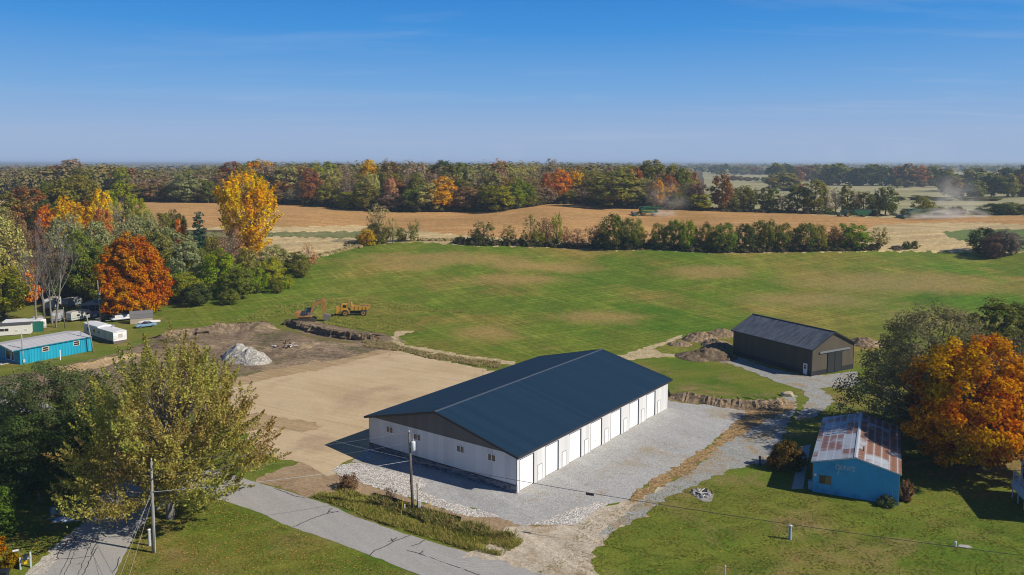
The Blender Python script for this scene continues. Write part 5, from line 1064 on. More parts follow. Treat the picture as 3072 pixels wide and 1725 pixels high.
def stop_sign():
    b = empty('stop_sign', P(781, 1420), R(-20), 'red octagonal stop sign under a green street name blade', 'sign'); z = 2.3
    m = MB(); m.box(-.03, .03, -.02, .02, -.02, 3.15); m.build('post', CHROME, b)
    o8 = [(.40 * math.cos(R(22.5 + 45 * k)), z + .40 * math.sin(R(22.5 + 45 * k))) for k in range(8)]; i8 = [(.365 * math.cos(R(22.5 + 45 * k)), z + .365 * math.sin(R(22.5 + 45 * k))) for k in range(8)]
    m = MB(); m.prism(o8, -.034, -.024); m.build('rim', FRAME, b); m = MB(); m.prism(i8, -.038, -.03); f = m.build('face', paint('stop_red', (.50, .035, .03), .4), b)
    w = link_mesh('lettering', text_mesh('STOP', .27), FRAME, f); w.rotation_euler = (math.pi / 2, 0, 0); w.location = (-.33, -.043, z - .10)
    m = MB(); m.box(-.45, .45, -.012, .012, 2.85, 3.08); m.build('street_blade', paint('sign_green', (.01, .20, .14), .4), b); return b
stop_sign()
def mailbox():
    b = empty('mailbox', P(78, 1705), R(30), 'dark mailbox with yellow tube between two pale posts by the left road', 'mailbox'); PP = paint('post_pale', (.42, .50, .55), .7)
    for x in (-.45, .45): m = MB(); m.box(x - .08, x + .08, -.08, .08, -.02, 1.25); m.build('post', PP, b)
    m = MB(); m.box(-.5, .5, -.05, .05, .95, 1.05); m.build('crossbar', PP, b)
    m = MB(); m.prism([(-.18, 1.05), (.18, 1.05), (.18, 1.3), (.1, 1.42), (-.1, 1.42), (-.18, 1.3)], -.45, .3); m.build('box', paint('mail_dark', (.02, .03, .06), .4), b)
    m = MB(); m.box(-.14, .14, -.4, .2, .62, .85); m.build('paper_tube', paint('tube_yellow', (.65, .42, .02), .5), b)
    m = MB(); m.box(.38, .52, -.1, .1, 1.25, 1.6); m.build('number_plate', CAN, b); return b
mailbox()
b = empty('street_name_sign', P(60, 1706), R(25), 'thin pole with a small white blade sign beside the mailbox', 'sign'); m = MB(); m.tube([(0, 0, -.02), (0, 0, 2.1)], .03); m.build('post', CHROME, b); m = MB(); m.box(-.55, 0, -.012, .012, 1.88, 2.06); m.build('blade', FRAME, b)
b = empty('trash_bin', P(12, 1745), R(10), 'black wheeled trash bin at the bottom left corner', 'bin'); BN = paint('bin_black', (.018, .02, .024), .5)
m = MB(); v = [(-.3, -.3, 0), (.3, -.3, 0), (.3, .3, 0), (-.3, .3, 0), (-.42, -.42, 1.05), (.42, -.42, 1.05), (.42, .42, 1.05), (-.42, .42, 1.05)]; m.add(v, [(0, 3, 2, 1), (0, 1, 5, 4), (1, 2, 6, 5), (2, 3, 7, 6), (3, 0, 4, 7), (4, 5, 6, 7)]); m.build('body', BN, b, bevel=.03)
m = MB(); m.prism([(-.46, 1.05), (.46, 1.05), (.42, 1.12), (0, 1.2), (-.42, 1.12)], -.46, .46); m.build('lid', BN, b); m = MB(); m.box(-.14, .14, -.44, -.42, .7, .82); m.build('sticker', paint('sticker_blue', (.25, .35, .42), .6), b)
for y in (-.3, .3): m = MB(); m.lathe((.36, y - .04, .1), (0, 1, 0), [(.1, 0), (.1, .08)], 10); m.build('wheel', BLACK, b)
def boulder(px, py, r, label, mt, seed):
    rr = np.random.RandomState(seed); import bmesh; bm = bmesh.new(); bmesh.ops.create_icosphere(bm, subdivisions=2, radius=1)
    for v in bm.verts: v.co = Vector((np.sign(v.co.x) * abs(v.co.x) ** .6 * r * 1.35, np.sign(v.co.y) * abs(v.co.y) ** .7 * r, max(-.2, np.sign(v.co.z) * abs(v.co.z) ** .6) * r * .8)) * (1 + .1 * rr.randn())
    me = bpy.data.meshes.new('boulder'); bm.to_mesh(me); bm.free(); o = link_mesh('boulder', me, mt); o.location = P(px, py) + Vector((0, 0, r * .15)); o.rotation_euler.z = R(-15); return tag(o, label, 'boulder')
boulder(2362, 1188, .85, 'large tan boulder on the grass left of the gravel drive', paint('boulder_tan', (.46, .38, .27), .9, .2, 1.5), 3)
# fire pit with scattered white and grey debris
rr = random.Random(5); c = P(2103, 1482)
b = empty('fire_pit', c, 0, 'ring of charred stones, ash and white scraps on the right lawn', 'fire pit')
ASH = paint('ash_grey', (.30, .29, .27), .95, .5, 2.5); m = MB(); m.prismz([(1.25 * math.cos(a) * (1 + .2 * math.sin(3 * a)) + .2, 1.9 * math.sin(a) - .4) for a in np.linspace(0, 2 * math.pi, 20)[:-1]], -.02, .03); m.build('ash_bed', ASH, b)
for k in range(11):
    a = k / 11 * 6.28; s = rr.uniform(.16, .28); mb = MB(); mb.lathe((math.cos(a) * 1.0, math.sin(a) * 1.15 + .1, 0), (rr.uniform(-.2, .2), rr.uniform(-.2, .2), 1), [(s, -.02), (s * 1.1, s * .5), (s * .6, s * 1.0)], 6); mb.build('ring_stone', paint('ring_stone', (.30, .29, .28), .9, .3), b)
for k in range(16):
    a = Vector((rr.gauss(0, .55), rr.gauss(.1, .6), rr.uniform(.1, .35))); d = Vector((rr.gauss(0, 1), rr.gauss(0, 1), rr.uniform(-.2, .5))).normalized() * rr.uniform(.3, .8)
    MB().tube([a, a + d], rr.uniform(.05, .1), None, 6).build('charred_stick' if k % 3 == 0 else 'pale_scrap', BLACK if k % 3 == 0 else paint('scrap_white', (.62, .60, .57), .8), b)
def debris(name, px, py, n, spread, cols, label, cat, seed, lr=(.8, 2.2), r=(.08, .2)):
    q = random.Random(seed); b = empty(name, P(px, py), 0, label, cat)
    for k in range(n):
        a = Vector((q.gauss(0, spread), q.gauss(0, spread * .6), q.uniform(.05, .6))); d = Vector((q.gauss(0, 1), q.gauss(0, 1), q.uniform(-.1, .45))).normalized() * q.uniform(*lr)
        nm, mt = cols[k % len(cols)]; MB().tube([a, a + d * .5 + Vector((0, 0, q.uniform(-.1, .15))), a + d], q.uniform(*r), None, 7).build(nm, mt, b)
    return b
LOG = paint('log_brown', (.16, .11, .075), .9, .3); LOGL = paint('log_pale', (.42, .36, .29), .9, .3)
debris('log_pile', 868, 1043, 16, 1.3, [('log', LOG), ('pale_log', LOGL), ('white_scrap', FRAME), ('root', LOG)], 'tangle of roots, logs and white scraps on the dirt yard', 'log pile', 9)
debris('log_pile', 843, 1023, 5, .7, [('log', LOG)], 'small dark stump tangle left of the scrap heap', 'log pile', 11, (.5, 1.0))
# junk at the foot of the dark trees
b = empty('junk_pile', P(192, 1561), 0, 'blue and white tarp covered junk beside the road under dark trees', 'junk pile'); q = random.Random(3)
m = MB(); n = 9; vs = [(i * .28 - 1.2, j * .25 - .5, max(.02, .38 - .10 * abs(i - 4) - .13 * abs(j - 2) + q.uniform(-.05, .09))) for i in range(n) for j in range(5)]; m.add(vs, [(i * 5 + j, (i + 1) * 5 + j, (i + 1) * 5 + j + 1, i * 5 + j + 1) for i in range(n - 1) for j in range(4)]); m.build('tarp', paint('tarp_blue', (.35, .48, .68), .4, .4, 1.5), b)
for k in range(7): a = Vector((q.uniform(-2.2, 1.8), q.uniform(-.6, .5), .06)); MB().tube([a, a + Vector((q.uniform(.5, 1.6), q.uniform(-.3, .3), q.uniform(0, .3)))], .06, None, 6).build('pale_board', LOGL, b)
barrel(218, 1547, (.03, .14, .28), 'dull blue barrel at the road end of the junk pile'); barrel(160, 1545, (.22, .30, .34), 'pale grey drum in the shade beside the tree trunk')
tag(MB().tube([P(177, 1547), P(177, 1547) + Vector((0, 0, 1.7))], .09, .08, 10).build('wooden_post', WOODG), 'weathered wooden post behind the tarp covered junk', 'post')
sedan(28, 1330, R(205), 'blue car glimpsed behind the dark trees at the left edge', (.02, .12, .32))
b = empty('metal_roof_shed', P(-40, 1452), R(8), 'pale metal roofed shed glimpsed at the left edge behind dark trees', 'shed'); m = MB(); m.box(-1, 5.2, 0, 5, 0, 2.2); m.build('wall', paint('shed_blue_wall', (.05, .14, .24), .7), b); m = MB(); m.prism([(-1.4, 2.2), (5.5, 2.2), (5.5, 2.35), (2, 3.1), (-1.4, 2.35)], -.4, 5.4); m.build('roof', paint('shed_pale_roof', (.55, .58, .62), .5, .1), b)
for px, py, lb in ((1167, 1076, 'orange survey stake near the far edge of the sand pad'), (1448, 1126, 'orange survey stake by the back corner of the navy roof')):
    b = empty('survey_stake', P(px, py), 0, lb, 'stake'); m = MB(); m.box(-.03, .03, -.02, .02, 0, 1.0); m.build('stake', LOGL, b); m = MB(); m.box(-.03, .25, -.025, .025, .75, .95); m.build('flag', paint('flag_orange', (.7, .18, .06), .7), b)
# silt fence
sf = MB(); line = ragged([P(*p).to_2d() for p in sc([(1470, 768), (1500, 757), (1560, 775), (1640, 792), (1740, 828), (1850, 862), (1960, 893), (2060, 922), (2150, 945), (2240, 968), (2300, 985)], S9, 600, 1225)], .06, .8, 4, False)
for a, c in zip(line[:-1], line[1:]):
    d = (c - a).normalized(); nn = Vector((-d.y, d.x)) * .015; ha, hc = .5, .5
    sf.add([(a.x, a.y, 0), (c.x, c.y, 0), (c.x, c.y, hc), (a.x, a.y, ha), (a.x + nn.x, a.y + nn.y, 0), (c.x + nn.x, c.y + nn.y, 0), (c.x + nn.x, c.y + nn.y, hc), (a.x + nn.x, a.y + nn.y, ha)], [(0, 1, 2, 3), (5, 4, 7, 6), (3, 2, 6, 7)])
sfr = empty('silt_fence', (0, 0, 0), 0, 'sagging black silt fence along the weedy road verge', 'silt fence'); sf.build('fabric', BLACK, sfr)
for i in range(0, len(line), 4): MB().box(line[i].x - .025, line[i].x + .025, line[i].y - .05, line[i].y - .012, 0, .75).build('stake', LOGL, sfr)
# ------------------------------------------------------------------ trees: trunk with limbs + crown of many small leaf faces
LEAF = leaf_mat('leaves_autumn', .40, .030, (.6, 1.4)); LEAF_VAR = leaf_mat('leaves_mixed', .42, .05, (.55, 1.45), .12); NEEDLE = leaf_mat('needles', .12, .015, (.55, 1.25))
BARK = bark_mat('bark', (.07, .055, .042), (.14, .115, .09)); BARKP = bark_mat('bark_pale', (.15, .135, .115), (.27, .245, .21))
def env(shape, u):
    u = np.clip(u, 0, 1)
    if shape == 'round': return np.sqrt(np.clip(1 - ((u - .48) / .53) ** 2, 0, 1))
    if shape == 'oval': return np.sqrt(np.clip(1 - ((u - .42) / .59) ** 2, 0, 1)) ** .9
    if shape == 'vase': return np.clip(.35 + .9 * u, 0, 1) * np.sqrt(np.clip(1 - (np.clip(u - .55, 0, 1) / .46) ** 2, 0, 1))
    if shape == 'cone': return np.clip(1.02 - u, 0, 1) ** .8 * np.clip(u / .08 + .4, 0, 1)
    if shape == 'column': return np.sqrt(np.clip(1 - np.abs((u - .45) / .57) ** 3, 0, 1))
    if shape == 'dome': return np.sqrt(np.clip(1 - (np.clip(u - .15, 0, 1) / .86) ** 2, 0, 1)) * np.clip(u / .12 + .55, 0, 1)
    return np.ones_like(u)
def leaf_quads(C, N, size, r, aspect=1.5):
    """C centres, N normals -> quads"""
    n = len(C); t = r.randn(n, 3); t -= (t * N).sum(1, keepdims=True) * N; t /= np.linalg.norm(t, axis=1, keepdims=True) + 1e-9
    b = np.cross(N, t); s = (size * r.uniform(.65, 1.35, n))[:, None]
    a = t * s * .5 * aspect; b = b * s * .5
    V = np.stack([C - a, C - b * .9 + a * .1, C + a, C + b * .9 + a * .1], 1).reshape(-1, 3); return V, np.arange(n * 4, dtype=np.int32).reshape(-1, 4)
def make_tips(r, H, W, base, K, shape, lobes=.28):
    u = r.uniform(0, 1, K * 6); u = u[r.uniform(0, 1, K * 6) < env(shape, u) ** 1.3 + .04]; u = np.resize(u, K); th = r.uniform(0, 2 * np.pi, K); ph = r.uniform(0, 6.28, 6)
    lob = 1 + lobes * (np.sin(2 * th + ph[0] + 3 * u) * .5 + np.sin(3 * th + ph[1] - 5 * u) * .45 + np.sin(5 * th + ph[2] + 9 * u) * .4)
    rad = env(shape, u) * W / 2 * np.clip(lob, .5, 1.25) * r.uniform(.25, 1, K) ** .45
    z = base * H + u * (1 - base) * H * (.93 + .07 * r.rand(K))
    return np.stack([rad * np.cos(th), rad * np.sin(th), z], -1)
def crown_mesh(name, seed, H, W, base, K, nl, leaf, shape, cr, style='clump', lobes=.28, aspect=1.5, ret_tips=False):
    r = np.random.RandomState(seed); T = make_tips(r, H, W, base, K, shape, lobes); c0 = np.array([0, 0, H * (base + (1 - base) * .35)])
    rep = np.repeat(np.arange(K), nl); out = T - c0; out /= np.linalg.norm(out, axis=1, keepdims=True) + 1e-9
    size_k = cr * r.uniform(.6, 1.35, K)
    if style == 'spire':            # leaves strung along upward pointing twigs
        d = out * .75 + np.array([0, 0, .75]) + r.randn(K, 3) * .22; d /= np.linalg.norm(d, axis=1, keepdims=True)
        t = r.uniform(-1.0, 1.0, len(rep)); w = (1.05 - t)[:, None] * .22
        C = T[rep] + d[rep] * (t * size_k[rep] * 1.5)[:, None] + r.randn(len(rep), 3) * w * size_k[rep][:, None]
        N = r.randn(len(rep), 3) * .7 + out[rep] * .7 + np.array([0, 0, .3])
    else:
        o = r.randn(len(rep), 3); o /= np.linalg.norm(o, axis=1, keepdims=True); rr_ = r.uniform(.2, 1, len(rep)) ** .5
        o = o * rr_[:, None]; o[:, 2] = o[:, 2] * .82 + .1
        if style == 'tier': o[:, 2] *= .45; o[:, :2] *= 1.25
        C = T[rep] + o * size_k[rep][:, None]; N = o * 1.0 + out[rep] * .5 + r.randn(len(rep), 3) * .42 + np.array([0, 0, .4])
    N /= np.linalg.norm(N, axis=1, keepdims=True) + 1e-9
    V, F = leaf_quads(C, N, leaf, r, aspect); me = fast_mesh(name, V, F)
    return (me, T) if ret_tips else me
def trunk_mesh(name, seed, H, tips, r0, nlimb=18, fork=.25, top=.8, rmin=.03, nseg=6):
    r = np.random.RandomState(seed + 99); m = MB(); bend = r.randn(2) * .02 * H
    def axis(z): k = z / H; return Vector((bend[0] * k * k, bend[1] * k * k, z))
    zs = np.linspace(-.1, H * top, 7); path = [axis(max(z, 0)) if z > 0 else Vector((0, 0, -.1)) for z in zs]
    m.tube([path[0], path[1]], r0 * 1.25, r0, 8, False); m.tube(path[1:], r0, max(rmin, r0 * .22), 8)
    order = r.permutation(len(tips))[:nlimb]
    for i in order:
        t = Vector(tips[i]); zb = max(H * fork * .6, min(t.z * r.uniform(.45, .75), H * top * .92)); a = axis(zb); k = zb / (H * top)
        rb = max(rmin, r0 * (1 - .78 * k) * .5); L = t - a
        m.tube([a, a + L * .35 + Vector((0, 0, -.02 * L.length)), a + L * .7 + Vector((0, 0, .04 * L.length)), a + L * .97], rb, rmin, 5)
    me = bpy.data.meshes.new(name); me.from_pydata(m.v, [], m.f); me.polygons.foreach_set('use_smooth', [True] * len(m.f)); me.update(); return me
PROTO = {}
def proto(key, H, W, base, K, nl, leaf, shape, cr, style='clump', lobes=.28, n=3, r0=None, nlimb=16, mat_=None, bark=None, aspect=1.5, fork=.25, top=.8, rmin=.03):
    L = []
    for s in range(n):
        seed = (sum(map(ord, key)) * 7 + s * 31) % 9999
        cm_, T = crown_mesh('crown', seed, H, W, base, K, nl, leaf, shape, cr, style, lobes, aspect, True); cm_.materials.append(mat_ or LEAF)
        tm = trunk_mesh('trunk', seed, H, T, r0 or H * .018, nlimb, fork, top, rmin); tm.materials.append(bark or BARK); L.append((cm_, tm, H, W))
    PROTO[key] = L
proto('wood_round', 24, 13, .12, 90, 44, .72, 'round', 1.9, n=4)
proto('wood_oval', 25, 10.5, .10, 80, 44, .70, 'oval', 1.7, n=4)
proto('wood_thin', 25, 11, .2, 70, 20, .55, 'oval', 2.1, n=3, nlimb=44, bark=BARKP, rmin=.06)
proto('near_round', 22, 15, .12, 150, 52, .52, 'round', 1.75, n=4, lobes=.34)
proto('near_oval', 22, 13, .08, 140, 52, .52, 'oval', 1.6, n=3, lobes=.34)
proto('near_tall', 30, 19, .12, 270, 52, .50, 'vase', 1.6, 'spire', n=1, lobes=.3, r0=.55, nlimb=40, bark=BARKP)
proto('near_thin', 22, 14, .2, 120, 16, .38, 'round', 1.9, n=2, nlimb=60, bark=BARKP, rmin=.04)
proto('conifer', 20, 8, .06, 130, 40, .42, 'cone', 1.1, 'tier', n=1, lobes=.15, mat_=NEEDLE)
proto('hedge_round', 11, 11, .03, 130, 44, .40, 'round', 1.25, n=4, lobes=.32, nlimb=20)
proto('hedge_airy', 12, 8.5, .16, 60, 22, .38, 'oval', 1.25, n=3, lobes=.3, nlimb=30)
proto('hedge_column', 11, 6, .08, 60, 34, .38, 'column', 1.0, 'spire', n=2)
proto('bush', 4, 5, .02, 45, 34, .34, 'dome', .8, n=3, r0=.08)
proto('far_round', 18, 13, .1, 46, 20, 1.7, 'round', 2.4, n=3, nlimb=6)
_use = {}
FOL = 1.5
TREES = []
def tree(key, pos, H, W, col, word, group, shape_word='', name=None, cat='tree', rz=None, bark=None, squash=None):
    L = PROTO[key]; k = _use.get(key, 0); _use[key] = k + 1; cmesh, tmesh, h0, w0 = L[k % len(L)]
    nm = name or {'conifer': 'conifer_tree', 'bush': 'bush'}.get(key, 'tree')
    e = empty(nm, pos, rng.uniform(0, 6.28) if rz is None else rz); e.scale = (W / w0, W / w0 * rng.uniform(.92, 1.08), H / h0)
    t = bpy.data.objects.new('trunk', tmesh); COL.objects.link(t); t.parent = e
    c = bpy.data.objects.new('crown', cmesh); COL.objects.link(c); c.parent = e; c.color = tuple(x * FOL for x in col) + (1,)
    e['category'] = cat; 
    if group: e['group'] = group
    TREES.append((e, word, shape_word, group, cat)); return e
def tree_px(key, px, top, wpx, Y, col, word, group, **kw):
    p = PY(px, Y); H = hgt(px, top, Y); return tree(key, p - Vector((0, 0, .1)), max(H, 1.2), wpx * mpp(Y) * 1.04, col, word, group, **kw)
C = {'olive': (.150, .140, .030), 'green': (.112, .125, .022), 'dark green': (.055, .075, .022), 'silver green': (.195, .200, .092), 'yellow green': (.200, .205, .022), 'bright green': (.135, .175, .014), 'yellow': (.46, .32, .015), 'gold': (.40, .225, .018),
     'orange': (.44, .17, .028), 'red orange': (.30, .11, .04), 'rust': (.21, .095, .035), 'brown': (.19, .125, .055), 'taupe': (.215, .165, .11), 'purple brown': (.15, .085, .065), 'pale olive': (.26, .235, .085), 'pinkish tan': (.34, .20, .11), 'blue green': (.025, .060, .035), 'grey': (.16, .135, .11), 'tan': (.30, .22, .11)}
def jit(c, a=.14):
    k = rng.uniform(1 - a, 1 + a); return tuple(max(.004, x * k * rng.uniform(1 - a * .5, 1 + a * .5)) for x in c)
# --- woodlot at the left, behind the mobile homes
G1 = 'trees of the left woodlot'; FOL = 1.8
for key, px, top, w, Y, cn in [
    ('near_oval', 86, 558, 112, 330, 'rust'), ('near_round', 205, 532, 130, 352, 'olive'), ('near_round', 248, 526, 95, 360, 'olive'), ('near_round', 150, 545, 70, 365, 'green'), ('near_oval', 368, 545, 85, 335, 'yellow green'), ('near_oval', 418, 592, 52, 330, 'yellow green'),
    ('near_oval', 307, 566, 62, 312, 'yellow'), ('near_oval', 268, 598, 42, 314, 'gold'), ('near_round', 212, 590, 78, 302, 'gold'), ('near_round', 146, 615, 68, 300, 'orange'), ('near_oval', 312, 616, 48, 296, 'red orange'), ('near_round', 140, 600, 70, 325, 'dark green'),
    ('near_thin', 362, 598, 90, 305, 'pale olive'), ('near_round', 20, 575, 120, 325, 'olive'), ('near_oval', 10, 620, 90, 290, 'pale olive'), ('near_round', 50, 640, 80, 270, 'brown'), ('near_thin', 112, 660, 85, 246, 'purple brown'), ('near_round', 205, 646, 120, 240, 'silver green'), ('near_round', 296, 666, 108, 236, 'silver green'),
    ('near_round', 250, 690, 90, 226, 'green'), ('near_round', 385, 646, 90, 258, 'silver green'), ('near_round', 440, 640, 90, 268, 'silver green'), ('near_round', 492, 640, 80, 276, 'olive'), ('near_round', 520, 684, 115, 246, 'silver green'), ('near_round', 532, 630, 66, 290, 'dark green'), ('near_oval', 542, 652, 34, 276, 'orange'),
    ('conifer', 602, 618, 62, 268, 'blue green'), ('near_round', 470, 694, 110, 240, 'olive'), ('near_round', 560, 725, 95, 240, 'silver green'), ('near_round', 600, 745, 90, 244, 'green'), ('near_thin', 693, 672, 85, 256, 'pinkish tan'), ('near_round', 660, 748, 112, 234, 'bright green'), ('near_round', 556, 815, 95, 226, 'yellow green'),
    ('near_round', 590, 850, 80, 222, 'dark green'), ('near_oval', 640, 700, 60, 262, 'olive'), ('near_oval', 744, 742, 78, 240, 'olive'), ('near_round', 821, 733, 92, 264, 'pale olive'), ('near_round', 812, 772, 80, 244, 'yellow green'), ('near_round', 720, 800, 80, 230, 'green'), ('near_round', 770, 800, 66, 238, 'bright green'), ('near_oval', 890, 752, 62, 264, 'green'),
    ('hedge_airy', 928, 727, 42, 270, 'pinkish tan'), ('hedge_round', 856, 822, 48, 244, 'yellow green'), ('hedge_round', 905, 782, 50, 258, 'olive'), ('hedge_round', 830, 838, 40, 238, 'green'), ('hedge_round', 690, 868, 60, 224, 'green'),
    ('near_round', 14, 655, 150, 212, 'pale olive'), ('near_round', 12, 800, 128, 204, 'yellow green'), ('near_round', 88, 790, 84, 222, 'orange'), ('near_round', 130, 720, 95, 232, 'brown'), ('near_round', 180, 770, 90, 226, 'dark green'), ('near_round', 300, 760, 95, 226, 'green'), ('near_round', 345, 740, 80, 232, 'silver green'), ('near_round', 510, 790, 70, 232, 'dark green'), ('near_round', 230, 800, 70, 236, 'dark green'), ('near_round', -60, 640, 140, 240, 'olive')]:
    tree_px(key, px, top, w, Y, jit(C[cn], .10), cn, G1)
tree_px('near_tall', 745, 516, 186, 275, (.44, .28, .018), 'tall golden yellow', G1, shape_word='towering')
FOL = 1.6
# --- hedgerow between the hay field and the crop field
G2 = 'hedgerow between the hay field and the tan field'
def hp(px): 
    return float(np.interp(px, [1080, 1160, 1250, 1400, 1550, 1650, 1750, 1850, 1950, 2100, 2200, 2400, 2600, 2750, 2900], [738, 730, 724, 732, 735, 737, 743, 745, 743, 752, 755, 751, 748, 748, 752]))
for key, px, top, w, cn in [('hedge_round', 1100, 686, 58, 'gold'), ('hedge_round', 1134, 668, 72, 'olive'), ('hedge_airy', 1136, 596, 56, 'tan'), ('hedge_airy', 1178, 650, 38, 'pale olive'), ('hedge_round', 1203, 682, 30, 'olive'), ('hedge_column', 1241, 660, 36, 'pale olive'), ('bush', 1378, 708, 38, 'dark green'), ('hedge_airy', 1412, 687, 24, 'dark green'),
    ('hedge_airy', 1452, 655, 60, 'dark green'), ('hedge_round', 1432, 690, 30, 'green'), ('hedge_airy', 1522, 673, 54, 'olive'), ('hedge_airy', 1590, 641, 52, 'olive'), ('bush', 1560, 712, 36, 'dark green'), ('hedge_airy', 1640, 643, 58, 'brown'), ('hedge_round', 1618, 690, 46, 'yellow green'), ('hedge_column', 1670, 643, 32, 'yellow green'), ('hedge_airy', 1694, 675, 26, 'rust'),
    ('hedge_airy', 1733, 686, 54, 'purple brown'), ('hedge_airy', 1782, 666, 52, 'purple brown'), ('bush', 1800, 700, 50, 'dark green'), ('hedge_round', 1838, 643, 82, 'green'), ('hedge_round', 1896, 652, 64, 'olive'), ('hedge_round', 1916, 676, 46, 'yellow green'), ('bush', 1870, 706, 60, 'dark green'), ('hedge_round', 1976, 666, 48, 'olive'), ('hedge_round', 2020, 660, 58, 'green'),
    ('hedge_round', 2060, 660, 54, 'bright green'), ('hedge_round', 2116, 668, 48, 'olive'), ('hedge_round', 2172, 666, 84, 'green'), ('hedge_round', 2233, 672, 64, 'dark green'), ('hedge_round', 2282, 660, 62, 'green'), ('hedge_round', 2314, 661, 48, 'olive'), ('hedge_round', 2348, 666, 54, 'olive'), ('hedge_round', 2417, 669, 78, 'green'), ('hedge_round', 2455, 674, 50, 'olive'), ('hedge_round', 2502, 684, 46, 'brown'),
    ('hedge_round', 2552, 668, 92, 'bright green'), ('hedge_airy', 2636, 678, 50, 'olive'), ('bush', 2719, 722, 26, 'dark green'), ('bush', 2744, 722, 24, 'olive'), ('bush', 2690, 735, 40, 'grey'), ('bush', 2090, 712, 44, 'purple brown'), ('bush', 2380, 712, 40, 'brown'), ('bush', 1960, 712, 40, 'olive'), ('bush', 2130, 715, 44, 'green'), ('bush', 2480, 716, 44, 'olive')]:
    g = P(px, hp(px) + rng.uniform(-3, 1)); tree_px(key, px, top, w, g.y, jit(C[cn]), cn, G2, cat='shrub' if key == 'bush' else 'tree')
for px, top, w, Y, cn in [(2950, 684, 84, 300, 'dark green'), (3006, 690, 84, 294, 'grey'), (3040, 700, 60, 300, 'grey'), (2976, 700, 60, 291, 'purple brown')]: tree_px('hedge_round', px, top, w, Y, tuple(x * .8 for x in jit(C[cn])), cn, 'dark tree clump at the right field edge')
# --- woods beyond the crop field
G3 = 'woods beyond the tan crop field'
def wtop(px): return float(np.interp(px, [-200, 0, 150, 210, 330, 430, 600, 700, 745, 800, 900, 1200, 1500, 1700, 1900, 2000, 2060, 2120], [515, 506, 498, 486, 488, 502, 500, 494, 481, 484, 481, 479, 478, 482, 487, 492, 500, 512]))
def wbase(px): return float(np.interp(px, [300, 430, 830, 960, 1100, 1250, 1500, 1580, 1650, 1740, 1850, 2000, 2120], [600, 606, 612, 620, 633, 637, 634, 622, 612, 614, 625, 630, 633]))
FOL = 1.75
mixc = ['olive'] * 8 + ['brown'] * 6 + ['taupe'] * 8 + ['pale olive'] * 5 + ['green'] * 1 + ['yellow green'] * 1 + ['gold'] * 1 + ['rust'] * 1
for row, (dY, f0, step) in enumerate([(5, .56, 62), (18, .36, 66), (33, .20, 66), (52, .08, 70)]):
    px = (400 if row < 2 else -80) + rng.uniform(0, 30)
    while px < 2110:
        b = P(px, wbase(px)); Y = (b.y if b.y < 560 else 500) + dY + rng.uniform(-4, 4); cn = rng.choice(mixc if row else ['olive', 'olive', 'green', 'olive', 'pale olive', 'brown', 'taupe', 'taupe', 'yellow green'])
        top = wtop(px); bot = wbase(px); tp = top + (bot - top) * max(-.05, f0 + rng.uniform(-.15, .10)) - (3 if row == 3 else 0)
        key = rng.choice(['wood_round', 'wood_round', 'wood_oval'] + (['wood_thin'] if cn in ('taupe', 'brown', 'olive', 'pale olive') else [])); key = 'wood_thin' if cn == 'taupe' and rng.random() < .6 else key
        tree_px(key, px, tp, step * rng.uniform(.85, 1.35), Y, jit(C[cn]), cn, G3); px += step * rng.uniform(.65, 1.15)
for key, px, top, w, dY, cn in [('wood_round', 1840, 508, 150, -2, 'olive'), ('wood_round', 1680, 508, 52, 6, 'orange'), ('wood_round', 1640, 520, 44, 8, 'red orange'), ('wood_round', 1726, 508, 50, 14, 'gold'), ('wood_oval', 1550, 528, 50, 0, 'bright green'), ('wood_oval', 1582, 545, 40, -1, 'bright green'), ('wood_round', 1490, 552, 96, -3, 'yellow green'), ('wood_round', 1330, 530, 66, 2, 'gold'),
    ('wood_round', 1172, 532, 40, 4, 'pinkish tan'), ('wood_oval', 555, 515, 74, 1, 'silver green'), ('wood_oval', 625, 540, 46, 0, 'green'), ('wood_round', 770, 478, 60, 50, 'orange'), ('wood_round', 800, 477, 50, 48, 'gold'), ('wood_round', 932, 505, 52, 5, 'rust'), ('wood_round', 1080, 548, 40, -1, 'green'), ('wood_round', 1500, 474, 50, 56, 'red orange'), ('wood_round', 2010, 520, 54, 24, 'rust'), ('wood_round', 2045, 505, 50, 30, 'green'), ('wood_round', 1975, 540, 34, 6, 'gold'), ('wood_round', 2090, 545, 60, 6, 'purple brown'),
    ('wood_round', 1900, 500, 60, 40, 'red orange'), ('wood_round', 1330, 482, 80, 50, 'dark green'), ('wood_round', 1400, 505, 60, 30, 'silver green')]:
    b = P(px, wbase(px)); tree_px(key, px, top, w, b.y + dY, jit(C[cn], .08), cn, G3)
FOL = 1.5
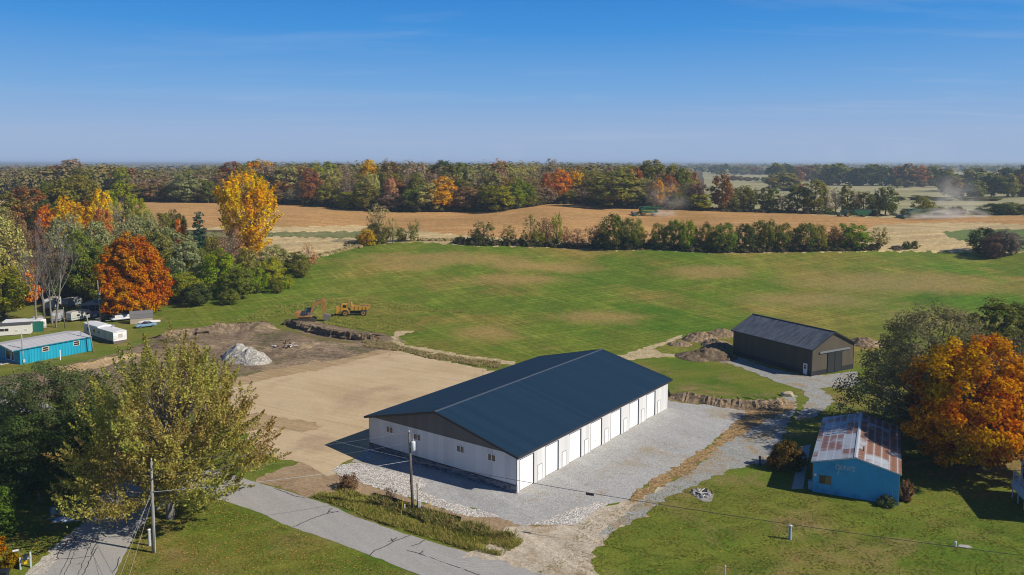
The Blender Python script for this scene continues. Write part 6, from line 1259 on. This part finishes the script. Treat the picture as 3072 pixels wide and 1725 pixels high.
# --- thin tree line and meadows on the right, beyond the crop field
G4 = 'open tree line behind the harvesters'
for key, px, top, w, cn in [('wood_round', 2165, 516, 64, 'rust'), ('wood_oval', 2200, 560, 40, 'olive'), ('wood_oval', 2228, 552, 50, 'olive'), ('wood_round', 2252, 560, 40, 'yellow green'), ('wood_oval', 2296, 560, 44, 'olive'), ('wood_oval', 2320, 560, 32, 'bright green'), ('wood_thin', 2346, 576, 32, 'rust'), ('wood_round', 2391, 558, 58, 'green'), ('wood_round', 2442, 540, 74, 'olive'), ('wood_thin', 2476, 562, 40, 'taupe'), ('wood_thin', 2506, 560, 34, 'grey'),
    ('wood_oval', 2540, 550, 42, 'olive'), ('wood_thin', 2566, 566, 32, 'brown'), ('wood_oval', 2590, 570, 44, 'olive'), ('wood_oval', 2624, 578, 30, 'yellow green'), ('wood_round', 2656, 556, 54, 'green'), ('hedge_column', 2677, 606, 20, 'dark green'), ('hedge_round', 2770, 592, 54, 'yellow green'), ('hedge_round', 2720, 625, 40, 'olive'), ('hedge_round', 2820, 620, 46, 'olive'), ('hedge_round', 2870, 618, 50, 'grey'), ('hedge_round', 2985, 610, 80, 'dark green'), ('hedge_round', 3030, 606, 70, 'green'), ('hedge_round', 3075, 612, 60, 'brown'), ('hedge_round', 2940, 625, 46, 'dark green'), ('bush', 2480, 618, 40, 'green'), ('bush', 2300, 622, 34, 'brown'), ('bush', 2370, 620, 36, 'rust'), ('bush', 2240, 618, 36, 'brown'), ('bush', 2620, 628, 34, 'olive'), ('bush', 2180, 612, 40, 'olive'), ('bush', 2420, 622, 34, 'brown')]:
    b = P(px, float(np.interp(px, [2100, 2400, 2650, 3072], [633, 641, 650, 646])) - 1); tree_px(key, px, top, w, b.y + rng.uniform(1, 5), jit(C[cn]), cn, G4, cat='shrub' if key == 'bush' else 'tree')
G5 = 'far tree rows across the right meadows'
farc = ['olive', 'olive', 'green', 'dark green', 'dark green', 'brown', 'rust', 'taupe', 'pale olive', 'olive']
def far_row(x0, x1, base, tops, wpx, step, sd):
    r = random.Random(sd); px = x0
    while px < x1:
        b = P(px, base + r.uniform(-2, 2)); cn = r.choice(farc); tree_px('far_round', px, r.uniform(*tops), wpx * r.uniform(.8, 1.3), b.y, tuple(x * .85 for x in jit(C[cn])), cn, G5); px += step * r.uniform(.7, 1.2)
far_row(2150, 2320, 524, (492, 503), 36, 26, 1); far_row(2330, 2480, 545, (490, 505), 46, 36, 2); far_row(2480, 2860, 556, (492, 512), 50, 38, 3); far_row(2840, 3110, 575, (496, 525), 56, 46, 4); far_row(2860, 3110, 592, (520, 545), 48, 60, 5); far_row(2690, 2860, 562, (530, 542), 30, 48, 6)
far_row(2700, 2990, 602, (585, 595), 34, 44, 7); far_row(2200, 2310, 543, (526, 534), 20, 26, 8)
for px, top, w, base, cn in [(2350, 520, 86, 572, 'olive'), (2668, 515, 34, 553, 'yellow'), (2772, 500, 40, 556, 'orange'), (2390, 545, 30, 572, 'rust')]: b = P(px, base); tree_px('far_round', px, top, w, b.y, jit(C[cn]), cn, G5)
# --- far-off forest that reads as one mass
def far_forest(name, spots, label, col, mt=None, sz=.30):
    r = np.random.RandomState(5); Cc, Nn, Sz = [], [], []
    for (x, y, z, H, W, n) in spots:
        o = r.randn(n, 3); o /= np.linalg.norm(o, axis=1, keepdims=True); o[:, 2] = np.abs(o[:, 2])
        c = np.array([x, y, z + H * .35]) + o * np.array([W / 2, W / 2, H * .65]) * r.uniform(.75, 1, (n, 1)); Cc.append(c); Nn.append(o + r.randn(n, 3) * .22 + np.array([0, 0, .4])); Sz.append(np.full(n, W * sz))
    Cc = np.concatenate(Cc); Nn = np.concatenate(Nn); Nn /= np.linalg.norm(Nn, axis=1, keepdims=True); Sz = np.concatenate(Sz)
    V, F = leaf_quads(Cc, Nn, Sz, r); o = link_mesh(name, fast_mesh(name, V, F), mt or FORESTM); o.color = col; return tag(o, label, None, None, 'stuff')
def forest_mat():
    t = NT('forest_canopy'); v = t.pos(); f = t.noise(v, .02, 5, .7); g = t.new('ShaderNodeNewGeometry').outputs['Random Per Island']
    c = t.ramp(t.math('ADD', t.math('MULTIPLY', f, .75), t.math('MULTIPLY', g, .25)), [(.3, (.10, .12, .03)), (.45, (.20, .175, .05)), (.56, (.25, .19, .09)), (.68, (.17, .18, .045)), (.8, (.36, .20, .045))])
    return t.pbr(c, 1.0, 0, None, .0)
FORESTM = forest_mat()
r = random.Random(12); spots = []
for i in range(900):
    Y = 545 + 420 * r.random() ** 1.4; px = r.uniform(-250, 2060 - (Y - 545) * .25); p = PY(px, Y); H = max(10, hgt(px, wtop(px) + 2 + r.uniform(-4, 9), Y)); spots.append((p.x, Y, p.z, min(H, 30), r.uniform(9, 15), 110))
far_forest('woods_interior', spots, 'canopy of the deep woods behind the front tree rows', (1, 1, 1, 1), None, .12)
spots = []
for i in range(2600):
    Y = 1000 * (8.0 ** (r.random() ** 1.3)); t_ = r.uniform(-.78, .78)
    if Y < 1500 and .22 < t_ < .27: continue
    if t_ > .22 and Y < 1900: continue
    p = PY(PCX + FPX * t_, Y); k = 1 + Y / 4000; spots.append((p.x, Y, p.z, r.uniform(16, 24), r.uniform(12, 18) * k, 22))
far_forest('far_forest', spots, 'distant forest rolling away to the hazy horizon', (1, 1, 1, 1))
def ridge(name, Y, t0, t1, zf, label):
    n = 160; vs, fs = [], []
    for i in range(n + 1):
        t = t0 + (t1 - t0) * i / n; x = t * Y; e = min(1, i / 14, (n - i) / 14); z = zf(t) * (e * (2 - e)) * (1 + .04 * rng.uniform(-1, 1))
        for (d, k) in ((-500, -.3), (-250, .55), (0, 1), (400, .7), (1200, -.3)): vs.append((x, Y + d, max(z * k, -5) if k > 0 else 0))
    for i in range(n):
        for j in range(4): fs.append((i * 5 + j, (i + 1) * 5 + j, (i + 1) * 5 + j + 1, i * 5 + j + 1))
    me = bpy.data.meshes.new(name); me.from_pydata(vs, [], fs); me.update(); return tag(link_mesh(name, me, FORESTM), label, None, None, 'structure')
ridge('hills', 9000, -.9, -.15, lambda t: 42 + 3.5 * math.sin(t * 14) + 2.5 * math.sin(t * 37), 'long low blue ridge on the left horizon')
ridge('hills', 8000, .02, .95, lambda t: 40 + 3 * math.sin(t * 11 + 1) + 2 * math.sin(t * 29), 'low blue ridge on the right horizon')
# --- single big trees near the camera
def big_tree(name, pos, H, W, base, K, nl, leaf, shape, cr, style, col, label, seed, r0, nlimb, lobes=.35, mat_=None, bark=None, fork=.2, top=.75, aspect=1.6, lean=None, rmin=.025):
    cm_, T = crown_mesh('crown', seed, H, W, base, K, nl, leaf, shape, cr, style, lobes, aspect, True); cm_.materials.append(mat_ or LEAF)
    tm = trunk_mesh('trunk', seed, H, T, r0, nlimb, fork, top, rmin); tm.materials.append(bark or BARK)
    e = empty(name, pos, 0, label, 'tree'); t = bpy.data.objects.new('trunk', tm); COL.objects.link(t); t.parent = e
    c = bpy.data.objects.new('crown', cm_); COL.objects.link(c); c.parent = e; c.color = tuple(col) + (1,); return e
pf = P(512, 1555)
big_tree('maple_tree', pf, 20.9, 19.5, .16, 700, 135, .165, 'dome', 1.1, 'spire', (.41, .36, .10), 'large yellow green feathery tree at the road junction', 5, .42, 110, .42, LEAF_VAR, BARKP, .10, .8, 1.7, rmin=.03)
big_tree('maple_tree', P(405, 945), 21.8, 16.2, .05, 560, 110, .34, 'dome', 1.05, 'clump', (.54, .205, .026), 'bright orange maple behind the small barn shaped shed', 16, .4, 40, .34, LEAF)
big_tree('maple_tree', Vector((62.8, 104.4, 0)), 17.4, 20.5, .14, 420, 140, .28, 'dome', 1.25, 'clump', (.58, .27, .026), 'orange and yellow maple beside the blue shed at right', 25, .48, 60, .30, LEAF_VAR, None, .2)
big_tree('oak_tree', Vector((62.0, 115, 0)), 20.2, 21.5, .06, 600, 72, .23, 'dome', 1.3, 'clump', (.225, .21, .105), 'big dusky olive tree behind the orange maple at right', 35, .5, 90, .34, LEAF, BARK, .12)
tree_px('near_round', 3005, 900, 190, 150, (.12, .12, .028), 'olive', None, name='oak_tree'); TREES[-1][0]['label'] = 'olive tree cut by the right edge behind the dusky tree'
tree_px('near_thin', 3050, 1000, 130, 124, (.14, .10, .085), 'purple', None); TREES[-1][0]['label'] = 'thin purplish grey tree between orange maple and right edge'
for k, (px, top, w, Y, lb, cc) in enumerate([(150, 1084, 250, 98, 'dark green locust with the broad crown in the left foreground', (.125, .155, .060)), (50, 1122, 190, 106, 'grey green locust at the left picture edge', (.155, .175, .085)), (262, 1106, 200, 104, 'dark green locust overhanging the left road', (.105, .140, .045)), (118, 1230, 190, 93, 'low dark green locust in front of its taller neighbours', (.10, .135, .04)), (226, 1250, 170, 96, 'leaning dark green locust right beside the road edge', (.10, .135, .04)), (30, 1330, 140, 95, 'small dark locust above the clipped evergreen', (.10, .135, .05))]):
    p = PY(px, Y); big_tree('locust_tree', p, hgt(px, top, Y), w * mpp(Y), .14, 170, 110, .17, 'round', 1.05, 'tier' if k % 2 else 'clump', cc, lb, 50 + k, .2, 40, .42, LEAF, BARK, .25)
def bushy(name, px, py, H, W, K, nl, leaf, shape, cr, col, label, seed, style='clump', cat='shrub', mat_=None):
    cm_, T = crown_mesh('foliage', seed, H, W, .02, K, nl, leaf, shape, cr, style, .18, 1.5, True); cm_.materials.append(mat_ or LEAF); tm = trunk_mesh('stem', seed, H, T, .06, 12, .05, .7, .015); tm.materials.append(BARK)
    e = empty(name, P(px, py), 0, label, cat); t = bpy.data.objects.new('stem', tm); COL.objects.link(t); t.parent = e; c = bpy.data.objects.new('foliage', cm_); COL.objects.link(c); c.parent = e; c.color = tuple(col) + (1,); return e
bushy('round_shrub', 2361, 1404, 3.5, 4.7, 130, 55, .17, 'dome', .5, (.17, .115, .030), 'rounded bronze green shrub standing alone left of the blue shed', 3, mat_=LEAF_VAR)
bushy('evergreen_shrub', 8, 1608, 5.4, 2.9, 160, 60, .13, 'column', .42, (.10, .165, .028), 'clipped bright green evergreen at the left edge', 4, cat='shrub', mat_=NEEDLE)
bushy('small_shrub', 34, 1702, 1.6, 1.7, 60, 45, .12, 'dome', .3, (.27, .17, .015), 'little gold green ball shrub beside the mailbox', 5)
bushy('small_shrub', -20, 1668, 2.4, 2.2, 60, 45, .13, 'dome', .35, (.48, .20, .012), 'orange shrub cut by the left edge above the trash bin', 6)
bushy('dry_grass_clump', 2712, 1500, 2.1, 1.7, 80, 40, .20, 'column', .32, (.30, .17, .09), 'tall tan ornamental grass against the right shed corner', 7, 'spire', 'grass clump')
bushy('small_shrub', 2660, 1516, 1.0, 2.1, 50, 35, .14, 'dome', .3, (.10, .13, .055), 'low grey green shrub at the foot of the blue gable', 8)
bushy('red_bush', 3, 1292, 2.0, 2.6, 40, 30, .22, 'dome', .5, (.35, .03, .03), 'red leaved bush glimpsed at the left edge behind the locusts', 9)
bushy('weed_shrub', 1048, 1462, 1.7, 2.6, 60, 26, .13, 'dome', .4, (.22, .13, .07), 'rusty brown weed clump at the head of the verge', 10)
bushy('weed_shrub', 1172, 1500, 1.5, 1.5, 36, 14, .10, 'vase', .35, (.20, .14, .09), 'thin dry weed by the middle of the silt fence', 11, 'spire')
# --- tall bare trees among the mobile homes
def bare_tree(px, py, top, label, seed, spread=.16):
    Y = P(px, py).y; H = hgt(px, top, Y); q = random.Random(seed); m = MB()
    def grow(a, d, L, r, lev):
        n = 4 if lev else 10; pts = [a]
        for i in range(n): d = (d + Vector((q.gauss(0, .05 if lev == 0 else .09), q.gauss(0, .05 if lev == 0 else .09), .09))).normalized(); pts.append(pts[-1] + d * L / n)
        m.tube(pts, r, r * (.2 if lev == 0 else .5), 6 if lev < 2 else 4, False)
        if lev < 4:
            for k in range((3 if lev < 3 else 4) if lev else 10):
                i = q.randint(1 if lev else 3, n); b = pts[i]; s = Vector((q.gauss(0, 1), q.gauss(0, 1), 0)).normalized()
                grow(b, (d + s * q.uniform(.3, .7)).normalized(), (L * q.uniform(.42, .66)) if lev else H * (.16 + .22 * (1 - i / n)), max(.02, (r * .5) if lev else .05 + .08 * (1 - i / n)), lev + 1)
    grow(Vector((0, 0, -.1)), Vector((0, 0, 1)), H * .9, .27, 0)
    e = empty('bare_tree', P(px, py), 0, label, 'tree'); m.build('trunk', BARKP, e, True)
    tw, T = crown_mesh('crown', seed, H, H * .36, .5, 40, 10, .26, 'oval', 1.5, 'clump', .3, 1.8, True); tw.materials.append(LEAF); c = link_mesh('crown', tw, None, e); c.color = (.17, .115, .085, 1); return e
bare_tree(109, 992, 690, 'tall bare grey tree in front of the white camper', 3); bare_tree(168, 982, 688, 'tall bare forked tree right of the white camper', 8); bare_tree(157, 972, 705, 'slim bare tree just behind the forked bare tree', 12); bare_tree(134, 960, 760, 'small bare grey trunk between the taller bare trees', 16)
dt = PY(1108, 470); m = MB(); m.tube([(0, 0, 0), (-.6, 0, 9), (-2.0, 0, 20)], .5, .16, 6); m.tube([(-.8, 0, 10), (2.6, 0, 1.0)], .15, .3, 5); m.tube([(-1.2, 0, 13), (-3.6, 0, 17)], .2, .08, 5)
e = empty('dead_tree', PY(1112, 466), 0, 'pale dead trunk leaning out of the woods edge', 'tree'); m.build('trunk', paint('dead_wood', (.42, .38, .34), .9), e)
# --- labels: colour, rank by place among its like
def ordinal(i, n):
    O = ['first', 'second', 'third', 'fourth', 'fifth', 'sixth', 'seventh', 'eighth', 'ninth', 'tenth', 'eleventh', 'twelfth', 'thirteenth', 'fourteenth', 'fifteenth', 'sixteenth', 'seventeenth', 'eighteenth', 'nineteenth', 'twentieth']
    if n == 1: return 'the only one'
    if i == 0: return 'leftmost such'
    if i == n - 1: return 'rightmost such'
    if i < 20: return O[i] + ' such from left'
    t = n - 1 - i
    if t < 20: return O[t] + ' such from right'
    w = {2: 'twenty', 3: 'thirty', 4: 'forty', 5: 'fifty', 6: 'sixty'}[(i + 1) // 10]; return w + ('-' + O[(i + 1) % 10 - 1] if (i + 1) % 10 else '') + ' such from left'
PLACE = {G1: 'in the left woodlot', G2: 'in the field hedgerow', G3: 'in the woods beyond the tan field', G4: 'in the open line behind the harvesters', G5: 'in the far right meadow rows', 'dark tree clump at the right field edge': 'in the clump at the right field edge'}
by = {}
for e, w, sw, g, cat in TREES:
    if 'label' in e: continue
    by.setdefault((w, g, cat), []).append(e)
for (w, g, cat), L in by.items():
    L.sort(key=lambda e: e.location.x / e.location.y)
    for i, e in enumerate(L):
        o_ = ordinal(i, len(L)); art = w
        e['label'] = ('%s %s %s' % (art, cat, PLACE[g]) + ('' if o_ == 'the only one' else ', ' + o_))
        if 'towering' in [s for (ee, _, s, _, _) in TREES if ee is e]: e['label'] = 'towering golden yellow tree at the field side of the left woodlot'
# ------------------------------------------------------------------ grass, weeds, fallen leaves, undergrowth (masses)
def scatter(name, polys, n, H, W, cols, label, seed, lean=.5, world=False, blades=3, flat=False):
    r = np.random.RandomState(seed); C_, got = [], 0
    for poly, share in polys:
        w = np.array([P(*p).to_2d()[:] for p in poly]) if not world else np.array(poly); lo, hi = w.min(0), w.max(0); need = int(n * share); acc = []
        while sum(map(len, acc)) < need:
            q = r.uniform(lo, hi, (need * 3, 2)); q = q[in_poly(q[:, 0], q[:, 1], [tuple(a) for a in w])]; cl = np.sin(q[:, 0] * 1.1 + 2 * np.sin(q[:, 1] * .7)) + np.sin(q[:, 1] * 1.7 + 2.3 * np.sin(q[:, 0] * .6)); acc.append(q[r.uniform(-1.7, 1.9, len(q)) < cl] if not flat else q)
        C_.append(np.concatenate(acc)[:need])
    C2 = np.concatenate(C_); z = zterr(C2[:, 0], C2[:, 1]); m = len(C2)
    if flat:
        N = r.randn(m, 3) * .3 + np.array([0, 0, 1]); N /= np.linalg.norm(N, axis=1, keepdims=True); V, F = leaf_quads(np.column_stack([C2, z + .04]), N, np.full(m, W), r, 1.2)
    else:
        k = blades; base = np.repeat(np.column_stack([C2, z]), k, 0); base[:, :2] += r.randn(m * k, 2) * W * .6; h = np.repeat(H * r.uniform(.4, 1.2, m), k) * r.uniform(.7, 1.2, m * k)
        a = r.uniform(0, 6.28, m * k); d = np.stack([np.cos(a), np.sin(a), 0 * a], -1) * W * .5; tip = base + np.stack([r.randn(m * k) * lean * h, r.randn(m * k) * lean * h, h], -1)
        V = np.stack([base - d, base + d, tip + d * .35, tip - d * .35], 1).reshape(-1, 3); F = np.arange(m * k * 4).reshape(-1, 4)
    o = link_mesh(name, fast_mesh(name, V, F), cols); return tag(o, label, None, None, 'stuff')
def grass_mat(name, a, b, c):
    t = NT(name); g = t.new('ShaderNodeNewGeometry'); col = t.ramp(t.math('ADD', t.math('MULTIPLY', g.outputs['Random Per Island'], .5), t.math('MULTIPLY', t.noise(g.outputs['Position'], .35, 4), .6)), [(.3, a), (.52, b), (.75, c)])
    d = t.new('ShaderNodeBsdfDiffuse'); t.put(col, d.inputs[0]); tr = t.new('ShaderNodeBsdfTranslucent'); t.put(col, tr.inputs[0]); mx = t.new('ShaderNodeMixShader'); mx.inputs[0].default_value = .3
    t.l.new(d.outputs[0], mx.inputs[1]); t.l.new(tr.outputs[0], mx.inputs[2]); t.l.new(mx.outputs[0], t.out.inputs[0]); return t.m
GV = grass_mat('verge_grass', (.20, .26, .03), (.34, .32, .06), (.48, .38, .14)); GW = grass_mat('weed_green', (.13, .18, .025), (.23, .23, .05), (.40, .30, .14)); GD = grass_mat('dry_weeds', (.26, .25, .07), (.42, .33, .15), (.54, .43, .24))
VERGE = sc([(960, 762), (1060, 720), (1180, 700), (1290, 715), (1480, 775), (1640, 805), (1850, 872), (2060, 932), (2240, 978), (2400, 1022), (2576, 1065), (2700, 1115), (2790, 1130), (2740, 1180), (2576, 1270), (2300, 1215), (2000, 1125), (1700, 1035), (1300, 895), (1090, 800)], S9, 600, 1225)
scatter('verge_grass', [(VERGE, 1)], 9000, .38, .07, GV, 'long yellow green grass on the road verge', 1)
scatter('verge_weeds', [(sc([(1480, 775), (1640, 805), (1850, 872), (2060, 932), (2240, 978), (2400, 1022), (2576, 1065), (2720, 1110), (2640, 1130), (2400, 1110), (2100, 1030), (1850, 950), (1640, 880), (1480, 830)], S9, 600, 1225), 1)], 2600, .62, .12, GW, 'dark tangled weeds along the silt fence', 2, .6)
scatter('pad_weeds', [(sc([(1380, 500), (1500, 490), (1640, 510), (1760, 555), (1950, 590), (2200, 630), (2400, 660), (2576, 680), (2576, 730), (2400, 715), (2200, 680), (1960, 645), (1760, 590), (1560, 565), (1420, 545)], S9, 600, 850), 1)], 3600, .38, .12, GD, 'straw coloured weeds along the far edge of the sand pad', 3)
scatter('weedy_growth', [(sc([(1080, 300), (1300, 272), (1500, 266), (1700, 272), (1860, 290), (1930, 315), (1800, 360), (1690, 405), (1600, 430), (1500, 425), (1400, 395), (1200, 375), (1060, 350)], S9, 600, 850), .6), (sc([(300, 330), (560, 200), (820, 180), (1100, 130), (1400, 150), (1700, 180), (2100, 225), (2400, 240), (2150, 262), (1900, 240), (1500, 212), (1150, 212), (860, 250), (600, 300)], S9, 600, 850), .4)], 13000, .32, .14, grass_mat('weed_yellow_green', (.22, .30, .04), (.36, .38, .07), (.48, .41, .13)), 'rough yellow green weeds behind the excavator and trench', 4)
LW = [(-30, 1590, 240, 1590), ]
scatter('fallen_leaves', [([(470, 1500), (640, 1495), (700, 1520), (950, 1620), (1250, 1730), (360, 1760), (420, 1600)], .42), ([(1600, 1725), (1800, 1560), (2100, 1420), (2430, 1480), (2700, 1530), (3072, 1500), (3072, 1740), (1500, 1780)], .22), ([(-40, 1600), (200, 1600), (110, 1690), (-40, 1740)], .14), ([(2700, 1420), (3060, 1380), (3072, 1500), (2720, 1520)], .22)], 4600, 0, .15, grass_mat('leaf_fall', (.34, .20, .05), (.50, .36, .10), (.40, .18, .05)), 'yellow fallen leaves scattered over the lawns', 5, flat=True)
scatter('lawn_grass', [([(470, 1500), (640, 1495), (700, 1520), (950, 1620), (1290, 1745), (330, 1780), (420, 1600)], .4), ([(1600, 1740), (1760, 1560), (2050, 1440), (2430, 1480), (2700, 1530), (3100, 1480), (3100, 1760), (1500, 1790)], .6)], 16000, .08, .10, grass_mat('lawn_blades', (.14, .21, .018), (.21, .235, .034), (.33, .26, .08)), 'short tufted grass on the front lawns', 6, .7)
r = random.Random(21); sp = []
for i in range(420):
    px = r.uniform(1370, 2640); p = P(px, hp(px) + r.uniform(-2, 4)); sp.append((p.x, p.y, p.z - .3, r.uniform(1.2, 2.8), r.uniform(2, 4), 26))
UND = grass_mat('undergrowth_shade_leaf', (.03, .045, .014), (.07, .07, .025), (.12, .09, .045)); far_forest('hedge_undergrowth', sp, 'brushy undergrowth coloured dark for the shade under the hedgerow trees', (1, 1, 1, 1), UND)  # brush with very dark leaves, painting the shade below the hedge trees
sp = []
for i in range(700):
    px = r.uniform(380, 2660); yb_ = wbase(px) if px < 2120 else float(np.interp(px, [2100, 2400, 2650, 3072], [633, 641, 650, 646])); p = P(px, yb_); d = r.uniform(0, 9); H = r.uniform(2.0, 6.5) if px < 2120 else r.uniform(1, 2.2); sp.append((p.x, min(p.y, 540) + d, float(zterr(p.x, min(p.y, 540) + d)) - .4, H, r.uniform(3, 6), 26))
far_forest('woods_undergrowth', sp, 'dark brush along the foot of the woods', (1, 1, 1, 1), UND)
sp = []
for i in range(260):
    px, py = r.choice([(r.uniform(1040, 1080), r.uniform(728, 745)), (r.uniform(940, 1060), 0), (r.uniform(1260, 1390), 722)])
    py = py or 775 - (px - 940) * .26; p = P(px, py); sp.append((p.x, p.y, p.z - .2, r.uniform(.6, 1.4), r.uniform(1.5, 3), 16))
far_forest('field_margin_brush', sp, 'dry brown brush along the hay field margin', (1, 1, 1, 1), GD)
# ------------------------------------------------------------------ dust raised by the combines and the autumn haze
def dust(name, loc, size, dens, label, seed):
    import bmesh; bm = bmesh.new(); bmesh.ops.create_icosphere(bm, subdivisions=3, radius=1); me = bpy.data.meshes.new(name); bm.to_mesh(me); bm.free()
    t = NT('dust_air_%d' % seed); v = t.new('ShaderNodeTexCoord').outputs['Object']; ln = t.new('ShaderNodeVectorMath', operation='LENGTH'); t.l.new(v, ln.inputs[0])
    fall = t.rng(ln.outputs['Value'], .25, 1.0, 1, 0); n = t.rng(t.noise(t.mapping(v, loc=(seed, 0, 0)), 2.2, 4, .6), .42, .7); d = t.math('MULTIPLY', t.math('MULTIPLY', fall, n), dens)
    p = t.new('ShaderNodeVolumePrincipled'); p.inputs['Color'].default_value = (.97, .93, .88, 1); t.put(d, p.inputs['Density']); p.inputs['Anisotropy'].default_value = .2; t.l.new(p.outputs[0], t.out.inputs['Volume'])
    o = link_mesh(name, me, t.m); o.location = loc; o.scale = size; return tag(o, label, None, None, 'stuff')
pa_, pb_ = P(2005, 648), P(2880, 655)
dust('dust_cloud', P(1990, 650) + Vector((0, 1, 1.2)), (9, 3, 3), .6, 'low chaff dust just behind the left combine', 1)
dust('dust_cloud', P(2010, 640) + Vector((1, 10, 7)), (14, 5, 11), .10, 'thin rising dust above the left combine', 2)
dust('dust_cloud', P(2850, 656) + Vector((0, 3, 1.4)), (24, 5, 4.6), .7, 'dense ground dust behind the right combine', 3)
dust('dust_cloud', P(2880, 650) + Vector((2, 12, 9)), (20, 7, 14), .12, 'tall thin dust plume behind the right combine', 4)
hz = NT('haze'); hp_ = hz.new('ShaderNodeVolumePrincipled'); hp_.inputs['Color'].default_value = (.58, .76, 1.0, 1); hp_.inputs['Density'].default_value = .00015; hp_.inputs['Anisotropy'].default_value = .15; hz.l.new(hp_.outputs[0], hz.out.inputs['Volume'])
hm = MB().box(-20000, 20000, -60, 26000, -8, 50); tag(hm.build('haze', hz.m), 'thin blue autumn haze in the air', None, None, 'stuff')
